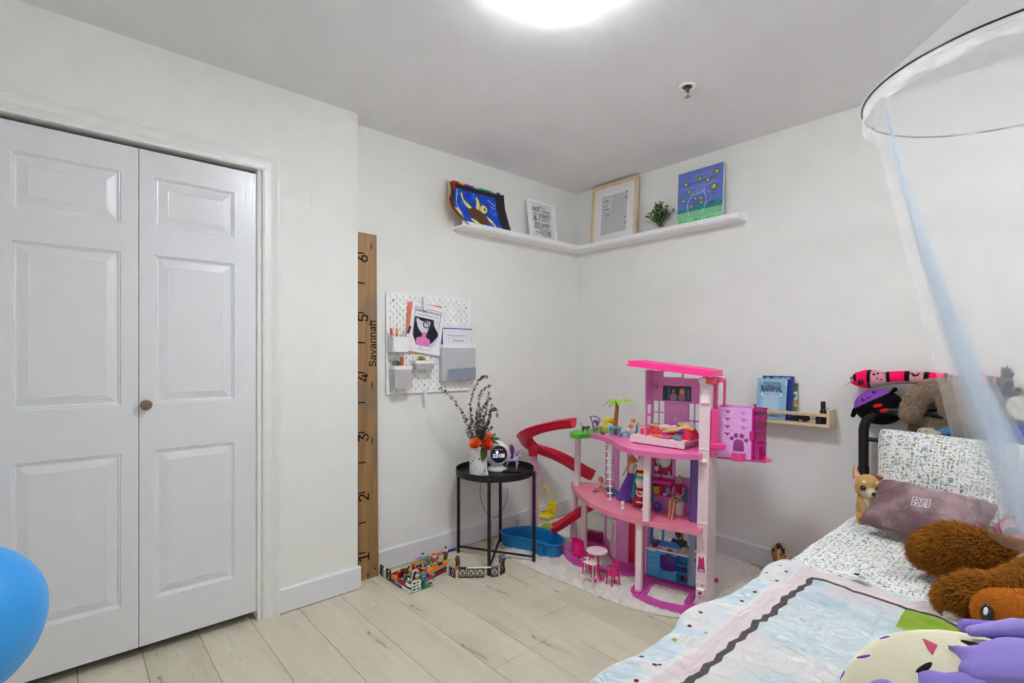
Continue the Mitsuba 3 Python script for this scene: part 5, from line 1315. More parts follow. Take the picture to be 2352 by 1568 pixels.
# left ground-floor walls
part(DH, 'door_wall', hwall(sz(.40, .450, .03, .362), .316, .006), '#c2162e', 'm_plastic', False, label='red front door')
for z0 in (.06, .12, .18, .24, .30): part(DH, 'door_slot', hb(.402, .412, .3085, .3105, z0, z0 + .028), '#dcd6d0', 'm_plastic', False)
part(DH, 'door_wall', hwall(sz(.328, .362, .03, .362), .262, .006), '#c2162e', 'm_plastic', False)
part(DH, 'door_jamb', cat(hb(.318, .330, .215, .27, .03, .362), hb(.362, .400, .262, .27, .03, .362)), '#d78cc8', 'm_plastic', False)
part(DH, 'pink_wall', hwall(sz(.449, .512, .03, .362), .306, .008), '#d78cc8', 'm_plastic', False)
wa, wb = np.array([.512, .305]), np.array([.700, .560]); wd = (wb - wa) / np.linalg.norm(wb - wa); wl = np.linalg.norm(wb - wa)
def wingM(z): return HM @ FR([wa[1], wa[0], z - .006], [wd[1], wd[0], 0], [0, 0, 1], [-wd[0], wd[1], 0])
wp = sbox(0, 0, wl, .335).difference(sbox(.05, .10, .085, .20)).difference(sbox(.05, .22, .085, .30)).difference(sbox(.13, .04, .27, .28))
part(DH, 'wing_wall', extr(wp, .006, wingM(.026)), '#d78cc8', 'm_plastic', False)
part(DH, 'fireplace', cat(extr(sbox(.028, 0, .105, .21).difference(sbox(.045, .02, .088, .185)), .014, wingM(.028)), extr(sbox(.020, .205, .112, .222), .020, wingM(.028))), '#e4d5da', 'm_plastic', False, label='white fireplace surround')
part(DH, 'fire_inset', extr(sbox(.045, .02, .088, .185), .004, wingM(.028)), '#5b3a4c', 'm_plastic', False)
# second-floor walls
bw = sz(.075, .300, .386, .706).difference(sz(.100, .177, .565, .675))
part(DH, 'bathroom_wall', hwall(bw, .222, .006), '#d78cc8', 'm_plastic', False, label='pink bathroom wall with a window')
part(DH, 'vanity_back', hb(.189, .284, .212, .216, .565, .690), '#b3146f', 'm_plastic', False)
part(DH, 'vanity_pillar', hb(.178, .190, .205, .216, .565, .70), '#d78cc8', 'm_plastic', False)
part(DH, 'round_mirror', xf(lathe([(0, .002), (.0385, .002), (.0385, 0)], 36), hface(.2105) @ TR(-.236, .6415, 0)), '#b9bcc2', 'm_metal', 40, label='round silver mirror')
part(DH, 'mirror_rim', xf(lathe([(.038, 0), (.038, .003), (.041, .004), (.042, 0)], 36), hface(.2105) @ TR(-.236, .6415, 0)), '#b8913c', 'm_metal', 40)
part(DH, 'vanity', cat(hb(.180, .284, .155, .216, .528, .546, .002), hb(.187, .283, .208, .216, .468, .528), *[hb(s, s + .003, .165, .216, .468, .528) for s in (.185, .233, .280)], hb(.185, .283, .165, .216, .466, .470)), '#c42a86', 'm_plastic', False, label='hot pink vanity')
part(DH, 'vanity_shelf', hb(.182, .282, .190, .216, .560, .568), '#e3b7cf', 'm_plastic', False)
part(DH, 'tap', tube([LW(.236, .185, .546), LW(.236, .185, .566), LW(.236, .172, .568), LW(.236, .166, .562)], .0022, 6), '#b8862f', 'm_metal', True)
part(DH, 'small_mirror', xf(lathe([(0, .002), (.013, .002), (.0135, 0)], 24), hface(.185) @ TR(-.264, .600, 0)), '#c3c8c4', 'm_metal', 40)
part(DH, 'mirror_stand', tube([LW(.264, .185, .546), LW(.264, .185, .590)], .002, 6), '#c3c8c4', 'm_metal', True)
part(DH, 'shower_screen', hb(.030, .070, .092, .098, .389, .704, .001), '#6b4a96', 'm_plastic', False, label='purple shower panel')
part(DH, 'shower_edge', hb(.066, .071, .088, .100, .389, .704, .001), '#54489c', 'm_plastic', False)
part(DH, 'side_wall', hb(.292, .300, .10, .222, .387, .706), '#d78cc8', 'm_plastic', False)
part(DH, 'closet_wall', hwall(sz(.300, .355, .386, .706), .262, .006), '#d78cc8', 'm_plastic', False)
part(DH, 'closet_wall', hwall(sz(.395, .47, .386, .706).difference(sz(.41, .44, .42, .68)), .318, .006), '#d78cc8', 'm_plastic', False)
wp2 = sbox(0, 0, .075, .32); wp3 = sbox(.075, 0, wl, .32).difference(sbox(.09, .06, .135, .16)).difference(sbox(.15, .05, .29, .29))
part(DH, 'wing_wall', extr(wp2.union(wp3), .006, wingM(.386)), '#d78cc8', 'm_plastic', False)
for i in range(6): part(DH, 'lattice_bar', extr(stroke([(.085, .05 + i * .022), (.14, .075 + i * .022)], .004), .003, wingM(.386) @ TR(0, 0, .006)), '#d78cc8', 'm_plastic', False)
part(DH, 'nook_step', cat(hx(stroke([(.69, .45), (.548, .246), (.50, .275)], .016), .386, .396)), '#d9708f', 'm_plastic', False)
part(DH, 'nook_floor', hx(Polygon([(.69, .45), (.55, .25), (.49, .29), (.53, .40), (.62, .50)]), .386, .3885), '#e08a9e', 'm_plastic', False)
# ladder
lp0, lp1 = LW(.530, .230, .388), LW(.538, .205, .716)
part(DH, 'ladder_rail', cat(tube([lp0, lp1], .0055, 4), hb(.517, .545, .215, .245, .386, .390, .001)), '#eae4e8', 'm_plastic', False, label='white ladder')
for i in range(8):
    q = lp0 + (lp1 - lp0) * (.10 + i * .118); part(DH, 'ladder_rung', xf(bx([-.008, -.013, -.002], [.010, .018, .002], .001), FR(q, ET, ES)), '#ece8ea', 'm_plastic', False)
# third floor room
bk = sz(.020, .300, .731, 1.10).difference(sz(.150, .244, 1.068, 1.096)).difference(sz(.050, .143, 1.064, 1.094))
def lat(s0, s1, z0, z1, ns, nz, t=.006):
    g = None; cw, ch = (s1 - s0 - t * (ns - 1)) / ns, (z1 - z0 - t * (nz - 1)) / nz
    return unary_union([sz(s0 + i * (cw + t), s0 + i * (cw + t) + cw, z0 + j * (ch + t), z0 + j * (ch + t) + ch) for i in range(ns) for j in range(nz)])
bk = bk.difference(lat(.236, .292, .765, .944, 2, 3)).difference(lat(.060, .112, .765, .938, 2, 2))
part(DH, 'bedroom_wall', hwall(bk, .212, .006), '#d78cc8', 'm_plastic', False, label='lilac pink bedroom wall with lattice windows')
sw = sbox(.105, .731, .212, 1.105).difference(unary_union([sbox(.132, z, .198, z + .048) for z in (.765, .822, .880)]))
part(DH, 'bedroom_side', xf(extr(sw, .006), HM @ np.array([[1, 0, 0, 0], [0, 0, 1, .298], [0, 1, 0, -.006], [0, 0, 0, 1.]])), '#d78cc8', 'm_plastic', False)
arch = Polygon([(-.222, .78), (-.222, .93), (-.116, .93), (-.116, .78)]); part(DH, 'relief_panel', hwall(arch, .206, .003), '#dc95cf', 'm_plastic', False)
def half(pts, w): return stroke(pts, w)
cv = [half(spline([(-.216, .915, 0), (-.200, .906, 0), (-.186, .912, 0), (-.169, .904, 0), (-.152, .912, 0), (-.136, .906, 0), (-.122, .915, 0)], 20)[:, :2], .003), half([(-.196, .905), (-.206, .85), (-.218, .80)], .0028), half([(-.142, .905), (-.132, .85), (-.120, .80)], .0028)]
part(DH, 'relief', hwall(unary_union(cv), .203, .0016), '#e2a2d7', 'm_plastic', False)
moon = Point(-.172, .862).buffer(.016).difference(Point(-.163, .867).buffer(.014)); part(DH, 'moon_cutout', hwall(moon, .203, .0012), '#e9b6df', 'm_plastic', False)
part(DH, 'television', hwall(sz(.104, .244, .949, 1.023), .206, .004), '#141a30', 'm_gloss', False, label='small dark television with a picture of two dancers')
tvM = hface(.2018)
tv = [(sz(.106, .242, .951, 1.021), '#1b2138'), (sz(.128, .150, .955, 1.018), '#2f3d60'), (sz(.110, .122, .955, 1.006), '#4a6a90'), (sz(.208, .220, .958, 1.015), '#35527c'), (sz(.225, .238, .955, 1.012), '#232a48')]
for s_, hr, dr_ in ((.190, '#3b1d1a', '#8c7aa6'), (.148, '#e0a765', '#8a6e98')):
    tv += [(ellp(-s_, .995, .0115, .0165), hr), (ellp(-s_ + .004, .983, .009, .018), hr), (ellp(-s_, .998, .0062, .0085), '#c98468'), (sz(s_ - .003, s_ + .003, .984, .992), '#c98468'), (Polygon([(-s_ - .013, .951), (-s_ - .011, .983), (-s_ + .011, .983), (-s_ + .014, .951)]), dr_), (stroke([(-s_ - .011, .981), (-s_ - .016, .965), (-s_ - .010, .955)], .0045), '#b9765c'), (stroke([(-s_ + .011, .981), (-s_ + .017, .964), (-s_ + .010, .955)], .0045), '#b9765c')]
v, c = paint(tv, tvM, .00012); part(DH, 'television_picture', v, c, 'm_gloss', False)
part(DH, 'pendant_lamp', cat(*[tube([LW(.270 + .013 * math.cos(a), .165 + .013 * math.sin(a), 1.026), LW(.270, .165, 1.044)], .0012, 5) for a in np.arange(5) * 1.2566], *[tube([LW(.270 + .013 * math.cos(a), .165 + .013 * math.sin(a), 1.026), LW(.270 + .008 * math.cos(a + .6), .165 + .008 * math.sin(a + .6), 1.004)], .0012, 5) for a in np.arange(5) * 1.2566],
     *[tube([LW(.270 + .013 * math.cos(a), .165 + .013 * math.sin(a), 1.026), LW(.270 + .013 * math.cos(a + 1.2566), .165 + .013 * math.sin(a + 1.2566), 1.026)], .0012, 5) for a in np.arange(5) * 1.2566], tube([LW(.270, .165, 1.044), LW(.270, .165, 1.10)], .0009, 5)), '#b9a98a', 'm_metal', True, label='geometric wire pendant lamp')
part(DH, 'bulb', ell(LW(.270, .165, 1.020), .0065, 2), '#8d7d68', 'm_gloss', True)
# roof: tips down to the right
rz0, rz1 = 1.085, 1.131
def roofp(s, t, dz): return xf((np.array([[t, s, rz0 + (rz1 - rz0) * (s + .04) / .39 + dz - .006]]), np.zeros((0, 3), int)), HM)[0][0]
def roofbox(s0, s1, t0, t1, d0, d1): return hullp([roofp(s, t, d) for s in (s0, s1) for t in (t0, t1) for d in (d0, d1)])
part(DH, 'roof', cat(roofbox(-.040, .345, -.028, -.018, 0, .024), roofbox(-.040, .345, .205, .215, 0, .024), roofbox(-.040, -.030, -.028, .215, 0, .024), roofbox(.335, .345, -.028, .215, 0, .024), roofbox(-.030, .335, -.020, .205, .016, .021)), '#f0348c', 'm_plastic', False, label='hot pink roof')
part(DH, 'roof_lip', roofbox(-.046, .353, -.034, .220, -.003, .001), '#ee2f88', 'm_plastic', False)
for i, (a, b) in enumerate(((-.025, .14), (.15, .33))): part(DH, 'roof_rib', roofbox(a, b, .05, .065, .021, .0235), '#d92a7c', 'm_plastic', False)
# lift tower
part(DH, 'tower_front', hb(-.025, .022, .036, .046, .004, 1.062, .001), '#e2c9cf', 'm_plastic', False, label='pale pink brick patterned lift tower')
def tface(): return HM @ FR([.036, 0, -.006], [0, -1, 0], [0, 0, 1], [-1, 0, 0])
for i in range(46):
    z = .03 + i * .0222
    part(DH, 'tower_course', hb(-.0245, .0215, .0353, .0361, z, z + .0205), '#e3cbd1', 'm_plastic', False)
for z in (.13, .405, .745): part(DH, 'tower_band', hb(-.026, .023, .032, .037, z, z + .004), '#f0dfe3', 'm_plastic', False)
part(DH, 'tower_groove', hb(-.0245, .018, .046, .052, .004, 1.058), '#e2c9cf', 'm_plastic', False)
part(DH, 'tower_side', hb(-.024, -.014, .052, .215, .004, 1.055, .001), '#e2c9cf', 'm_plastic', False, label='plain tower side')
part(DH, 'tower_back', hb(-.024, .022, .205, .215, .004, 1.055), '#e2c9cf', 'm_plastic', False)
part(DH, 'tower_cap', hb(-.006, .026, .024, .060, 1.050, 1.076, .002), '#eadfe0', 'm_plastic', False)
part(DH, 'tower_cap_side', hb(-.040, -.006, .024, .215, 1.048, 1.074, .002), '#e2565c', 'm_plastic', False)
part(DH, 'hinge_window', hwall(sz(-.017, .012, .960, 1.026), .036, .002).__class__((hwall(Polygon([(-.008, 1.026), (.013, 1.026), (.018, .962), (-.014, .962)]), .036, .003))), '#eee2e4', 'm_plastic', False)
part(DH, 'hinge_ledge', hb(-.020, .016, .026, .037, .958, .964), '#d9bcc2', 'm_plastic', False)
part(DH, 'mail_ledge', hb(-.016, .018, .022, .037, .688, .700, .002), '#efe3e3', 'm_plastic', False)
part(DH, 'mail_fringe', hb(-.015, .016, .028, .037, .672, .688), '#d5a9ab', 'm_plastic', False)
part(DH, 'lamp_frame', hwall(Polygon([(-.018, .262), (.020, .262), (.024, .176), (-.022, .176)]), .036, .004), '#efdfe3', 'm_plastic', False)
v, c = paint([(Polygon([(-.010, .256), (.012, .256), (.018, .182), (-.016, .182)]), '#b7236c'), (Polygon([(-.008, .256), (.010, .256), (.005, .246), (-.003, .246)]), '#e3cf9a'), (sbox(-.016, .184, .018, .198), '#8f5f98'), (ellp(.001, .191, .012, .005), '#c3a8d4')], tface() @ TR(.0, 0, .0042), .0002); part(DH, 'lamp_sticker', v, c, 'm_satin', False)
part(DH, 'house_number', xf(cat(words('219', .026, np.eye(4), True, .0016, 'c', .036)), tface() @ TR(.002, .138, .001)), '#eddbe0', 'm_plastic', False)
part(DH, 'bell_plate', xf(lathe([(0, .002), (.003, .002), (.003, 0)], 12), tface() @ TR(.007, .120, .001)), '#1c2a3a', 'm_gloss', False)
part(DH, 'mailbox', hb(-.016, .014, .022, .037, .078, .104, .002), '#eadadd', 'm_plastic', False)
part(DH, 'mailbox_lid', hb(-.018, .016, .018, .037, .102, .108, .002), '#f0e4e6', 'm_plastic', False)
part(DH, 'mailbox_sticker', hb(-.009, .008, .0212, .022, .082, .095), '#8c2f72', 'm_satin', False)
# lift cabin, swung out to the right of the tower
MAG = '#df3a82'
part(DH, 'lift_bracket', cat(hb(-.056, -.026, .050, .075, .762, .932, .002), hb(-.090, -.024, .045, .075, .750, .778, .004), hb(-.046, -.026, .050, .075, .712, .752, .002)), MAG, 'm_plastic', False, label='magenta lift bracket')
up = sz(-.070, -.032, .925, 1.070).difference(sbox(.046, .945, .058, 1.055).buffer(-.003).buffer(.003))
part(DH, 'lift_frame', cat(hb(-.040, -.030, .095, .125, .925, 1.070, .002), hb(-.068, -.060, .135, .165, .925, 1.068, .002), hb(-.068, -.030, .10, .165, 1.054, 1.070, .002), hb(-.068, -.030, .10, .165, .915, .930, .002)), '#d9407f', 'm_plastic', False)
cabM = HM @ FR([.100, -.040, -.006], [0.06, -1, 0], [0, 0, 1], [-1, -.06, 0])
cab = sbox(.005, .708, .150, .940)
tri_ = [Polygon([(x - .014, z), (x + .014, z), (x, z - .015)]) for x, zs_ in ((.048, (.926, .892, .858, .824)), (.116, (.924, .890, .856))) for z in zs_]
paw = [Polygon([(.074, .742)] + [(.0965 + .0225 * math.cos(a), .775 + .022 * math.sin(a)) for a in np.linspace(PI, 0, 14)] + [(.119, .742)]), ellp(.085, .812, .0092, .0115), ellp(.109, .812, .0092, .0115), ellp(.068, .799, .0085, .009, 20), ellp(.1275, .794, .0085, .009, -20)]
part(DH, 'lift_panel', extr(cab.difference(unary_union(tri_ + paw)), .004, cabM), '#dca0da', 'm_plastic', False, label='lilac lift panel with triangle and paw cutouts')
for i in range(11): part(DH, 'panel_line', extr(sbox(.006, .722 + i * .019, .062 if i < 5 else .149, .7226 + i * .019).difference(unary_union(tri_ + paw)), .0006, cabM @ TR(0, 0, .004)), '#cf90cd', 'm_plastic', False)
part(DH, 'lift_back', cat(extr(sbox(.004, .708, .150, .945), .004, cabM @ TR(0, 0, -.085)), extr(sbox(.150, .708, .154, .943), .004, cabM @ TR(0, 0, -.02))), '#dca0da', 'm_plastic', False)
part(DH, 'lift_side', xf(bx([.003, .708, -.081], [.007, .943, 0]), cabM), '#dca0da', 'm_plastic', False)
part(DH, 'lift_floor', extr(sbox(.004, -.085, .21, .012), .007, cabM @ np.array([[1, 0, 0, 0], [0, 0, 1, .702], [0, 1, 0, 0], [0, 0, 0, 1.]])), '#a8407c', 'm_plastic', False)
part(DH, 'lift_step', cat(xf(lathe([(0, 0), (.030, 0), (.030, .006), (0, .007)], 32), cabM @ TR(.190, .703, -.045) @ RX(-90) @ SC(1.35, 1.5, 1))), '#e0508c', 'm_plastic', 40)
part(DH, 'feed_bowl', xf(lathe([(0, 0), (.029, 0), (.030, .002), (.030, .036), (.027, .036), (.026, .006), (0, .006)], 32), cabM @ TR(.097, .700, .006) @ RX(-90) @ SC(1.0, .8, 1)), '#d84286', 'm_plastic', 40)
scene['m_magenta_clear'] = {'type': 'thindielectric', 'int_ior': 1.49, 'specular_transmittance': {'type': 'rgb', 'value': [.80, .045, .50]}}
def halfcyl(r, z0, z1, cx, cz, a0=-100, a1=100, n=20):
    a = np.radians(np.linspace(a0, a1, n)); P = [[cx + r * math.cos(q), z, cz + r * 1.15 * math.sin(q)] for z in (z0, z1) for q in a]
    f = [[i, i + 1, n + i + 1] for i in range(n - 1)] + [[i, n + i + 1, n + i] for i in range(n - 1)]; return np.array(P, float), np.array(f)
part(DH, 'lift_door', xf(halfcyl(.036, .712, .938, .172, -.040, -170, 170, 32), cabM), None, 'm_magenta_clear', True, label='clear magenta curved lift door')
for z in (.775, .840, .900, .934): part(DH, 'door_band', xf(thick(halfcyl(.0365, z, z + .005, .172, -.040, -120, 120, 24), .0016), cabM), '#b3158a', 'm_gloss', True)
part(DH, 'door_edge', xf(bx([.148, .712, .000], [.155, .938, .004]), cabM), '#c01d92', 'm_gloss', False)
part(DH, 'door_latch', xf(bx([.142, .800, .004], [.160, .838, .014], .003), cabM), '#c2187c', 'm_gloss', False)
part(DH, 'wheel', ell(LW(-.030, .215, .085), (.012, .012, .012), 2), '#b22a52', 'm_plastic', True)

# ------------------------------------------------------------------ dolls
def doll(name, label, J, skin='#d79a72', hair='#c9a46a', hairb=(), cloth=(), parts_=(), s=1.0, cat_='doll', grp=None, face=True):
    """J: joints in world space; one continuous body, hair and clothing as children"""
    K = thing(name, label, cat_, grp)
    B = [(J['hip'], .0135 * s, J['waist'], .0095 * s), (J['waist'], .0095 * s, J['chest'], .0120 * s), (J['chest'], .010 * s, J['neck'], .0046 * s), (J['neck'], .0045 * s, J['head'], .0060 * s)]
    hd, nk = np.array(J['head'], float), np.array(J['neck'], float)
    upv = nrm(hd - nk); fv = nrm(np.array(J['look'], float) - upv * (np.array(J['look'], float) @ upv)); sv = np.cross(upv, fv)
    B += [(hd + upv * .004 * s, .0132 * s, hd - upv * .006 * s + fv * .003 * s, .0095 * s), (hd + fv * .0115 * s - upv * .002 * s, .0022 * s, hd + fv * .0135 * s - upv * .003 * s, .0018 * s)]
    for sd in 'lr':
        sh, el, ha = (np.array(J[k + sd], float) for k in ('sh', 'el', 'ha'))
        B += [(J['chest'], .0085 * s, sh, .0058 * s), (sh, .0056 * s, el, .0040 * s), (el, .0040 * s, ha, .0030 * s)]
        d = nrm(ha - el); n_ = nrm(np.cross(d, fv + [.01, .02, .03])); m_ = np.cross(n_, d)
        B += [(ha, .0031 * s, ha + d * .006 * s, .0034 * s)]
        for i in range(4): B += [(ha + d * .006 * s + n_ * (i - 1.5) * .0020 * s, .0012 * s, ha + d * (.0125 - abs(i - 1.4) * .001) * s + n_ * (i - 1.5) * .0021 * s - m_ * .0012 * s, .0009 * s)]
        B += [(ha + d * .002 * s + n_ * .003 * s, .0013 * s, ha + d * .007 * s + n_ * .0052 * s, .001 * s)]
        hp, kn, an, to = (np.array(J[k + sd], float) for k in ('hp', 'kn', 'an', 'to'))
        B += [(hp, .0105 * s, kn, .0068 * s), (kn, .0066 * s, kn * .6 + an * .4, .0062 * s), (kn * .6 + an * .4, .0062 * s, an, .0036 * s), (an, .0038 * s, to, .0030 * s)]
    part(K, 'body', blob(B, .0042, 6, 12), skin, 'm_satin', True)
    if face:
        for sd in (-1, 1):
            e = hd + fv * .0118 * s + sv * sd * .0048 * s + upv * .001 * s
            part(K, 'eye', ell(e, np.array([.0018, .0018, .0018]) * s, 1), '#2a2420', 'm_gloss', True)
            part(K, 'brow', tube([e + upv * .0042 * s - sv * sd * .0022 * s, e + upv * .0046 * s + sv * sd * .002 * s], .0005 * s, 4), '#6b4a34', 'm_satin', True)
        part(K, 'mouth', tube([hd + fv * .0118 * s - upv * .0072 * s - sv * .0028 * s, hd + fv * .0128 * s - upv * .0078 * s, hd + fv * .0118 * s - upv * .0072 * s + sv * .0028 * s], .0008 * s, 5), '#b33a55', 'm_satin', True)
    Hb = [(hd + upv * .005 * s - fv * .003 * s, .0150 * s, hd - upv * .004 * s - fv * .006 * s, .0125 * s)] + list(hairb)
    part(K, 'hair', blob(Hb, .004, 5, 12), hair, 'm_satin', True)
    for nm, b, c_, m_ in cloth: part(K, nm, blob(b, .0045, 6, 12), c_, m_, True)
    for nm, m, c_, mt in parts_: part(K, nm, m, c_, mt, True)
    return K


# doll sitting on the toilet
TL_ = thing('toy_toilet', 'pale pink toy toilet with a blue back under the seated doll', 'toy toilet')
part(TL_, 'pedestal', xf(lathe([(0, 0), (.019, 0), (.021, .004), (.020, .03), (.026, .060), (.024, .064), (0, .064)], 28), TR(*LW(.140, .168, .3885))), '#e8cfd3', 'm_plastic', 40)
part(TL_, 'cistern', hb(.112, .150, .190, .208, .440, .520, .003), '#4a86ac', 'm_plastic', False, label='blue cistern')
g = lambda s, t, z: LW(s, t, z)
J = dict(hip=g(.142, .160, .468), waist=g(.142, .164, .492), chest=g(.142, .163, .518), neck=g(.140, .158, .545), head=g(.138, .152, .563), look=DV(.15, -1, -.1), shl=g(.162, .162, .532), ell=g(.172, .146, .497), hal=g(.156, .125, .474), shr=g(.121, .160, .532), elr=g(.116, .140, .499), har=g(.136, .122, .474),
         hpl=g(.152, .155, .466), knl=g(.163, .092, .470), anl=g(.161, .072, .402), tol=g(.160, .056, .392), hpr=g(.133, .155, .466), knr=g(.143, .088, .469), anr=g(.146, .070, .402), tor=g(.146, .052, .392))
doll('doll', 'seated doll with short grey hair, magenta top and zebra print skirt on the toy toilet', J, '#c98a5c', '#8f8b7a', [(J['head'] + np.array([0, 0, .016]), .008, J['head'] + np.array([0, 0, .022]), .005)],
     [('top', [(J['waist'], .0118, J['chest'], .0142), (J['chest'], .0135, g(.141, .160, .536), .009), (J['chest'], .0105, J['shl'], .0085), (J['chest'], .0105, J['shr'], .0085)], '#a3145f', 'm_fabric')])
zk = [k for k in labels if k.startswith('doll')][-1]
zv, zf = blob([(g(.142, .160, .470), .0165, g(.142, .163, .490), .0125), (g(.150, .155, .467), .0145, g(.157, .118, .469), .0125), (g(.134, .155, .467), .0145, g(.139, .114, .469), .0125)], .0022, 6, 12)
def zebra(v):
    w = np.sin(v[:, 2] * 900 + 5 * meshkit.noise(v * 110, 3) + v[:, 1] * 150); return np.where((w > 0)[:, None], C('#ece7e6'), C('#141216'))
part(zk, 'skirt', (zv, zf), zebra, 'm_fabric', True, label='black and white zebra skirt')

# bed on the third floor
b0, b1 = np.array([.377, .112]), np.array([.090, .047]); bd_ = (b1 - b0) / np.linalg.norm(b1 - b0); bn_ = np.array([bd_[1], -bd_[0]]);
if bn_[1] < 0: bn_ = -bn_
BMt = np.eye(4); BMt[:3, 0] = DV(*bd_); BMt[:3, 1] = DV(*bn_); BMt[:3, 2] = [0, 0, 1]; BMt[:3, 3] = LW(*b0, .732)
BD = thing('toy_bed', 'pale pink toy bed with a red mattress on the dollhouse third floor', 'toy bed')
part(BD, 'platform', xf(cat(bx([0, 0, .004], [.294, .008, .040], .001), bx([0, 0, .034], [.294, .060, .040], .001), bx([0, 0, .0005], [.006, .14, .040], .001), bx([.286, .0, .026], [.294, .14, .040], .001), bx([.26, .01, .0005], [.27, .14, .030])), BMt), '#e6cbd0', 'm_plastic', False)
part(BD, 'mattress', xf(bx([.020, .055, .040], [.290, .135, .068], .004), BMt), '#e8304e', 'm_plastic', False, label='red mattress')
part(BD, 'bolster', xf(hullp([(x, y, z) for y in (.050, .138) for x, z in ((.243, .040), (.300, .040), (.300, .060), (.283, .085), (.262, .085), (.243, .064))]), BMt), '#e6304c', 'm_plastic', False)
part(BD, 'clip', xf(bx([.25, -.004, .026], [.262, .0, .032], .001), BMt), '#e9d4d8', 'm_plastic', False)
def bp(x, y, z): return (BMt @ [x, y, z, 1])[:3]
def bdv(x, y, z): return BMt[:3, :3] @ [x, y, z]
zz = .084
J = dict(hip=bp(.150, .090, zz), waist=bp(.172, .092, zz), chest=bp(.196, .094, zz + .002), neck=bp(.222, .094, zz + .006), head=bp(.240, .094, zz + .013), look=bdv(.3, -.5, .8), shl=bp(.208, .115, zz + .002), ell=bp(.178, .124, zz - .002), hal=bp(.150, .120, zz), shr=bp(.208, .072, zz + .001), elr=bp(.180, .060, zz - .004), har=bp(.155, .064, zz),
         hpl=bp(.140, .098, zz), knl=bp(.072, .100, zz - .002), anl=bp(.006, .098, zz - .004), tol=bp(-.012, .092, zz + .004), hpr=bp(.140, .081, zz), knr=bp(.076, .079, zz + .006), anr=bp(.012, .078, zz - .004), tor=bp(-.004, .072, zz + .002))
hx_ = [(J['head'], .014, bp(.270, .078, zz + .012), .014), (bp(.255, .075, zz + .010), .014, bp(.215, .050, zz - .004), .010), (bp(.215, .050, zz - .004), .010, bp(.165, .040, zz - .014), .007), (bp(.270, .080, zz + .012), .014, bp(.292, .085, zz + .006), .010), (bp(.27, .095, zz + .02), .011, bp(.22, .10, zz + .022), .010)]
K = doll('doll', 'doll with long blonde hair lying on her back along the red toy mattress', J, '#e0a37c', '#d9b06c', hx_, [('dress', [(bp(.150, .090, zz), .0165, bp(.172, .092, zz), .0125), (bp(.172, .092, zz), .0125, bp(.198, .094, zz + .002), .0145), (bp(.130, .088, zz), .0185, bp(.155, .090, zz), .0165)], '#d9cdd8', 'm_fabric')])
part(K, 'hair_streak', blob([(bp(.215, .100, zz + .026), .008, bp(.262, .104, zz + .027), .011), (bp(.262, .104, zz + .027), .011, bp(.296, .096, zz + .018), .008)], .004, 5, 10), '#b3a8d6', 'm_satin', True, label='lavender hair streak')
part(K, 'bow', blob([(bp(.195, .118, zz + .016), .006, bp(.212, .118, zz + .024), .003), (bp(.212, .118, zz + .024), .003, bp(.230, .118, zz + .016), .006)], .003, 4, 10), '#b660b8', 'm_satin', True)
s5 = .72; zz = .0495
J = dict(hip=bp(.175, .022, zz), waist=bp(.188, .024, zz), chest=bp(.202, .025, zz + .001), neck=bp(.222, .026, zz + .004), head=bp(.236, .027, zz + .006), look=bdv(.2, -.6, .7), shl=bp(.212, .040, zz), ell=bp(.196, .046, zz - .003), hal=bp(.178, .044, zz), shr=bp(.212, .011, zz), elr=bp(.194, .005, zz - .003), har=bp(.176, .008, zz),
         hpl=bp(.168, .028, zz), knl=bp(.136, .030, zz - .001), anl=bp(.108, .028, zz - .002), tol=bp(.098, .024, zz + .004), hpr=bp(.168, .017, zz), knr=bp(.138, .016, zz + .002), anr=bp(.112, .016, zz - .002), tor=bp(.103, .012, zz + .004))
doll('doll', 'small doll with teal hair lying on the front edge of the pale pink toy bed', J, '#c98259', '#5d8a94', [(bp(.236, .027, zz + .004), .013, bp(.258, .024, zz), .013), (bp(.245, .016, zz), .011, bp(.266, .012, zz - .003), .009)], [('top', [(bp(.178, .022, zz), .0125, bp(.190, .024, zz), .0095), (bp(.190, .024, zz), .0095, bp(.204, .025, zz), .0112)], '#b04ab2', 'm_fabric')], s=s5)
solo('toy_pillow', blob([(bp(.236, .062, .076), .0075, bp(.262, .060, .080), .0085), (bp(.238, .055, .072), .007, bp(.262, .053, .074), .0075)], .004, 8), '#47278f', 'm_satin', True, 'small dark purple toy pillow beside the blonde doll\'s head', 'toy pillow')

# doll lying in the second floor nook
zz = .404
J = dict(hip=g(.575, .335, zz), waist=g(.600, .350, zz + .006), chest=g(.622, .362, zz + .014), neck=g(.645, .376, zz + .026), head=g(.656, .380, zz + .042), look=DV(-.2, -1, -.2), shl=g(.632, .384, zz + .018), ell=g(.60, .392, zz + .012), hal=g(.580, .375, zz + .020), shr=g(.646, .350, zz + .012), elr=g(.655, .325, zz - .006), har=g(.625, .318, zz + .004),
         hpl=g(.568, .342, zz), knl=g(.525, .318, zz + .008), anl=g(.484, .292, zz - .006), tol=g(.470, .280, zz - .004), hpr=g(.574, .325, zz), knr=g(.535, .295, zz + .004), anr=g(.498, .262, zz - .008), tor=g(.486, .250, zz - .006))
doll('doll', 'short haired doll in blue trousers lying in the nook behind the white ladder', J, '#b97a4f', '#6d4a26', [], [('shirt', [(J['waist'], .012, J['chest'], .0142), (J['chest'], .0128, g(.636, .368, zz + .018), .009)], '#a79a96', 'm_fabric'), ('trousers', [(J['hip'], .0155, J['waist'], .0125), (J['hpl'], .0125, J['knl'], .0095), (J['hpr'], .0125, J['knr'], .0095), (J['knl'], .0095, g(.500, .300, zz), .0075), (J['knr'], .0095, g(.512, .273, zz - .003), .0075)], '#3b6aa0', 'm_fabric')])
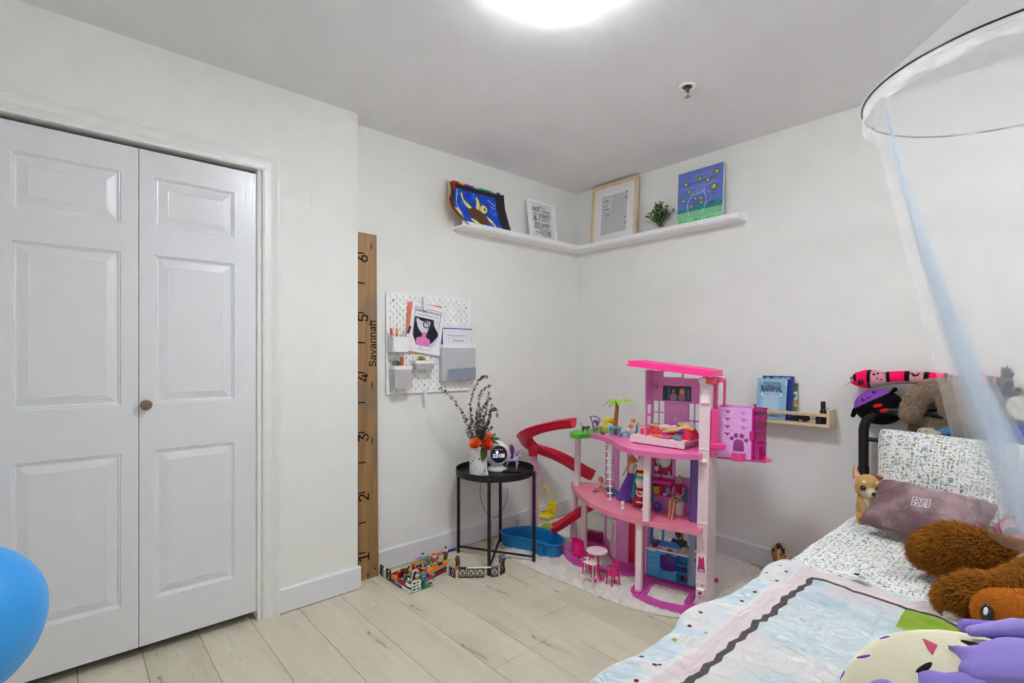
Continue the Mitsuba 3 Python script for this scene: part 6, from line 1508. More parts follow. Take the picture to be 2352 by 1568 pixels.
solo('toy_scarf', blob([(g(.675, .352, .398), .008, g(.660, .330, .394), .009), (g(.660, .330, .394), .009, g(.672, .318, .392), .006)], .004, 6), '#8f6a94', 'm_fabric', True, 'crumpled purple scarf beside the head of the lying doll', 'toy scarf')
# doll standing in a purple gown
zz = .388
J = dict(hip=g(.425, .262, zz + .135), waist=g(.424, .262, zz + .160), chest=g(.420, .262, zz + .185), neck=g(.418, .262, zz + .212), head=g(.417, .260, zz + .232), look=DV(0, 1, 0), shl=g(.440, .262, zz + .198), ell=g(.456, .262, zz + .170), hal=g(.470, .262, zz + .142), shr=g(.400, .262, zz + .198), elr=g(.392, .270, zz + .165), har=g(.400, .285, zz + .140),
         hpl=g(.433, .262, zz + .130), knl=g(.440, .260, zz + .070), anl=g(.446, .258, zz + .014), tol=g(.446, .246, zz + .005), hpr=g(.415, .262, zz + .130), knr=g(.420, .260, zz + .070), anr=g(.424, .258, zz + .014), tor=g(.424, .246, zz + .005))
doll('doll', 'standing doll in a white bodice and long purple gown seen from behind, golden hair', J, '#d79a72', '#c98a22', [(J['head'], .015, g(.428, .250, zz + .225), .013), (J['head'], .015, g(.402, .250, zz + .222), .013), (J['head'], .016, g(.416, .245, zz + .238), .012)],
     [('bodice', [(g(.424, .262, zz + .152), .0125, g(.420, .262, zz + .185), .0158), (g(.420, .262, zz + .185), .0150, g(.419, .262, zz + .200), .0125)], '#d6cfc8', 'm_fabric')], face=False)
gk = [k for k in labels if k.startswith('doll_')][-1]
def gown(u, v):
    a = u * 2 * PI; r = .015 + .040 * v ** .8; w = 1 + .10 * np.sin(a * 9 + v * 2) * v
    return np.stack([np.array([LW(.425 + .022 * vv_ + rr * math.cos(aa), .258 + rr * .55 * math.sin(aa), zz + .152 - .148 * vv_)]) for aa, vv_, rr in zip(a, v, r * w)]).reshape(-1, 3)
part(gk, 'gown', thick(grid(60, 14, gown), .0012), '#6a4aa6', 'm_fabric', True, label='long purple gown')
# white clothes stand with rainbow outfit
CS = thing('toy_clothes_stand', 'white toy dress stand with rainbow clothes and a white bag beside the second floor column', 'toy clothes stand')
part(CS, 'pole', cat(hb(.290, .318, .118, .142, .388, .400, .002), hb(.296, .312, .122, .138, .400, .700, .002)), '#ece8e8', 'm_plastic', False)
part(CS, 'arms', cat(tube(spline([LW(.304, .128, .475), LW(.330, .122, .462), LW(.345, .118, .490)], 10), .006, 8), tube([LW(.28, .124, .43), LW(.345, .124, .428)], .0045, 8)), '#e8e4e4', 'm_plastic', True)
part(CS, 'bag', blob([(LW(.318, .112, .640), .016, LW(.318, .112, .610), .022), (LW(.318, .112, .662), .006, LW(.318, .112, .640), .014)], .005, 6), '#e6e0df', 'm_fabric', True)
part(CS, 'bag_handle', tube(spline([LW(.330, .108, .640), LW(.326, .106, .675), LW(.316, .106, .684), LW(.308, .108, .672), LW(.306, .108, .64)], 16), .0022, 6), '#c9c3c2', 'm_fabric', True)
cv_, cf_ = blob([(LW(.316, .110, .590), .020, LW(.322, .110, .540), .024), (LW(.322, .110, .540), .023, LW(.312, .110, .500), .022)], .0035, 6)
def rainbow(v):
    z = v[:, 2] - HO[2]; cols = np.array([C(x) for x in ('#e4d9d6', '#a3172a', '#d9c8c6', '#e6e2de', '#d8d8d6', '#4fb0ae', '#dcc23a', '#a8152a', '#7fb0a8')]); i = np.clip(((z - .475) / .135 * 9).astype(int), 0, 8); return cols[i]
part(CS, 'rainbow_jumper', (cv_, cf_), rainbow, 'm_fabric', True, label='rainbow striped jumper')
part(CS, 'teal_sleeve', blob([(LW(.342, .110, .590), .007, LW(.360, .112, .455), .009)], .004, 5), '#1f8a8c', 'm_fabric', True)
part(CS, 'teal_scarf', blob([(LW(.268, .10, .575), .010, LW(.262, .10, .56), .008), (LW(.268, .10, .57), .006, LW(.252, .098, .455), .009)], .004, 5), '#17686e', 'm_fabric', True)
solo('toy_suitcase', hb(.335, .385, .175, .222, .3885, .500, .004), '#c4123e', 'm_plastic', False, 'crimson toy suitcase standing under the gown behind the clothes stand', 'toy suitcase')
PU = thing('toy_puppy', 'tiny white sitting toy puppy on the pink second floor', 'toy dog')
q = LW(.405, .098, .387)
part(PU, 'body', blob([(q + [0, 0, .008], .008, q + [0, 0, .016], .006), (q + [-.002, 0, .018], .006, q + [-.004, .0, .030], .0078), (q + [-.008, 0, .028], .005, q + [-.012, 0, .027], .0035), (q + [-.004, .004, .004], .004, q + [-.012, .004, .003], .003), (q + [-.004, -.006, .004], .004, q + [-.012, -.006, .003], .003), (q + [0, .005, .036], .003, q + [.002, .006, .044], .0018), (q + [0, -.005, .036], .003, q + [.002, -.006, .044], .0018)], .003, 5), '#e9e5e6', 'm_plastic', True)
for sd in (-1, 1): part(PU, 'eye', ell(q + [-.0105, sd * .003, .032], .0011, 1), '#15120f', 'm_gloss', True)
solo('toy_bin', lathe([(0, 0), (.012, 0), (.017, .010), (.0185, .022), (.015, .036), (.009, .044), (0, .046)], 26, TR(*LW(.248, .165, .3885))), '#4a3f9c', 'm_plastic', 40, 'egg shaped blue purple toy bin below the vanity', 'toy bin')
# small goods
def goods(name, label, s, t, z, sz_, col, shape='box', grp=None):
    p0 = LW(s, t, z); m = bx(p0 - [sz_[0] / 2, sz_[1] / 2, 0], p0 + [sz_[0] / 2, sz_[1] / 2, sz_[2]], .001) if shape == 'box' else (ell(p0 + [0, 0, sz_[2] / 2], np.array(sz_) / 2, 2) if shape == 'ball' else lathe([(0, 0), (sz_[0] / 2, 0), (sz_[0] / 2, sz_[2] * .7), (sz_[0] * .22, sz_[2] * .82), (sz_[0] * .22, sz_[2]), (0, sz_[2])], 14, TR(*p0)))
    return solo(name, m, col, 'm_plastic', 40, label, 'toy ' + name.split('_')[-1], grp)
goods('toy_basket', 'yellow woven toy basket in the left half of the vanity', .258, .188, .4705, (.024, .036, .038), '#c9ad2c')
goods('toy_towel', 'pale blue toy towel in the right half of the vanity', .205, .200, .4705, (.012, .022, .034), '#8fb3cf')
goods('toy_duck', 'tiny white toy soap dish with yellow duck in the vanity', .215, .178, .4705, (.016, .018, .010), '#e0dcd2')
goods('toy_bottle', 'white toy lotion bottle on the vanity shelf', .202, .198, .5685, (.010, .010, .022), '#e6e1e8', 'bottle')
goods('toy_kettle', 'dark purple toy kettle on the left of the blue kitchen counter', .278, .225, .1805, (.026, .034, .020), '#4b1f6e', 'ball')
KT = [k for k in labels if k == 'toy_kettle'][0]
solo('toy_mixer', cat(hb(.258, .280, .222, .240, .196, .214, .003), tube(spline([LW(.279, .228, .20), LW(.279, .228, .236), LW(.273, .228, .242), LW(.268, .228, .236), LW(.268, .228, .20)], 16), .0014, 5)), '#5a2a78', 'm_plastic', 40, 'purple toy mixer with a looped wire handle behind the toy kettle', 'toy mixer')
goods('toy_stove', 'small black toy burner on the kitchen counter', .196, .215, .1805, (.016, .026, .004), '#1d2c38')
for i, (s_, c_, w_) in enumerate(((.232, '#cfc3cc', 'left of the burner'), (.218, '#d9d0d4', 'just left of the burner'), (.172, '#d4c8ce', 'just right of the burner'), (.160, '#c9bcc6', 'right of the burner'))): goods('toy_plate', f'pale pink toy dish on the kitchen counter {w_}', s_, .218, .1805, (.016, .016, .008), c_, 'ball')
goods('toy_carton', 'white toy carton at the back right of the counter', .136, .245, .1805, (.010, .012, .022), '#ddd9c8')
goods('toy_cereal', 'yellow and red toy cereal box at the right end of the counter', .117, .245, .1805, (.012, .026, .018), '#c9a33a')
PN = thing('toy_pan', 'black toy frying pan hanging on the kitchen window bar', 'toy pan')
part(PN, 'dish', xf(lathe([(0, 0), (.019, 0), (.021, .005), (.019, .005), (.018, .002), (0, .002)], 24), hface(.236) @ TR(-.141, .225, 0)), '#0e0e10', 'm_plastic', 40)
part(PN, 'handle', tube([LW(.141, .234, .245), LW(.138, .234, .262), LW(.142, .236, .276)], .003, 6), '#101014', 'm_plastic', True)
part(PN, 'hanger', tube([LW(.142, .237, .274), LW(.142, .262, .290)], .002, 6), '#26306c', 'm_plastic', True)
goods('toy_orange', 'small orange toy fruit on the top kitchen shelf', .128, .232, .1225, (.010, .010, .012), '#c97a2c', 'ball')
goods('toy_tomato', 'red toy tomato on the middle kitchen shelf', .120, .228, .0805, (.012, .014, .012), '#b5231f', 'ball')
goods('toy_bread', 'brown toy bread on the middle kitchen shelf', .134, .236, .0805, (.010, .018, .016), '#6e3c1f', 'box')
goods('toy_pizza', 'round red and yellow toy pizza leaning on the bottom kitchen shelf', .117, .236, .0345, (.010, .030, .030), '#8a2c1a', 'ball')
goods('toy_jar', 'dark toy jar on the bottom kitchen shelf', .140, .240, .0345, (.012, .014, .024), '#3a2f66', 'bottle')
# doll behind the kitchen window
zz = .12
J = dict(hip=g(.182, .335, .06), waist=g(.182, .335, .085), chest=g(.182, .333, .175), neck=g(.184, .330, .206), head=g(.187, .326, .228), look=DV(.3, -1, -.4), shl=g(.210, .333, .195), ell=g(.225, .325, .150), hal=g(.215, .300, .130), shr=g(.152, .333, .195), elr=g(.138, .325, .150), har=g(.150, .300, .130),
         hpl=g(.195, .33, .055), knl=g(.20, .285, .075), anl=g(.20, .290, .02), tol=g(.20, .277, .012), hpr=g(.170, .33, .055), knr=g(.166, .285, .075), anr=g(.166, .290, .02), tor=g(.166, .277, .012))
doll('doll', 'brown haired doll in a blue grey top behind the kitchen window', J, '#a9683c', '#4a3220', [(J['head'] + np.array([0, 0, .006]), .016, J['head'], .014)], [('top', [(g(.182, .335, .10), .020, J['chest'], .020), (J['chest'], .020, g(.183, .332, .196), .012), (J['chest'], .014, J['shl'], .012), (J['chest'], .014, J['shr'], .012), (J['shl'], .012, J['ell'], .009), (J['shr'], .012, J['elr'], .009)], '#3f4f78', 'm_fabric')], s=1.12)
# dark toy furniture glimpsed under the slide
solo('toy_sofa', hb(.70, .82, .50, .545, .012, .085, .008), '#8e1f5c', 'm_plastic', False, 'dark magenta toy sofa behind the lower slide at the back of the dollhouse', 'toy sofa')

# ------------------------------------------------------------------ things on the roof deck
dz = .7315
PT_ = thing('toy_palm_tree', 'toy palm tree with a brown trunk and lime green leaves on the roof deck', 'toy tree')
tp = LW(.558, .355, dz); th_ = .185
trk = spline([tp, tp + DV(.002, 0, .06), tp + DV(-.003, 0, .12), tp + DV(-.006, 0, th_)], 30)
rr2 = np.array([.0135 - .0035 * t + .0009 * (i % 3 == 0) for i, t in enumerate(np.linspace(0, 1, 30))])
part(PT_, 'trunk', tube(trk, rr2, 12), '#9a5a22', 'm_plastic', True)
tt = trk[-1]
def frond(az, L, drop, w):
    d = math.radians(az)
    def fn(u, v):
        wv = (v - .5) * 2; x = L * u; edge = 1 - .22 * (np.abs(np.sin(u * PI * 3)) > .8) * (np.abs(wv) > .6); prof = (np.sin(PI * np.clip(u * .93 + .07, 0, 1)) ** .7) * w
        z = .018 * np.sin(u * PI * .75) - drop * u ** 2.2 - np.abs(wv) * prof * .35
        return np.stack([tt[0] + (math.cos(d) * x - math.sin(d) * wv * prof * edge), tt[1] + (math.sin(d) * x + math.cos(d) * wv * prof * edge), tt[2] + z], 1)
    part(PT_, 'frond', thick(grid(18, 7, fn), .0016), '#8fc41a', 'm_plastic', True)
az0 = math.degrees(math.atan2(ES[1], ES[0]))
for az, L, dr_, w in ((az0 + 12, .082, .050, .017), (az0 - 168, .098, .012, .016), (az0 - 190, .095, .030, .015), (az0 + 70, .060, .045, .016), (az0 + 120, .065, .035, .015), (az0 - 60, .06, .03, .015), (az0 + 35, .055, .06, .013)): frond(az, L, dr_, w)
part(PT_, 'loop', tube(spline([tt + DV(-.006, -.010, -.004), tt + DV(-.010, -.012, -.018), tt + DV(-.016, -.012, -.018), tt + DV(-.018, -.010, -.004)], 12), .0016, 6), '#6f9a1a', 'm_plastic', True)
CG = thing('toy_cat', 'small grey toy cat with its tail up on the green deck', 'toy cat'); beast(CG, at(*LW(.722, .30, dz), az0 - 195), .040, '#4c4d4f', 'dog', 'm_plastic', tail_up=.55, leg_up=1, head_drop=.12)
DG = thing('toy_dog', 'tan toy dog sniffing a grey rock on the green deck', 'toy dog'); beast(DG, at(*LW(.655, .335, dz), az0 - 190), .046, '#b08f58', 'dog', 'm_plastic', head_drop=.28)
solo('toy_rock', blob([(LW(.610, .278, dz + .009), .0085, LW(.596, .276, dz + .009), .0085), (LW(.606, .27, dz + .012), .007, LW(.600, .28, dz + .012), .007)], .004, 2), '#5d5f5c', 'm_matte', 20, 'grey toy rock under the nose of the tan toy dog', 'toy rock')
YH = thing('toy_climbing_frame', 'yellow toy pet house with a ladder on the green deck', 'toy pet house')
yM = HM @ TR(.405, .612, dz - .006)
YEL = '#e3cd1c'
part(YH, 'roof_box', xf(bx([-.022, -.035, .062], [.022, .038, .080], .002), yM), YEL, 'm_plastic', False)
part(YH, 'posts', xf(cat(bx([-.024, .030, 0], [-.018, .036, .066]), bx([-.024, .010, 0], [-.018, .016, .066]), bx([.018, .030, 0], [.024, .036, .066]), bx([-.024, -.040, 0], [-.014, -.033, .05])), yM), YEL, 'm_plastic', False)
for i in range(4): part(YH, 'rung', xf(bx([-.025, .014, .014 + i * .013], [-.019, .032, .018 + i * .013]), yM), '#d8bf18', 'm_plastic', False)
part(YH, 'ramp', xf(hullp([(x, y, z) for x in (-.018, .018) for y, z in ((.010, .058), (-.036, .042), (-.042, .0), (-.034, .0), (-.030, .036), (.010, .050))]), yM) if False else xf(cat(hullp([(x, y, z) for x in (-.018, .018) for y, z in ((.010, .060), (.010, .054), (-.038, .046), (-.038, .040))]), hullp([(x, y, z) for x in (-.018, .018) for y, z in ((-.032, .046), (-.038, .046), (-.044, .0), (-.036, .0))])), yM), '#dbc41a', 'm_plastic', False)
PH = thing('toy_pet_swing', 'purple fan shaped toy pet swing beside the grey toy cat', 'toy swing')
pM = HM @ FR([.385, .700, dz - .006], [0, -1, 0], [0, 0, 1], [-1, 0, 0])
parc = spline([(-.032, .082, 0), (-.010, .086, 0), (.014, .080, 0), (.032, .064, 0)], 16)[:, :2]
part(PH, 'hoop', extr(unary_union([stroke(parc, .0045), stroke([(-.031, .082), (-.016, .05), (-.008, .0)], .0042), stroke([(.031, .064), (.020, .035), (.012, .012)], .0035), stroke([(-.010, .018), (.006, .024), (.018, .006), (.006, .002), (-.006, .003)], .003)]), .006, pM), '#5b3f86', 'm_plastic', False)
part(PH, 'cat_cutout', extr(smooth_poly([(-.012, .050), (-.006, .062), (.006, .066), (.020, .058), (.026, .046), (.018, .030), (.012, .018), (.008, .032), (-.002, .046)]), .004, pM), '#6a4b9c', 'm_plastic', False)
BT_ = thing('toy_table', 'small blue toy table standing at the foot of the toy palm tree', 'toy table')
q = LW(.530, .285, dz)
part(BT_, 'top', lathe([(0, .042), (.034, .042), (.037, .045), (.036, .048), (0, .049)], 28, TR(*q)), '#3f94b8', 'm_plastic', 40)
for a in (30, 150, 270): part(BT_, 'leg', tube([q + [.027 * math.cos(math.radians(a)), .027 * math.sin(math.radians(a)), .043], q + [.029 * math.cos(math.radians(a)), .029 * math.sin(math.radians(a)), .0005]], [.0062, .0045], 8), '#3a8cb0', 'm_plastic', True)
LG = thing('toy_lounger', 'blue curvy toy lounge chair beside the white toy side table', 'toy chair')
q = LW(.445, .262, dz)
pth = spline([q + DV(.040, -.004, .006), q + DV(.028, -.002, .026), q + DV(.010, 0, .026), q + DV(-.012, .002, .010), q + DV(-.030, .004, .012), q + DV(-.042, .008, .050), q + DV(-.046, .010, .078)], 26)
part(LG, 'seat', cat(*[hullp([a + w for a in (pth[i], pth[i + 1]) for w in (DV(0, .018, .003), DV(0, -.018, .003), DV(0, .018, -.003), DV(0, -.018, -.003))]) for i in range(25)]), '#3f9cc0', 'm_plastic', 30)
part(LG, 'foot', cat(tube([q + DV(.040, -.014, .008), q + DV(.042, -.014, .0005)], .005, 8), tube([q + DV(-.02, .0, .012), q + DV(-.02, 0, .0005)], .008, 8)), '#3a90b4', 'm_plastic', True)
WT = thing('toy_side_table', 'small white toy pedestal table with an orange desk lamp on it', 'toy table')
q = LW(.415, .215, dz)
part(WT, 'top', lathe([(0, .052), (.024, .052), (.026, .0545), (0, .056)], 26, TR(*q)), '#e8e6e8', 'm_plastic', 40)
part(WT, 'stem', lathe([(0, .0005), (.012, .0005), (.004, .006), (.0035, .052)], 14, TR(*q)), '#e2dfe2', 'm_plastic', 40)
OL = thing('toy_desk_lamp', 'orange toy desk lamp on the white toy pedestal table', 'toy lamp')
q = q + [0, 0, .0562]
part(OL, 'base', bx(q + [-.008, -.009, 0], q + [.008, .009, .020], .001), '#c9781f', 'm_plastic', False)
part(OL, 'arm', tube([q + [0, 0, .02], q + DV(.002, 0, .042), q + DV(-.002, 0, .047)], .002, 6), '#c9781f', 'm_plastic', True)
part(OL, 'shade', xf(lathe([(.003, 0), (.005, .004), (.012, .020), (.010, .020), (.003, .005)], 18), FR(q + DV(.0, 0, .048), nrm(DV(0, 1, 0)), nrm(np.cross(nrm(DV(-1, 0, -.35)), nrm(DV(0, 1, 0)))), nrm(DV(-1, 0, -.35)))), '#d08a2a', 'm_plastic', 40)

# ------------------------------------------------------------------ cafe set in front of the house
CT = thing('toy_cafe_table', 'round pale pink toy table with a magenta pedestal on the rug', 'toy table')
cx, cy = -.822, -.868
part(CT, 'top', lathe([(0, .152), (.052, .152), (.056, .155), (.055, .160), (.048, .162), (0, .162)], 36, TR(cx - .02, cy, .006)), '#e6ccd4', 'm_plastic', 40)
part(CT, 'pedestal', lathe([(0, .0), (.036, .0), (.036, .004), (.020, .012), (.008, .034), (.0052, .06), (.0052, .152)], 24, TR(cx - .01, cy, .006)), '#c42a70', 'm_plastic', 40, label='magenta pedestal')
HP = '#e0187a'
def armchair(name, label, x, y, rot, col, z=.006):
    K = thing(name, label, 'toy chair', 'toy cafe chairs'); M = at(x, y, z, rot)
    part(K, 'seat', xf(lathe([(0, .056), (.024, .054), (.028, .058), (.027, .062), (0, .060)], 24), M), col, 'm_plastic', 40)
    for sx_, sy_ in ((.020, .018), (.020, -.018), (-.020, .018), (-.020, -.018)): part(K, 'leg', xf(tube([(sx_, sy_, .058), (sx_ * 1.35, sy_ * 1.25, 0)], [.005, .0032], 6), M), col, 'm_plastic', True)
    a = np.radians(np.linspace(-115, 115, 21)); P = [(-.034 * math.cos(q), .034 * math.sin(q), .086 + .004 * math.cos(q)) for q in a]
    part(K, 'back_hoop', xf(cat(*[hullp([np.array(P[i]) + w for w in ([0, 0, .006], [0, 0, -.006])] + [np.array(P[i + 1]) + w for w in ([0, 0, .006], [0, 0, -.006])] + [np.array(P[i]) * [.9, .9, 1], np.array(P[i + 1]) * [.9, .9, 1]]) for i in range(20)]), M), col, 'm_plastic', 40)
    for q in (-75, 75): part(K, 'arm_support', xf(tube([(-.030 * math.cos(math.radians(q)), .030 * math.sin(math.radians(q)), .084), (-.010, .024 * np.sign(q), .058)], .0035, 6), M), col, 'm_plastic', True)
    part(K, 'back_panel', xf(cat(*[hullp([np.array(P[i]) + [0, 0, .004], np.array(P[i + 1]) + [0, 0, .004], np.array(P[i]) * [.92, .92, 1] + [0, 0, .026], np.array(P[i + 1]) * [.92, .92, 1] + [0, 0, .026], np.array(P[i]) * [.9, .9, 1] + [0, 0, .004], np.array(P[i + 1]) * [.84, .84, 1] + [0, 0, .026]]) for i in range(7, 13)]), M), col, 'm_plastic', 40)
armchair('toy_cafe_chair', 'hot pink toy chair behind the round toy table', -.815, -.790, -80, HP)
armchair('toy_cafe_chair', 'magenta toy chair turned away at the right of the round toy table', -.822, -.955, 165, '#d0246e')
SO = thing('toy_bar_stool', 'tall thin pale pink toy bar stool in front of the round toy table', 'toy stool')
c4 = [np.array(q) for q in ((-.935, -.846), (-.934, -.915), (-.884, -.908), (-.888, -.842))]; cc_ = sum(c4) / 4; T4 = [cc_ + (q - cc_) * [.45, .75] for q in c4]; h_ = .118
part(SO, 'seat', xf(bx([-.018, -.034, h_ - .001], [.018, .034, h_ + .006], .003), at(*cc_, 0, 4)), '#e8cbd2', 'm_plastic', False)
for a, b in zip(c4, T4): part(SO, 'leg', tube([(*a, .004), (*b, h_)], .0026, 6), '#e3c2ca', 'm_plastic', True)
for i in range(4):
    j = (i + 1) % 4; part(SO, 'rail', tube([(*c4[i], .005), (*c4[j], .005)], .0022, 6), '#e3c2ca', 'm_plastic', True)
    a, b = (c4[k] * .6 + T4[k] * .4 for k in (i, j)); part(SO, 'rail', tube([(*a, .05), (*b, .05)], .0022, 6), '#e3c2ca', 'm_plastic', True)
TC_ = thing('toy_tub_chair', 'hot pink toy tub chair behind the left ground floor column', 'toy chair')
q = LW(.735, .268, .027)
def tub(u, v):
    a = np.radians(-20 + 250 * u) + A_; r = .036; return np.stack([q[0] + r * np.cos(a) * (1 + .06 * v), q[1] + r * np.sin(a) * (1 + .06 * v), q[2] + .002 + .092 * v * (1 - .32 * np.abs(u - .5) * 2)], 1)
part(TC_, 'shell', thick(grid(30, 8, tub), .004), HP, 'm_plastic', True)
part(TC_, 'seat', lathe([(0, .002), (.033, .002), (.033, .036), (0, .038)], 26, TR(*q)), '#d8146f', 'm_plastic', 40)
# ------------------------------------------------------------------ spice-rack shelf with books and bottles
RS = thing('wall_rack', 'small pale wooden wall rack holding books and dark bottles on the right wall', 'shelf')
ry0, ry1, rx, rz = -1.322, -1.720, -.102, .819
for a in (ry0, ry1 + .015): part(RS, 'end_panel', bx([rx, a - .015, rz + .016], [-.0005, a, .908], .002), None, 'm_pale_wood', False)
part(RS, 'bottom_board', bx([rx, ry1, rz], [-.0005, ry0, rz + .0155], .002), None, 'm_pale_wood', False)
part(RS, 'front_rail', bx([rx, ry1 + .0155, .872], [rx + .010, ry0 - .0155, .889], .001), None, 'm_pale_wood', False)
part(RS, 'back_rail', bx([-.0105, ry1 + .0155, .85], [-.0005, ry0 - .0155, .88], .001), None, 'm_pale_wood', False)
RZ0 = rz + .016
def book(name, label, y0, w, h, d0, th, col, tilt=9):
    K = thing(name, label, 'book', 'books in the wall rack'); t = math.radians(tilt)
    M = FR([-d0, y0, RZ0 + .0006], [0, -1, 0], [math.sin(t), 0, math.cos(t)])
    part(K, 'pages', xf(bx([.002, .002, .0012], [w - .001, h - .002, th - .0012]), M), '#d9cfb8', 'm_matte', False)
    part(K, 'cover', xf(cat(bx([0, 0, th - .0012], [w, h, th]), bx([0, 0, 0], [w, h, .0012]), bx([0, 0, 0], [.0015, h, th])), M), col, 'm_plastic', False)
    return K, M, th
K, M, th = book('book', 'green and orange book standing behind the blue books in the wall rack', -1.395, .150, .196, .026, .008, '#3a5a40', 6)
v, c = paint([(sbox(.10, .0, .150, .03), '#2f78b8'), (sbox(.10, .03, .150, .07), '#4a7a38'), (sbox(.10, .07, .150, .088), '#c9a545'), (sbox(.10, .088, .150, .108), '#d0763a'), (sbox(.10, .108, .150, .150), '#cfd2cc'), (smooth_poly([(.118, .112), (.140, .118), (.143, .138), (.126, .128)]), '#3f7a35'), (sbox(.10, .150, .150, .160), '#2c6fa8')], M @ TR(0, 0, th), .00012); part(K, 'cover_art', v, c, 'm_plastic', False)
K, M, th = book('book', 'dark blue reader with a teal badge and STEP into READING along its top', -1.370, .160, .232, .044, .008, '#1d3580', 8)
v, c = paint([(Point(.026, .214).buffer(.0155), '#2a8a82')], M @ TR(0, 0, th), .0002); part(K, 'badge', v, c, 'm_plastic', False)
for q_ in (words('2', .016, M @ TR(.026, .206, th + .0003), True, .0003, 'c'), words('STEP', .010, M @ TR(.055, .216, th + .0001), True, .0003, 'l', .030), words('into', .006, M @ TR(.087, .217, th + .0001), False, .0003, 'l', .010), words('READING', .010, M @ TR(.099, .216, th + .0001), True, .0003, 'l', .042)): part(K, 'lettering', q_, '#dfe6ee', 'm_plastic', False)
K, M, th = book('book', 'pale blue picture book titled NARWHAL in front in the wall rack', -1.352, .152, .218, .066, .009, '#7fb0cc', 8.5)
glowp = [(ellp(.075, .085, .058 - i * .006, .075 - i * .007), q) for i, q in enumerate(('#86b5cf', '#8fbcd4', '#99c3d8', '#a4cadc'))]
ban = smooth_poly([(.020, .128), (.046, .120), (.075, .126), (.104, .122), (.132, .128), (.130, .138), (.104, .133), (.075, .136), (.046, .131), (.022, .139)])
v, c = paint([(sbox(.002, .198, .150, .216), '#93bcd0')] + glowp + [(sbox(.036, .190, .116, .197).buffer(.002), '#41586a'), (ban.buffer(.001), '#51636e'), (ban, '#dfe6e6'), (sbox(.070, .0155, .112, .0205), '#b5403a')], M @ TR(0, 0, th), .0001); part(K, 'cover_art', v, c, 'm_plastic', False)
part(K, 'title', words('NARWHAL', .036, M @ TR(.076, .147, th + .0012), True, .0004, 'c', .112), '#16233c', 'm_plastic', False)
part(K, 'lettering', cat(words('UNICORN OF THE SEA!', .006, M @ TR(.076, .1265, th + .0012), True, .0003, 'c', .096)), '#3a4a5a', 'm_plastic', False)
for q_ in (words('A NARWHAL AND JELLY BOOK', .0042, M @ TR(.076, .1915, th + .0012), True, .0003, 'c', .070), words('BEN CLANTON', .009, M @ TR(.096, .026, th + .0004), False, .0003, 'c', .080)): part(K, 'lettering', q_, '#d3e0e4', 'm_plastic', False)
part(K, 'spine_sticker', xf(bx([.146, .185, th], [.152, .203, th + .0006]), M), '#e8e8ea', 'm_plastic', False)
def bottle(name, label, y, d, r, h, capr, caph, col='#17110e', lab=None):
    K = thing(name, label, 'bottle', 'dark bottles in the wall rack'); z = RZ0 + .0006
    part(K, 'glass', lathe([(0, 0), (r * .95, 0), (r, .003), (r, h * .80), (r * .75, h * .9), (capr * .8, h), (0, h)], 24, TR(-d, y, z)), col, 'm_gloss', 40)
    part(K, 'cap', lathe([(0, h - .004), (capr, h - .004), (capr, h + caph - .002), (capr * .9, h + caph), (0, h + caph)], 20, TR(-d, y, z)), '#0c0c0d', 'm_plastic', 40)
    if lab: part(K, 'label_band', lathe([(r + .0003, h * .12), (r + .0003, h * .72)], 24, TR(-d, y, z)), lab, 'm_satin', 40)
bottle('essential_oil_bottle', 'small dark bottle with a black cap at the right end of the wall rack', -1.676, -.05 * -1, .0145, .078, .0105, .032, lab='#2a2733')
bottle('essential_oil_bottle', 'dark squat jar low behind the front rail beside the capped bottle', -1.668, .080, .0165, .040, .017, .006, '#15131c')
JB = thing('black_pouch', 'black rounded case behind the front rail of the wall rack', 'case')
part(JB, 'case', blob([((-.070, -1.575, RZ0 + .020), .017, (-.070, -1.605, RZ0 + .022), .018), ((-.070, -1.545, RZ0 + .016), .013, (-.070, -1.575, RZ0 + .02), .016)], .008, 5), '#17110f', 'm_satin', True)
for dy in (-.004, .004): part(JB, 'bead', ell((-.0890, -1.585 + dy, RZ0 + .010), .0032, 2), '#e6e6e6', 'm_gloss', True)
solo('rack_cable', tube(spline([(-.10, -1.545, .893), (-.075, -1.57, .885), (-.05, -1.60, .872), (-.05, -1.63, .862)], 20), .0012, 5), '#8a7f76', 'm_satin', True, 'thin pale cable trailing over the front rail of the wall rack', 'cable')

# ------------------------------------------------------------------ toy horse on the floor between dollhouse and bed
HH = thing('toy_horse', 'large tan toy horse with a pale mane standing by the baseboard near the bed', 'toy horse')
hM = at(-.068, -1.478, .0005, -152)
beast(HH, hM, .150, '#a8702c', 'horse', 'm_satin', mane='#d9c9a4', head_drop=.22, leg_up=1, tailcol='#120e0c')
part(HH, 'saddle_pad', xf(blob([((-.35, .0, .98), .10, (-.10, 0, .98), .10), ((-.30, .16, .85), .06, (-.12, .16, .85), .06), ((-.30, -.16, .85), .06, (-.12, -.16, .85), .06), ((-.28, .20, .80), .03, (-.40, .27, .40), .025), ((-.40, .27, .40), .025, (-.30, .27, .30), .025)], .04, 5, 10), hM @ SC(.150)), '#131113', 'm_satin', True, label='black saddle and stirrup')
part(HH, 'chest_mane', xf(blob([((.42, .06, 1.05), .08, (.52, .10, .78), .10), ((.52, .10, .78), .10, (.50, .10, .55), .04), ((.42, -.06, 1.05), .08, (.54, -.08, .80), .08)], .04, 5, 10), hM @ SC(.150)), '#d4c08e', 'm_satin', True, label='pale shaggy mane')
part(HH, 'bridle', xf(cat(tube(spline([(.80, .075, .82), (.84, 0, .90), (.80, -.075, .82)], 10), .012, 6), tube([(.80, .075, .83), (.66, .11, 1.06)], .012, 6), tube([(.80, -.075, .83), (.66, -.11, 1.06)], .012, 6)), hM @ SC(.150)), '#d8cfc0', 'm_satin', True)

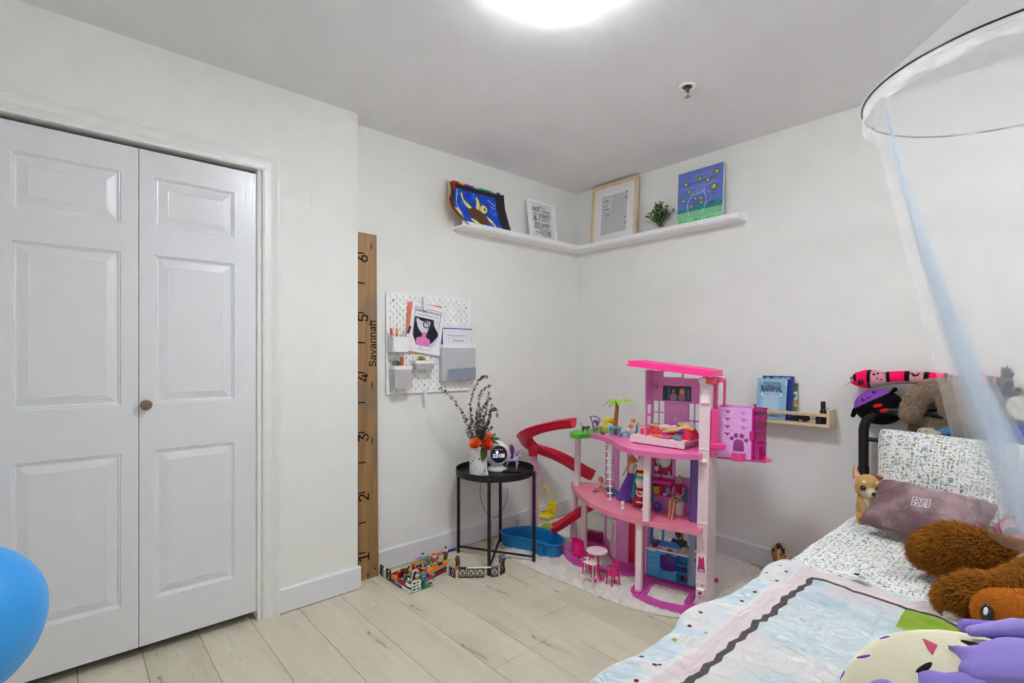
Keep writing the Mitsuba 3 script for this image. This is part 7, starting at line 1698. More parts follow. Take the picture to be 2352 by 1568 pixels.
# ------------------------------------------------------------------ balloon
BL = thing('balloon', 'shiny light blue balloon at the lower left in front of the closet doors', 'balloon')
def scol(h): return C(h)
scene['m_balloon'] = VC(0.38, specular=0.35)
bc = np.array([-3.105, -.800, .560]); br = .158
bp_ = [(br * math.sin(a) * (1 - .10 * (math.cos(a) < 0) * abs(math.cos(a)) ** 2), -br * 1.08 * math.cos(a) if math.cos(a) < 0 else -br * 1.22 * math.cos(a)) for a in np.linspace(0, PI, 36)]
bp_[0] = (0, -br * 1.22); bp_[-1] = (0, br * 1.08)
part(BL, 'envelope', lathe(bp_, 56, TR(*bc)), '#3a9be6', 'm_balloon', True)
part(BL, 'knot', lathe([(.004, -.206), (.011, -.212), (.010, -.218), (0, -.216)], 16, TR(*bc)), '#2f87d0', 'm_balloon', True)
part(BL, 'ribbon', tube(spline([bc - [0, 0, .214], bc - [.01, -.01, .33], bc - [-.012, .006, .43], bc - [0, 0, .545]], 24), .0016, 5), '#d8e6f2', 'm_satin', True)
part(BL, 'weight', lathe([(0, 0), (.026, 0), (.026, .016), (.012, .022), (0, .022)], 24, TR(bc[0], bc[1], .0005)), '#b8c4d2', 'm_satin', 40)

# ------------------------------------------------------------------ bed
BF = thing('metal_bed', 'black metal tube bed with a rounded headboard against the right wall', 'bed')
hxx, ya, yb, zt, rr_ = -.105, -1.862, -2.86, .925, .10
def arc(y, s): return [(hxx, y + s * (-rr_ + rr_ * math.cos(a)) , zt - rr_ + rr_ * math.sin(a)) for a in np.linspace(0, PI / 2, 9)]
pth = [(hxx, ya, .0), (hxx, ya, .4), (hxx, ya, zt - rr_ - .01)] + arc(ya, 1) + [(hxx, -2.2, zt), (hxx, -2.5, zt)] + [(q[0], q[1], q[2]) for q in reversed(arc(yb, -1))] + [(hxx, yb, zt - rr_ - .01), (hxx, yb, .4), (hxx, yb, 0)]
part(BF, 'headboard_tube', tube(pth, .0205, 14), '#101012', 'm_satin', True)
for y in (ya, yb): part(BF, 'post_sleeve', tube([(hxx, y, .30), (hxx, y, .655)], .0235, 14), '#121214', 'm_satin', 40)
part(BF, 'cross_rail', tube([(hxx, ya, .786), (hxx, yb, .786)], .0095, 10), '#0f0f11', 'm_satin', 40)
part(BF, 'cross_rail', tube([(hxx, ya, .56), (hxx, yb, .56)], .0095, 10), '#0f0f11', 'm_satin', 40)
for z in (.690, .715): part(BF, 'bolt', lathe([(0, .001), (.004, 0), (.0045, -.003)], 10, FR([hxx - .0185, ya + .010, z], [0, 1, 0], [0, 0, 1], [-1, 0, 0])), '#2a2a2c', 'm_metal', False)
for y in (ya - .02, yb + .02): part(BF, 'side_rail', bx([-2.08, y - .015, .17], [hxx, y + .015, .22], .003), '#121214', 'm_satin', False)
for y in (ya - .02, yb + .02): part(BF, 'leg', bx([-2.10, y - .02, .0], [-2.06, y + .02, .22], .003), '#121214', 'm_satin', False)
part(BF, 'foot_rail', bx([-2.10, yb + .02, .17], [-2.07, ya - .02, .22], .003), '#121214', 'm_satin', False)
part(BF, 'slat_base', bx([-2.06, yb + .03, .20], [hxx - .02, ya - .03, .222]), '#3a3230', 'm_matte', False)

# flowered cotton
def floral(p, n, uv):
    u, v = uv.x, uv.y
    c = mi.Color3f(0.735, 0.735, 0.70) + 0 * u
    def leaves(c, s, ox, keep, asp, cols):
        wx = u + .004 * (noise(u * 60 + ox, v * 60) - .5); wy = v + .004 * (noise(u * 60, v * 60 + ox) - .5)
        x, y = wx / s + ox, wy / s + ox * 1.7
        i, j = dr.floor(x), dr.floor(y)
        a = cell_rand(i, j, 11 + ox) * 6.2832
        fx, fy = x - i - .5 - .30 * (cell_rand(i, j, 3) - .5), y - j - .5 - .30 * (cell_rand(i, j, 4) - .5)
        q, r = fx * dr.cos(a) + fy * dr.sin(a), -fx * dr.sin(a) + fy * dr.cos(a)
        w = asp * dr.maximum(1 - dr.square(q / .40), 0)
        on = (dr.abs(r) < w) & (dr.abs(q) < .40) & (cell_rand(i, j, 5) < keep)
        k = cell_rand(i, j, 6)
        col = dr.select(k < .40, mi.Color3f(*cols[0]), dr.select(k < .72, mi.Color3f(*cols[1]), mi.Color3f(*cols[2])))
        wash = .72 + .5 * noise(u * 900, v * 900)
        return dr.select(on, col * wash, c)
    def flowers(c, s, ox, keep, cols, rad):
        x, y = u / s + ox, v / s + ox * .6
        i, j = dr.floor(x), dr.floor(y)
        fx, fy = x - i - .5 - .4 * (cell_rand(i, j, 23) - .5), y - j - .5 - .4 * (cell_rand(i, j, 24) - .5)
        r = dr.sqrt(fx * fx + fy * fy); th = dr.atan2(fy, fx) + cell_rand(i, j, 8) * 6
        pet = rad * (.72 + .34 * dr.cos(5 * th) + .25 * (noise(u * 220, v * 220) - .5))
        pres = cell_rand(i, j, 25) < keep
        k = cell_rand(i, j, 26) + .35 * (noise(u * 300, v * 300) - .5)
        col = dr.select(k < .36, mi.Color3f(*cols[0]), dr.select(k < .75, mi.Color3f(*cols[1]), mi.Color3f(*cols[2])))
        c = dr.select(pres & (r < pet), mix(c, col, .80), c)
        c = dr.select(pres & (r < rad * .40) & (noise(u * 500, v * 500) > .4), mi.Color3f(.075, .10, .05), c)
        return dr.select(pres & (r < rad * .16), mi.Color3f(.45, .38, .08), c)
    c = leaves(c, .0145, 3.3, .66, .160, ((.115, .125, .075), (.20, .195, .125), (.27, .30, .17)))
    c = leaves(c, .0095, 8.1, .55, .140, ((.085, .085, .06), (.16, .15, .10), (.30, .33, .40)))
    c = leaves(c, .0205, 5.7, .36, .15, ((.15, .155, .08), (.33, .48, .52), (.24, .25, .13)))
    c = flowers(c, .042, 1.9, .38, ((.10, .26, .36), (.25, .42, .52), (.30, .46, .44)), .26)
    c = flowers(c, .031, 6.4, .26, ((.40, .56, .62), (.36, .44, .20), (.45, .45, .52)), .22)
    return c
scene['m_floral'] = PR(floral, 0.9, lambda p, n, uv: 0.0004 * fbm(uv.x * 40, uv.y * 40, 0, 3), specular=0.1)


def put_uv(key, m, uv, mat, smooth=True):
    v, f = vf(m); v, f, n = meshkit.arrays((v, f), smooth); p = meshkit.write_ply((v, f), False, uv, None, normals=n)
    scene[key] = {'type': 'ply', 'filename': p, 'face_normals': False, 'bsdf': {'type': 'ref', 'id': mat}}


# mattress in its fitted sheet
MT = thing('mattress', 'mattress in a floral fitted sheet of small green leaves and blue flowers', 'mattress')
mx0, mx1, my0, my1, mz0, mz1 = -2.06, -.135, -2.84, -1.872, .223, .498
def rounded_slab(nx, ny, R=.05):
    """top and sides of the mattress as one sheet with cloth coordinates"""
    def prof(a, lo, hi):
        # arc length a in [-drop, len + drop] -> (offset, height)
        L = hi - lo; s = np.clip(a, 0, L); o = lo + s; h = np.zeros_like(a)
        for sgn, d in ((-1, np.maximum(-a, 0)), (1, np.maximum(a - L, 0))):
            t = np.clip(d / (R * PI / 2), 0, 1) * PI / 2; ex = np.maximum(d - R * PI / 2, 0)
            o = o + sgn * R * np.sin(t) * (d > 0); h = h - R * (1 - np.cos(t)) - ex
        return o, h
    D = R * PI / 2 + (mz1 - mz0 - R)
    a = np.linspace(-D, (mx1 - mx0 - 2 * R) + D, nx); b = np.linspace(-D, (my1 - my0 - 2 * R) + D, ny)
    ox, hx_ = prof(a, mx0 + R, mx1 - R); oy, hy = prof(b, my0 + R, my1 - R)
    X, Y = np.meshgrid(ox, oy, indexing='ij'); HX, HY = np.meshgrid(hx_, hy, indexing='ij')
    Z = mz1 + np.minimum(HX, HY) * 1.0
    A, B = np.meshgrid(a, b, indexing='ij')
    v = np.stack([X, Y, np.maximum(Z, mz0)], -1).reshape(-1, 3)
    wob = meshkit.fbm(v * [9, 9, 4], 3); v[:, 2] += (wob - .5) * .010 * (v[:, 2] > mz1 - .02)
    f = []
    for i in range(nx - 1):
        q = i * ny + np.arange(ny - 1); f.append(np.stack([q, q + ny, q + ny + 1], 1)); f.append(np.stack([q, q + ny + 1, q + 1], 1))
    return v, np.vstack(f), np.stack([A, B], -1).reshape(-1, 2)
v, f, uv = rounded_slab(150, 90)
put_uv(MT + '__fitted_sheet', (v, f), uv, 'm_floral')
part(MT, 'underside', bx([mx0 + .02, my0 + .02, mz0], [mx1 - .02, my1 - .02, mz0 + .02]), '#d8d6d0', 'm_matte', False)


# cushions
def cushion(w, h, t, M, n=46, p=2.6, seed=1, wr=.010, pinch=.10, dent=None):
    g = np.linspace(-1, 1, n); U_, V_ = np.meshgrid(g, g, indexing='ij'); u, v = U_.ravel(), V_.ravel()
    e = (1 - np.abs(u) ** p) * (1 - np.abs(v) ** p); th = t / 2 * np.clip(e, 0, 1) ** .5
    sx = 1 - pinch * (1 - np.abs(v) ** 1.5) * np.abs(u) ** 3 * .5; sy = 1 - pinch * (1 - np.abs(u) ** 1.5) * np.abs(v) ** 3 * .5
    cr_ = 1 - .055 * (np.abs(u) * np.abs(v)) ** 5
    x, y = u * w / 2 * sx * cr_, v * h / 2 * sy * cr_
    nz = (meshkit.fbm(np.c_[u * 2.2, v * 2.2, np.full_like(u, seed)], 4, seed) - .5) * wr * 2 * np.clip(e, 0, 1) ** .3
    if dent is not None: nz = nz + dent(u, v)
    fr = np.stack([x, y, th + nz], 1); bk_ = np.stack([x, y, -th + nz * .5], 1)
    k = n * n; f = []
    for i in range(n - 1):
        q = i * n + np.arange(n - 1); f.append(np.stack([q, q + n, q + n + 1], 1)); f.append(np.stack([q, q + n + 1, q + 1], 1))
    f = np.vstack(f)
    rim_ = np.concatenate([np.arange(n) * n, (n - 1) * n + np.arange(1, n), (np.arange(n - 2, -1, -1)) * n + n - 1, np.arange(n - 2, 0, -1)])
    V = xf((np.vstack([fr, bk_]), np.zeros((0, 3), int)), M)[0]
    r2 = np.roll(rim_, -1)
    side = np.vstack([np.stack([rim_, rim_ + k, r2 + k], 1), np.stack([rim_, r2 + k, r2], 1)])
    return (V, np.vstack([f, f[:, ::-1] + k, side])), np.tile(np.stack([x, y], 1), (2, 1)), V[rim_]


FP = thing('pillow', 'large floral pillow leaning against the black headboard', 'pillow')
fpM = FR([-.305, -2.300, .668], nrm([-.04, -1, -.02]), nrm([.42, 0, .91]))
(m, uvp, rimp) = cushion(.73, .41, .205, fpM, seed=3, wr=.020, p=2.2, pinch=.14)
put_uv(FP + '__pillowcase', m, uvp + [3.1, 5.7], 'm_floral')
part(FP, 'seam', tube(rimp, .0016, 5, closed=True), '#e3e2da', 'm_fabric', True)
FP2 = thing('pillow', 'second floral pillow lying farther right behind the canopy net', 'pillow')
(m, uvp, _) = cushion(.46, .36, .14, FR([-.36, -2.62, .585], nrm([-.2, -1, 0]), nrm([.9, -.15, .30])), seed=8)
put_uv(FP2 + '__pillowcase', m, uvp + [1.1, 2.7], 'm_floral')

# mauve cushion
LC = thing('cushion', 'mauve velvet cushion with piping and white upside down BOA CAY lettering', 'cushion')
TLc, TRc, BRc, BLc = np.array([-.445, -2.022, .683]), np.array([-.505, -2.348, .640]), np.array([-.670, -2.312, .528]), np.array([-.645, -1.992, .520])
cM = None
cen = (TLc + TRc + BRc + BLc) / 4; exl = nrm((TRc + BRc - TLc - BLc)); eyl = nrm((TLc + TRc - BLc - BRc) - exl * ((TLc + TRc - BLc - BRc) @ exl))
lcM = FR(cen + [-.02, 0, .012], exl, eyl)
def velvet(p, n, uv):
    t = fbm(uv.x * 13, uv.y * 13, 0, 4); s = fbm(uv.x * 260, uv.y * 260, 1, 2)
    return mix((.150, .088, .096), (.345, .240, .242), smoothstep(.30, .72, t)) * (.86 + .28 * s)
scene['m_velvet'] = PR(velvet, 0.75, lambda p, n, uv: 0.0016 * fbm(uv.x * 24, uv.y * 24, 0, 3), specular=0.15, sheen=0.8)
(m, uvp, riml) = cushion(.352, .232, .125, lcM, n=56, p=3.0, seed=5, wr=.011, pinch=.16)
put_uv(LC + '__cover', m, uvp, 'm_velvet')
part(LC, 'piping', tube(riml, .0042, 7, closed=True), '#6d5057', 'm_fabric', True)
kk = trimesh.Trimesh(*m, process=False)
lo_ = xf((m[0], np.zeros((0, 3), int)), np.linalg.inv(lcM))[0]
ft = lo_[:len(lo_) // 2]
from scipy.interpolate import LinearNDInterpolator
hgt_ = LinearNDInterpolator(ft[:, :2], ft[:, 2])
def onface(m2, lift=.0012):
    v, f = m2; v = v.copy(); v[:, 2] = v[:, 2] + np.nan_to_num(hgt_(v[:, :2]), nan=.05) + lift; return xf((v, f), lcM)
def dense(poly, h):
    v, f = extr(poly, h); t = trimesh.Trimesh(v, f, process=False)
    v, f = trimesh.remesh.subdivide_to_size(t.vertices, t.faces, .006); return v, f
logo = [dense(sbox(-.026, -.021, .026, .021).difference(sbox(-.0238, -.0188, .0238, .0188)), .0008)]
logoM = TR(-.004, -.004, 0) @ RZ(187)
for tx, yy in (('BOA', .002), ('CAY', -.016)): logo.append(words(tx, .0145, TR(0, yy, 0), True, .0008, 'c', .040))
part(LC, 'embroidery', cat(*[onface(xf(q, logoM)) for q in logo]), '#ddd3d8', 'm_fabric', False, label='white BOA CAY lettering in a square outline')

# ------------------------------------------------------------------ quilt
def quilt_col(p, n, uv):
    a, b = uv.x, uv.y            # metres from the head hem, metres in from the left hem line
    zig = .0036 * (dr.abs((a / .062 - dr.floor(a / .062)) * 2 - 1) * 2 - 1) * dr.select(b < .5, 1, 0)
    wav = .006 * (fbm(a * 7, b * 7, 3, 2) - .5)
    bb = b + wav; aa = a + .010 * (fbm(b * 6, 2, 5, 2) - .5) * 2
    t = fbm(a * 8 + 3, b * 8, 0, 4)
    inner = mix((.640, .715, .725), (.500, .620, .665), smoothstep(.40, .62, t))
    inner = mix(inner, (.74, .725, .70), smoothstep(.56, .70, fbm(a * 3.3 + 9, b * 3.3, 4, 2)))
    inner = mix(inner, (.74, .64, .655), .75 * smoothstep(.64, .72, fbm(a * 6 + 2, b * 6, 8, 2)))
    crinkle = dr.abs(fbm(a * 34 + 3 * noise(a * 12, b * 12), b * 34, 1, 2) - .5)
    inner = mix(inner, (.43, .53, .58), .35 * (1 - smoothstep(.004, .03, crinkle)))
    green = mix((.22, .36, .035), (.36, .50, .08), fbm(a * 40, b * 22, 0, 2))
    inner = dr.select((aa < .24) & (b > .395), green, inner)
    bl = noise(a * 9, b * 9, 2)
    crit = mix((.755, .76, .745), (.60, .71, .755), smoothstep(.40, .62, fbm(a * 17, b * 17, 6, 3)))
    d1, d2, rc = voronoi(a * 12.5 + .3, b * 12.5 + .2)
    crit = mix(crit, (.74, .735, .72), smoothstep(.42, .38, d1) * (rc > .45))
    ring = smoothstep(.020, .008, dr.abs(d1 - .24 - .02 * noise(a * 60, b * 60))) * (rc > .45)
    crit = mix(crit, (.50, .55, .58), .5 * ring)
    face = smoothstep(.03, .012, dr.abs(dr.sqrt(dr.square(d1)) - .10)) * (rc > .45) * (noise(a * 160, b * 160) > .42)
    crit = mix(crit, (.33, .35, .37), .6 * face)
    s1, s2, rs = voronoi(a * 24 + 4, b * 24 + 1)
    dot = smoothstep(.13, .10, s1)
    crit = dr.select((rs > .74) & (s1 < .12), mi.Color3f(.145, .025, .03), crit)
    crit = dr.select((rs < .18) & (s1 < .13), mi.Color3f(.36, .47, .10), crit)
    pink = mix((.76, .61, .61), (.765, .70, .685), fbm(a * 13, b * 13, 2, 3))
    whit = mi.Color3f(.765, .762, .745)
    edge = dr.minimum(bb + zig * .3, aa * 2.1 + .045)
    g = dr.minimum(bb + zig, aa + .062)
    c = dr.select(edge < .105, crit, dr.select(edge < .118, whit, pink))
    c = dr.select(g < .160, c, mi.Color3f(.100, .090, .094) * (.85 + .3 * noise(a * 300, b * 300)))
    c = dr.select(g < .176, c, inner)
    return c * .74


def quilt_bump(p, n, uv):
    a, b = uv.x, uv.y
    w = fbm(a * 34 + 2.5 * noise(a * 9, b * 9), b * 34, 0, 3)
    return 0.0105 * dr.sqrt(dr.abs(w - .5) + .002) + .0016 * fbm(a * 110, b * 110, 0, 2)


scene['m_quilt'] = {'type': 'twosided', 'bsdf': {'type': 'bumpmap', 'arbitrary': proc(quilt_bump, 1.5e-3), 'scale': 1.0, 'bsdf': {'type': 'principled', 'base_color': proc(quilt_col), 'roughness': .92, 'specular': .1}}}
QU = thing('quilt', 'pale blue and pink quilt with a grey stepped stripe on the bed', 'quilt')
def quilt_fn(u, v):
    a = u * 1.03; b = -.21 + v * 1.18            # b < 0 hangs down the side
    R = .055; top = .508
    d = np.maximum(.055 - b, 0); t = np.clip(d / (R * PI / 2), 0, 1) * PI / 2; ex = np.maximum(d - R * PI / 2, 0)
    y = -1.872 - .055 - (b - .055) * (b > .055) + R * np.sin(t) * (d > 0)
    z = top - (R * (1 - np.cos(t)) + ex) * (d > 0)
    x = -1.135 - a
    head = np.clip((.05 - a) / .05, 0, 1)
    sag = .30 * np.clip(b - .04, 0, .5)
    x = x - sag * .32 * np.clip((.30 - a) / .30, 0, 1)
    P2 = np.c_[a * 10, b * 10, np.zeros_like(a)]
    wr = (meshkit.fbm(P2, 4, 9) - .5)
    z = z + wr * .024 * np.clip((b + .02) / .06, 0, 1) - .004 * head
    fl = (.022 * np.sin(a * 13 + 1.2) + .016 * np.sin(a * 29)) * np.clip((.05 - b) / .16, 0, 1)
    bump = .030 * np.exp(-((a - .52) / .13) ** 2) + .016 * np.exp(-((a - .86) / .10) ** 2)
    y = y + (fl + bump * np.clip((.10 - b) / .12, 0, 1)) + wr * .012 * np.clip((.06 - b) / .1, 0, 1) + .010
    x = x + .010 * (meshkit.fbm(np.c_[b * 14, a * 0, a * 0 + 2], 3, 2) - .5) * 2
    return np.stack([x, y, z + .004 * np.exp(-((b - .112) / .006) ** 2)], 1)
qg = grid(230, 210, quilt_fn)
uu_, vv_ = np.meshgrid(np.linspace(0, 1, 230), np.linspace(0, 1, 210), indexing='ij'); quv = np.c_[uu_.ravel() * 1.03, -.21 + vv_.ravel() * 1.18 + .02]
q2 = thick(qg, .010); put_uv(QU + '__cover', q2, np.vstack([quv, quv]), 'm_quilt')
ed = np.vstack([quilt_fn(np.zeros(120), np.linspace(.02, 1, 120))]); part(QU, 'binding', tube(ed, .0055, 7), '#dfe6e8', 'm_fabric', True)
ed = quilt_fn(np.linspace(0, 1, 160), np.zeros(160)); part(QU, 'binding', tube(ed, .0055, 7), '#e2e6e6', 'm_fabric', True)
CL = thing('care_label', 'white printed label with a barcode at the head edge of the quilt', 'label')
clM = FR([-1.172, -2.092, .530], nrm([-.30, -.95, -.06]), nrm([.92, -.32, -.05]))
part(CL, 'tag', xf(thick(grid(8, 6, lambda u, v: np.stack([u * .046, (v - .5) * .030, .004 * np.sin(u * PI)], 1)), .0005), clM), '#d6d8e0', 'm_satin', True)
part(CL, 'barcode', cat(*[xf(bx([.004 + i * .0016, -.004, .0042], [.0048 + i * .0016, .011, .0050]), clM) for i in range(8)]), '#33343c', 'm_satin', False, kind='stuff')
part(CL, 'print', cat(*[xf(bx([.020, -.010 + i * .0055, .0046], [.042 - (i % 3) * .003, -.0086 + i * .0055, .0052]), clM) for i in range(4)]), '#7e8087', 'm_satin', False, kind='stuff')
# ------------------------------------------------------------------ plush toys
def gauss_fur(parent, m, count, L, W, comb, col, **kw): return fur(parent, 'pile', m, count, L, W, comb, col, **kw)


# brown long haired plush: back and a tail-like lobe
BP = thing('plush_otter', 'large shaggy golden brown plush animal lying on the bed beside the cushion', 'plush toy')
l1 = [((-.960, -2.240, .585), .046, (-.915, -2.285, .590), .072), ((-.915, -2.285, .590), .072, (-.87, -2.345, .575), .070), ((-.87, -2.345, .575), .070, (-.80, -2.44, .555), .060), ((-.80, -2.44, .555), .060, (-.80, -2.60, .56), .075)]
l2 = [((-1.205, -2.330, .553), .040, (-1.165, -2.365, .556), .055), ((-1.165, -2.365, .556), .055, (-1.11, -2.42, .553), .054), ((-1.11, -2.42, .553), .056, (-.95, -2.47, .56), .060)]
mb1, mb2 = blob(l1, .012, 10), blob(l2, .012, 10)
part(BP, 'body', mb1, '#6f4212', 'm_matte', True); part(BP, 'tail', mb2, '#6f4212', 'm_matte', True)
def cmb1(p): return nrm(np.array([-.55, .62, -.15])) * .9 + np.array([-.1, 0, -.25])
fcol = lambda P: C('#8a5318')[None] * (.72 + .62 * meshkit.fbm(P * 26, 3, 5)[:, None])
fur(BP, 'pile', mb1, 26000, .030, .0026, cmb1, fcol, .35, 3, .30, .6); fur(BP, 'pile', mb2, 20000, .026, .0026, cmb1, fcol, .35, 4, .30, .6)
hc = np.array([-1.255, -2.425, .560])
hb_ = blob([(hc, .064, hc + [.03, -.05, .0], .066), (hc + [.015, -.03, .045], .026, hc + [.03, -.055, .045], .026)], .010, 8)
part(BP, 'head', hb_, '#a2591a', 'm_fabric', True, label='short haired orange brown head')
fur(BP, 'head_pile', hb_, 16000, .006, .0016, (.2, -.3, .3), lambda P: C('#a95f1c')[None] * (.8 + .4 * meshkit.fbm(P * 60, 2, 5)[:, None]), .8, 6, .2, .4)
ev = nrm(CAM - hc); ed_ = nrm(ev + np.array([-.62, .72, .16]) * 1.35)
eM = FR(hc + ed_ * .066, nrm(np.cross([0, 0, 1.0], ed_)), np.cross(ed_, nrm(np.cross([0, 0, 1.0], ed_))), ed_)
part(BP, 'eye', ell((0, 0, 0), (.0125, .021, .007), 3, None) if False else xf(ell((0, 0, 0), (.0125, .021, .0065), 3), eM), '#17110f', 'm_gloss', True)
part(BP, 'eye_white', xf(ell((.001, .004, .005), (.005, .010, .003), 2), eM), '#e6e4df', 'm_gloss', True)
fl_ = blob([((-1.235, -2.325, .522), .020, (-1.16, -2.385, .520), .022), ((-1.16, -2.385, .520), .022, (-1.17, -2.42, .520), .02)], .010, 6)
part(BP, 'underside', fl_, '#dedad0', 'm_fabric', True, label='white fleece underside')

# cream plush with purple mane lying on its back
CP = thing('plush_unicorn', 'big cream plush with closed eyes, pink nose and a purple mane', 'plush toy')
cc0, cr = np.array([-1.760, -2.448, .515]), np.array([.1858, .2246, .1787])
def csurf(d):
    d = d / np.linalg.norm(d, axis=1, keepdims=True)
    w = (meshkit.fbm(d * 2.3 + 5, 3, 7) - .5)
    return cc0 + cr * d * (1 + .055 * w - .012)[:, None]
sv_, sf_ = vf(trimesh.creation.icosphere(5)); cp_ = csurf(sv_); cp_[:, 2] = np.maximum(cp_[:, 2], .516)
part(CP, 'body', (cp_, sf_), lambda v: C('#c6c0a6')[None] * (.93 + .14 * meshkit.fbm(v * 300, 2)[:, None]), 'm_fabric', True)
from shapely import contains_xy
from scipy.spatial import Delaunay
def drape(pts, h, name, col, mat='m_fabric', size=.006, label=None, rough=True):
    """felt sewn on the plush: an outline on its surface, filled and raised a little"""
    d = nrm_rows((np.array(pts) - cc0) / cr); m = nrm(d.mean(0)); e1 = nrm(np.cross([0, 0, 1.0], m)); e2 = np.cross(m, e1)
    q = np.c_[d @ e1 / (d @ m), d @ e2 / (d @ m)]; pl = (smooth_poly(q) if rough else Polygon(q)).buffer(0)
    if pl.geom_type != 'Polygon': pl = max(pl.geoms, key=lambda g: g.area)
    ss = size / cr.mean(); x0, y0, x1, y1 = pl.bounds
    g = np.array([(x, y) for x in np.arange(x0, x1, ss) for y in np.arange(y0, y1, ss)]).reshape(-1, 2); g = g[contains_xy(pl.buffer(-ss * .45), g[:, 0], g[:, 1])]
    ring = np.array(pl.exterior.segmentize(ss).coords)[:-1]; P = np.vstack([ring, g]); k, n_ = len(P), len(ring)
    tr = Delaunay(P).simplices; c_ = P[tr].mean(1); tr = tr[contains_xy(pl, c_[:, 0], c_[:, 1])]
    a = P[tr]; ccw = (a[:, 1, 0] - a[:, 0, 0]) * (a[:, 2, 1] - a[:, 0, 1]) - (a[:, 1, 1] - a[:, 0, 1]) * (a[:, 2, 0] - a[:, 0, 0]) > 0; tr[~ccw] = tr[~ccw][:, ::-1]
    base = csurf(m + P[:, :1] * e1 + P[:, 1:] * e2); out = nrm_rows((base - cc0) / cr ** 2)
    di = np.array([pl.exterior.distance(Point(x)) for x in P]) * cr.mean(); r_ = h * (.35 + .65 * np.sqrt(np.clip(di / max(.010, h), 0, 1)))
    i = np.arange(n_); j = (i + 1) % n_; s = np.vstack([np.stack([i + k, j + k, j], 1), np.stack([i + k, j, i], 1)])
    if not pl.exterior.is_ccw: s = s[:, ::-1]
    part(CP, name, (np.vstack([base + out * r_[:, None], base - out * .003]), np.vstack([tr, tr[:, ::-1] + k, s])), col, mat, True, label)
def nrm_rows(a): return a / np.linalg.norm(a, axis=1, keepdims=True)
drape([(-1.782, -2.356, .677), (-1.795, -2.378, .681), (-1.823, -2.376, .673), (-1.811, -2.368, .674)], .004, 'nose', '#b34a66', label='pink nose', rough=False)
drape([(-1.856, -2.359, .651), (-1.843, -2.367, .661), (-1.837, -2.377, .667), (-1.848, -2.376, .662), (-1.854, -2.368, .655)], .0016, 'eye', '#17191a')
drape([(-1.764, -2.405, .690), (-1.760, -2.415, .692), (-1.763, -2.430, .693), (-1.777, -2.425, .692), (-1.775, -2.414, .691)], .0016, 'eye', '#17191a')
for q in ([(-1.754, -2.286, .639), (-1.757, -2.296, .646), (-1.766, -2.305, .653), (-1.766, -2.296, .647)], [(-1.795, -2.260, .606), (-1.801, -2.272, .618), (-1.810, -2.284, .627), (-1.809, -2.275, .619)], [(-1.784, -2.222, .545), (-1.781, -2.229, .554), (-1.797, -2.240, .571), (-1.795, -2.232, .556)]): drape(q, .0018, 'purple_dash', '#5a3a9a')
MAN = '#8475b8'
drape([(-1.802, -2.394, .684), (-1.801, -2.412, .687), (-1.788, -2.426, .691), (-1.736, -2.448, .692), (-1.686, -2.478, .684), (-1.74, -2.53, .66), (-1.826, -2.500, .679), (-1.864, -2.430, .665), (-1.844, -2.412, .672), (-1.829, -2.415, .679), (-1.819, -2.411, .682), (-1.809, -2.404, .684)], .022, 'mane', MAN, label='purple mane', rough=False)
drape([(-1.860, -2.364, .650), (-1.854, -2.375, .657), (-1.855, -2.397, .663), (-1.846, -2.419, .672), (-1.847, -2.452, .673), (-1.89, -2.45, .64), (-1.90, -2.40, .62), (-1.876, -2.368, .639)], .015, 'mane', '#8071b6', rough=False)
drape([(-1.863, -2.298, .604), (-1.863, -2.312, .617), (-1.869, -2.328, .624), (-1.90, -2.332, .59), (-1.89, -2.305, .58)], .010, 'mane_tuft', '#8071b6')
part(CP, 'horn', blob([((-1.752, -2.418, .704), .0085, (-1.700, -2.470, .712), .016), ((-1.700, -2.470, .712), .016, (-1.62, -2.56, .70), .020)], .006, 6), '#9184c4', 'm_fabric', True, label='purple fleece horn')
part(CP, 'mane_lock', blob([((-1.690, -2.405, .684), .014, (-1.655, -2.450, .680), .018), ((-1.655, -2.45, .680), .018, (-1.60, -2.52, .66), .02)], .006, 6), '#7a6bb5', 'm_fabric', True)

# magenta duck
DK = thing('plush_duck', 'bright magenta plush duck with an orange beak beside the mauve cushion', 'plush toy')
o = np.array([-.600, -2.385, .500])
db = blob([(o + [.02, .0, .045], .046, o + [.05, -.03, .05], .05), (o + [.0, .0, .095], .036, o + [.01, -.01, .115], .034), (o + [.0, .03, .03], .022, o + [.02, -.06, .03], .026)], .008, 8)
part(DK, 'body', db, '#b5107f', 'm_fabric', True)
fur(DK, 'pile', db, 9000, .006, .0018, (0, 0, .4), '#c01486', .8, 8, .2, .4)
part(DK, 'beak', blob([(o + [-.035, -.004, .092], .011, o + [-.045, -.030, .078], .008), (o + [-.035, -.004, .086], .012, o + [-.050, .006, .092], .004), (o + [-.030, -.010, .088], .011, o + [-.040, -.04, .072], .006)], .004, 6), '#ee6a12', 'm_fabric', True)
part(DK, 'foot', blob([(o + [-.040, .018, .030], .014, o + [-.052, .004, .024], .015), (o + [-.040, .018, .030], .013, o + [-.05, .022, .020], .012)], .004, 6), '#f0700f', 'm_fabric', True)
part(DK, 'eye', ell(o + [-.034, .012, .112], .009, 2), '#0d0c12', 'm_gloss', True)

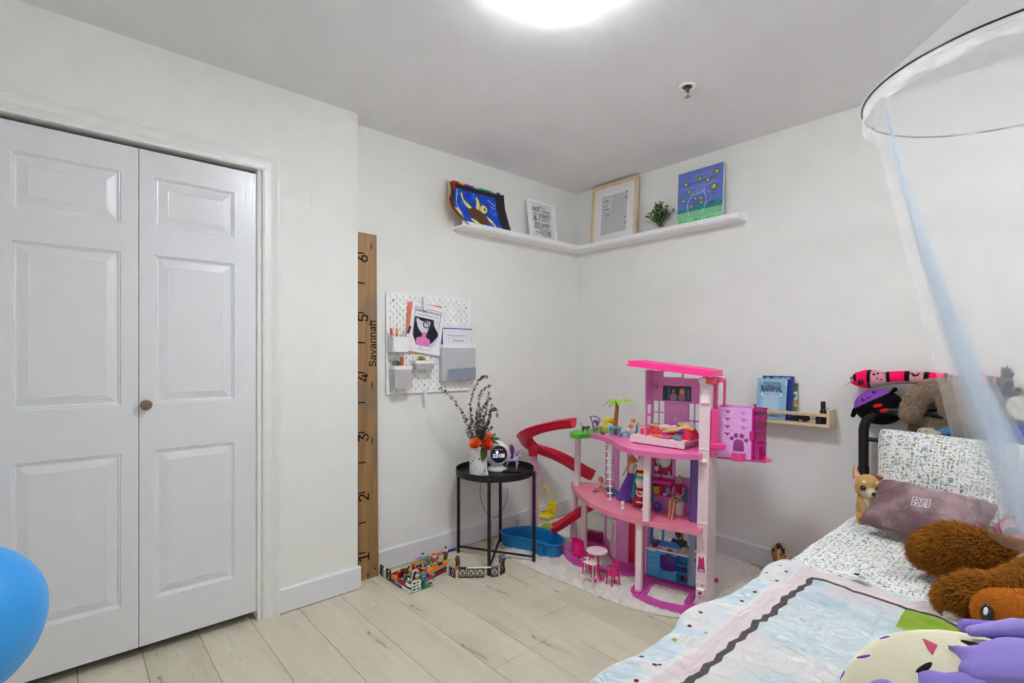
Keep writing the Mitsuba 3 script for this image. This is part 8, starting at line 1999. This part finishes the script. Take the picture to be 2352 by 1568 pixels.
# tan puppy plush
TD = thing('plush_puppy', 'small tan plush puppy with a cream muzzle sitting by the headboard post', 'plush toy')
o = np.array([-.440, -1.955, .506]); fwd = nrm([-.86, -.50, 0]); sd_ = -np.array([-fwd[1], fwd[0], 0])
def L3(f, s, z): return o + fwd * f + sd_ * s + np.array([0, 0, z])
tb = blob([(L3(0, 0, .040), .038, L3(.0, 0, .075), .033), (L3(.005, 0, .125), .044, L3(.010, 0, .142), .042), (L3(.03, .03, .018), .017, L3(.062, .040, .014), .015), (L3(.03, -.028, .018), .018, L3(.055, -.034, .015), .016), (L3(.02, .026, .07), .013, L3(.042, .018, .025), .012), (L3(.02, -.024, .07), .013, L3(.044, -.012, .026), .012), (L3(.03, 0, .118), .026, L3(.052, -.004, .112), .018)], .006, 8)
def tan(v):
    d = v - L3(.052, -.004, .108); r = np.linalg.norm(d * [1, 1, 1.25], axis=1); cream = (r < .040) | ((np.linalg.norm(v - L3(.034, 0, .066), axis=1) < .026)); return np.where(cream[:, None], C('#d8c9ab'), C('#c39a63'))
part(TD, 'body', tb, tan, 'm_fabric', True)
fur(TD, 'pile', tb, 12000, .004, .0015, (0, 0, -.3), tan, .8, 12, .15, .4)
def earm(s, tilt): return hullp([L3(-.01, s * .018, .172), L3(-.012, s * .050, .158), L3(-.022, s * (.030 + tilt), .222), L3(-.006, s * .022, .170), L3(-.004, s * .046, .158), L3(-.016, s * (.032 + tilt), .216)])
part(TD, 'ear', earm(1, .014), '#c79a6e', 'm_fabric', 30); part(TD, 'ear', hullp([L3(-.01, -.022, .172), L3(-.01, -.048, .155), L3(.004, -.060, .172), L3(.006, -.030, .182), L3(-.002, -.05, .186)]), '#b98c62', 'm_fabric', 30)
part(TD, 'ear_lining', hullp([L3(-.002, .024, .172), L3(-.001, .043, .162), L3(-.010, .044, .208), L3(.002, .030, .172), L3(.002, .040, .165)]), '#dba493', 'm_fabric', 30, label='pink ear lining')
for s in (-1, 1):
    part(TD, 'eye', ell(L3(.044, s * .027, .134), .0105, 2), '#1c0f0b', 'm_gloss', True)
    part(TD, 'brow', ell(L3(.038, s * .020, .157), (.008, .008, .005), 2), '#e0d3b8', 'm_fabric', True)
part(TD, 'nose', ell(L3(.070, -.005, .117), (.010, .010, .008), 2), '#0d0b0b', 'm_satin', True)
part(TD, 'mouth', tube(spline([L3(.066, -.016, .100), L3(.071, -.006, .097), L3(.066, .006, .100)], 8), .0012, 5), '#2a1d18', 'm_satin', True)
for s in (.040, -.034):
    for k in (-1, 0, 1): part(TD, 'toe', tube([L3(.074 if s > 0 else .068, s + k * .006, .020), L3(.078 if s > 0 else .072, s + k * .006, .008)], .0014, 4), '#1a1310', 'm_satin', True)

# ladybird cushion
LB = thing('plush_ladybug', 'round black plush ladybug with a smiling purple face and red spots behind the bed tube', 'plush toy')
lo2 = np.array([-.070, -1.915, .938]); lr = np.array([.058, .100, .082])
def lad(v):
    d = (v - lo2) / lr; t = d[:, 2] * .80 + d[:, 1] * .60
    return np.where((t > .42)[:, None] & (d[:, 0] < .25)[:, None], C('#8247ad'), C('#0d0b0d'))
part(LB, 'body', ell(lo2, lr, 5), lad, 'm_fabric', True)
def onlad(y, z, off=.0): 
    dy, dz = (y - lo2[1]) / lr[1], (z - lo2[2]) / lr[2]; return np.array([lo2[0] - lr[0] * math.sqrt(max(.02, 1 - dy * dy - dz * dz)) - off, y, z])
for y, z in ((-1.922, .948), (-1.945, .928)): part(LB, 'spot', ell(onlad(y, z), (.005, .019, .0085), 3, RX(-18)), '#d3202a', 'm_fabric', True, label='red spot')
for y, z in ((-1.864, .972), (-1.902, 1.005)):
    part(LB, 'eye', ell(onlad(y, z), (.004, .0075, .0100), 2), '#17131a', 'm_gloss', True); part(LB, 'eye_glint', ell(onlad(y - .002, z + .004, .003), (.002, .0028, .0034), 1), '#ececf2', 'm_gloss', True)
part(LB, 'mouth', tube(spline([onlad(-1.872, .982, .002), onlad(-1.884, .980, .002), onlad(-1.892, .990, .002)], 10), .0016, 5), '#2c1030', 'm_satin', True)
part(LB, 'tongue', ell(onlad(-1.884, .982, .0015), (.002, .0045, .0035), 1), '#d3452f', 'm_fabric', True)
part(LB, 'foot', blob([(lo2 + [-.01, .092, -.020], .012, lo2 + [-.012, .102, -.048], .010)], .005, 5), '#0e0c0e', 'm_fabric', True)
part(LB, 'antenna', blob([(lo2 + [-.02, -.05, .070], .006, lo2 + [-.02, -.064, .086], .010)], .004, 5), '#0d0b0d', 'm_fabric', True)

# snake along the top of everything
SN = thing('plush_snake', 'long plush snake with black, hot pink and spotted pink bands lying above the headboard', 'plush toy')
sp_ = spline([(-.068, -1.800, 1.050), (-.070, -1.86, 1.066), (-.072, -1.925, 1.070), (-.072, -2.0, 1.078), (-.070, -2.10, 1.076), (-.066, -2.25, 1.068), (-.066, -2.42, 1.06), (-.068, -2.60, 1.05)], 170)
al = np.r_[0, np.cumsum(np.linalg.norm(np.diff(sp_, axis=0), axis=1))]
rad = np.interp(al, [0, .012, .035, .07, .10, .125, .16, .25, .6, .82], [.006, .022, .036, .044, .041, .034, .030, .0285, .027, .014])
sn = tube(sp_, rad, 26)
bands = [(.0, .022, 3), (.022, .034, 0), (.034, .078, 1), (.078, .094, 0), (.094, .150, 2), (.150, .165, 0), (.165, .218, 1), (.218, .234, 0), (.234, .285, 2), (.285, .300, 0), (.300, .350, 1), (.350, .366, 0), (.366, .42, 2), (.42, .436, 0), (.436, .49, 1), (.49, .506, 0), (.506, .56, 2), (.56, .575, 0), (.575, .63, 1), (.63, .65, 0), (.65, .9, 2)]
ai = np.r_[np.repeat(al, 26), al[0], al[-1]]
rs = random.Random(6); dots = [(rs.uniform(0, .85), rs.uniform(0, 2 * PI), rs.uniform(.004, .0075)) for _ in range(300)]
angi = np.r_[np.tile(np.arange(26) * 2 * PI / 26, len(al)), 0, 0]
kind = np.zeros(len(ai), int)
for a, b, k in bands: kind[(ai >= a) & (ai < b)] = k
scol = np.array([C('#120e11'), C('#ee1557'), C('#c98a93'), C('#c98a93')])[kind]
low = (sn[0][:, 2] < np.r_[np.repeat(sp_[:, 2], 26), 0, 0] - .004) & (ai < .034); scol[low] = C('#e5154f')
belly = (sn[0][:, 2] < np.r_[np.repeat(sp_[:, 2], 26), 0, 0] - .018) & (ai > .09); scol[belly] = C('#a79a86')
part(SN, 'body', sn, scol, 'm_fabric', True)
sps = []
Ts = np.gradient(sp_, axis=0); Ts /= np.linalg.norm(Ts, axis=1, keepdims=True)
for a, g_, r_ in dots[:150]:
    i = int(np.searchsorted(al, a)); i = min(i, len(al) - 1); k = kind[i * 26]
    if k in (2, 3) and math.sin(g_) > -.35:
        n_ = np.array([-math.cos(g_ * .5 - .4) * 1.0, 0, math.sin(g_)]); n_ = nrm(n_ - Ts[i] * (n_ @ Ts[i])); c_ = sp_[i] + n_ * rad[i] * .995
        e_ = nrm(np.cross(n_, Ts[i])); sps.append(xf(ell((0, 0, 0), (r_ * .62, r_, .0012), 2), FR(c_, e_, Ts[i], n_)))
for q in sps: part(SN, 'spot', q, '#130f12', 'm_fabric', True)
part(SN, 'eye', ell((-.109, -1.852, 1.052), (.004, .0085, .0085), 2), '#3a0d1a', 'm_gloss', True); part(SN, 'eye_ring', tube([(-.112 , -1.852 + .0098 * math.cos(a), 1.052 + .0098 * math.sin(a)) for a in np.linspace(0, 2 * PI, 16)[:-1]], .0016, 5, closed=True), '#150b10', 'm_fabric', True)
part(SN, 'tongue', tube(spline([(-.068, -1.800, 1.046), (-.072, -1.786, 1.040), (-.074, -1.774, 1.028)], 10), .0026, 6), '#c9a09c', 'm_fabric', True)

# shaggy taupe dog hanging over the headboard tube
TG = thing('plush_dog', 'shaggy taupe plush dog hanging head down over the black headboard tube', 'plush toy')
tg = [((-.14, -2.045, .925), .036, (-.135, -2.065, .985), .038), ((-.135, -2.065, .985), .038, (-.12, -2.105, 1.025), .040), ((-.12, -2.105, 1.025), .042, (-.11, -2.20, 1.025), .050), ((-.145, -2.18, 1.01), .046, (-.165, -2.200, .965), .052), ((-.165, -2.200, .965), .050, (-.172, -2.222, .920), .042),
      ((-.07, -2.10, .995), .03, (-.066, -2.09, .90), .045), ((-.066, -2.09, .90), .050, (-.075, -2.13, .865), .050), ((-.075, -2.13, .865), .045, (-.08, -2.20, .88), .045), ((-.066, -2.06, .85), .030, (-.07, -2.05, .80), .026)]
tm = blob(tg, .010, 8)
tcol = lambda P: C('#a18c76')[None] * (.62 + .80 * meshkit.fbm(P * 42, 3, 5)[:, None])
part(TG, 'body', tm, '#7a6858', 'm_matte', True)
fur(TG, 'pile', tm, 34000, .019, .0022, (-.35, .25, -.75), tcol, .55, 15, .32, .65)
part(TG, 'nose', ell((-.216, -2.222, .898), (.010, .014, .009), 2), '#0b0a0b', 'm_satin', True)

# pale toys tucked between headboard and pillow
WP = thing('plush_seal', 'small white plush head peeking over the floral pillow', 'plush toy')
part(WP, 'head', blob([((-.13, -2.085, .846), .020, (-.13, -2.115, .848), .019), ((-.14, -2.125, .845), .012, (-.14, -2.14, .845), .011)], .006, 6), '#d6d0bd', 'm_fabric', True)
for y, z in ((-2.078, .852), (-2.092, .842), (-2.10, .855)): part(WP, 'eye', ell((-.1505, y, z), .0025, 1), '#2a241f', 'm_gloss', True)
solo('blue_roll', blob([((-.125, -2.105, .826), .018, (-.12, -2.165, .858), .020), ((-.12, -2.165, .858), .020, (-.115, -2.225, .880), .019)], .008, 6), '#5f92c0', 'm_fabric', True, 'rolled light blue fleece wedged between the pillow and headboard', 'fleece')
GK = thing('plush_koala', 'grey and white plush animal with a round blue eye behind the net', 'plush toy')
gk = blob([((-.09, -2.36, 1.055), .048, (-.09, -2.38, 1.06), .046), ((-.10, -2.345, 1.105), .014, (-.10, -2.342, 1.118), .012), ((-.09, -2.36, .98), .055, (-.10, -2.37, .90), .065), ((-.10, -2.32, 1.0), .04, (-.10, -2.30, .94), .045)], .010, 8)
gcol = lambda P: np.where((np.linalg.norm(P - np.array([-.14, -2.40, .98]), axis=1) < .055)[:, None] | (P[:, 2] > 1.04)[:, None] & (P[:, 1] < -2.365)[:, None], C('#d8d5cd'), C('#6d6e72'))
part(GK, 'body', gk, gcol, 'm_fabric', True); fur(GK, 'pile', gk, 9000, .012, .002, (-.2, 0, -.6), gcol, .6, 18, .25, .6)
part(GK, 'eye_ring', tube([(-.138, -2.352 + .014 * math.cos(a), 1.060 + .016 * math.sin(a)) for a in np.linspace(0, 2 * PI, 20)[:-1]], .0035, 6, closed=True), '#3d5c78', 'm_satin', True)
part(GK, 'eye', ell((-.135, -2.352, 1.060), (.005, .009, .011), 2), '#1d2a3a', 'm_gloss', True); part(GK, 'nose', ell((-.140, -2.378, 1.045), (.008, .010, .007), 2), '#1b191b', 'm_satin', True)
solo('blue_cloth', blob([((-.13, -2.31, .86), .045, (-.13, -2.42, .87), .055), ((-.13, -2.31, .83), .04, (-.14, -2.43, .80), .05)], .010, 8), '#2f3f9c', 'm_fabric', True, 'deep blue cloth under the grey plush behind the net', 'cloth')
ST_ = thing('striped_scarf', 'pink, grey and beige striped knit scarf behind the canopy net beside the magenta duck', 'scarf')
skn = spline([(-.66, -2.400, .640), (-.74, -2.415, .600), (-.84, -2.425, .585), (-.93, -2.47, .58), (-.98, -2.55, .57)], 60)
sk = tube(skn, np.full(60, .034), 16); zz_ = np.r_[np.repeat(np.linspace(0, 1, 60), 16), 0, 1]
skc = np.array([C(x) for x in ('#c99a9c', '#5f6a70', '#c5608a', '#5a6468', '#c8b29c', '#b8a48e')])[np.clip((zz_ * 9).astype(int) % 6, 0, 5)]
part(ST_, 'knit', sk, skc, 'm_fabric', True)

# ------------------------------------------------------------------ bed canopy
CN = thing('bed_canopy', 'sheer white bed canopy net hanging from a round hoop under the ceiling', 'bed canopy')
hc_, hr_, hz_ = np.array([-.785, -2.462]), .428, 2.0
def hoop(a): return np.stack([hc_[0] + hr_ * np.cos(a), hc_[1] + hr_ * np.sin(a), np.full_like(a, hz_)], 1)
aa_ = np.linspace(0, 2 * PI, 120, endpoint=False)
part(CN, 'hoop', tube(hoop(aa_), .0026, 7, closed=True), '#3a3a3c', 'm_metal', True, label='thin dark wire hoop')
def net(op, seed):
    def fn(p, n, uv):
        g = .5 + .5 * dr.sin(uv.x * 2400); h = .5 + .5 * dr.sin(uv.y * 2400)
        return dr.clip(op * (.80 + .25 * noise(uv.x * 60 + seed, uv.y * 9) + .20 * (g + h - 1)), 0, 1)
    return proc(fn)
def netmat(op, col, seed): return {'type': 'mask', 'opacity': net(op, seed), 'bsdf': {'type': 'principledthin', 'base_color': {'type': 'rgb', 'value': col}, 'roughness': .9, 'diff_trans': .9, 'spec_trans': 0.0}}
scene['m_net'] = netmat(.115, [.86, .88, .90], 1.0)
scene['m_net_band'] = netmat(.30, [.66, .74, .82], 5.0)
def lace_op(p, n, uv):
    u, v = uv.x, uv.y
    sc = .052 + .008 * dr.sin(u * 38) ; w = noise(u * 46, v * 70); k = fbm(u * 75, v * 120, 3, 2)
    thr = dr.abs(dr.sin(u * 130 + 3 * noise(u * 20, v * 40)) * .5 + dr.sin(v * 260 + 2 * noise(u * 30, 3)) * .5)
    o = .34 + .45 * smoothstep(.56, .66, w) + .35 * smoothstep(.50, .60, k) * (thr > .25)
    return dr.select(v < sc, dr.clip(o, 0, 1), 0.06)
scene['m_lace'] = {'type': 'mask', 'opacity': proc(lace_op), 'bsdf': {'type': 'principledthin', 'base_color': {'type': 'rgb', 'value': [.80, .80, .80]}, 'roughness': .9, 'diff_trans': .8, 'spec_trans': 0.0}}
def sheetuv(name, nu, nv, fn, su, sv, mat, label=None):
    g_ = grid(nu, nv, fn); u, v = np.meshgrid(np.linspace(0, 1, nu), np.linspace(0, 1, nv), indexing='ij')
    k = pkey(CN + '__' + name); put_uv(k, g_, np.c_[u.ravel() * su, v.ravel() * sv], mat)
    if label: labels[k] = {'label': label}
# cone from the ceiling hook to the hoop
sheetuv('cone', 90, 14, lambda u, v: np.stack([hc_[0] + (hr_ * v + .012) * np.cos(u * 2 * PI), hc_[1] + (hr_ * v + .012) * np.sin(u * 2 * PI), H - .012 - (H - .012 - hz_) * (v ** 1.0)], 1), 2.7, .58, 'm_net')
sheetuv('lace_trim', 160, 8, lambda u, v: np.stack([hc_[0] + (hr_ - .004 + .004 * v) * np.cos(u * 2 * PI), hc_[1] + (hr_ - .004 + .004 * v) * np.sin(u * 2 * PI), hz_ + .004 - .062 * v], 1), 2.7, .062, 'm_lace', 'white lace trim')
part(CN, 'hook', tube(spline([(hc_[0], hc_[1], H - .0005), (hc_[0], hc_[1], H - .014), (hc_[0] + .008, hc_[1], H - .022), (hc_[0] + .012, hc_[1], H - .014)], 14), .002, 6), '#c9c9c7', 'm_metal', True)
# curtain: hangs from the hoop right round, drawn in towards the pillows; its two front edges are gathered into one soft bundle
bandc = spline([(-.889, -2.115, 2.0), (-.886, -2.140, 1.84), (-.885, -2.212, 1.517), (-.879, -2.255, 1.341), (-.880, -2.309, 1.139), (-.886, -2.366, .946), (-.893, -2.415, .780), (-.902, -2.452, .665)], 60)
def at_band(t): return np.stack([np.interp(t, np.linspace(0, 1, 60), bandc[:, k]) for k in range(3)], -1)
A0 = math.atan2(-2.114 - hc_[1], -.886 - hc_[0])
def curtain(u, v):
    a = A0 - u * 1.86 * PI; top = hoop(a)
    bot = np.stack([-.66 + .34 * np.cos(a) - .02, -2.56 + .27 * np.sin(a), np.full_like(a, .64)], 1)
    z = 1 - v
    P = top * (1 - v)[:, None] + bot * v[:, None]
    f = .010 * np.sin(a * 21) * v + .018 * np.sin(a * 9 + 1.3) * v
    P[:, 0] += f * np.cos(a); P[:, 1] += f * np.sin(a)
    e = np.clip(1 - u / .10, 0, 1)[:, None] ** 1.5
    return P * (1 - e) + at_band(v) * e
sheetuv('curtain', 240, 40, curtain, 4.0, 1.4, 'm_net')
vd = nrm(np.array([.664, .748, 0])); sdv = np.array([.748, -.664, 0])
def bundle(u, v):
    c_ = at_band(v); w = np.interp(v, [0, .1, .3, .45, .6, .75, 1], [.004, .010, .030, .052, .078, .108, .150])
    k = u * 11; tri = (np.abs((k % 2) - 1) * 2 - 1)
    x = tri * w * .5 * (.62 + .38 * np.sin(k * 1.7 + 1)) ; y = (u - .5) * .05 * (0.3 + v) + .006 * np.sin(k * 2.1)
    return c_ + sdv * (x + w * .12)[:, None] + vd * y[:, None] + np.stack([np.zeros_like(u), np.zeros_like(u), np.where(v > .98, -.0, 0)], 1)
sheetuv('gathered_edge', 133, 40, bundle, 1.6, 1.5, 'm_net_band', 'pale blue gathered net edge')
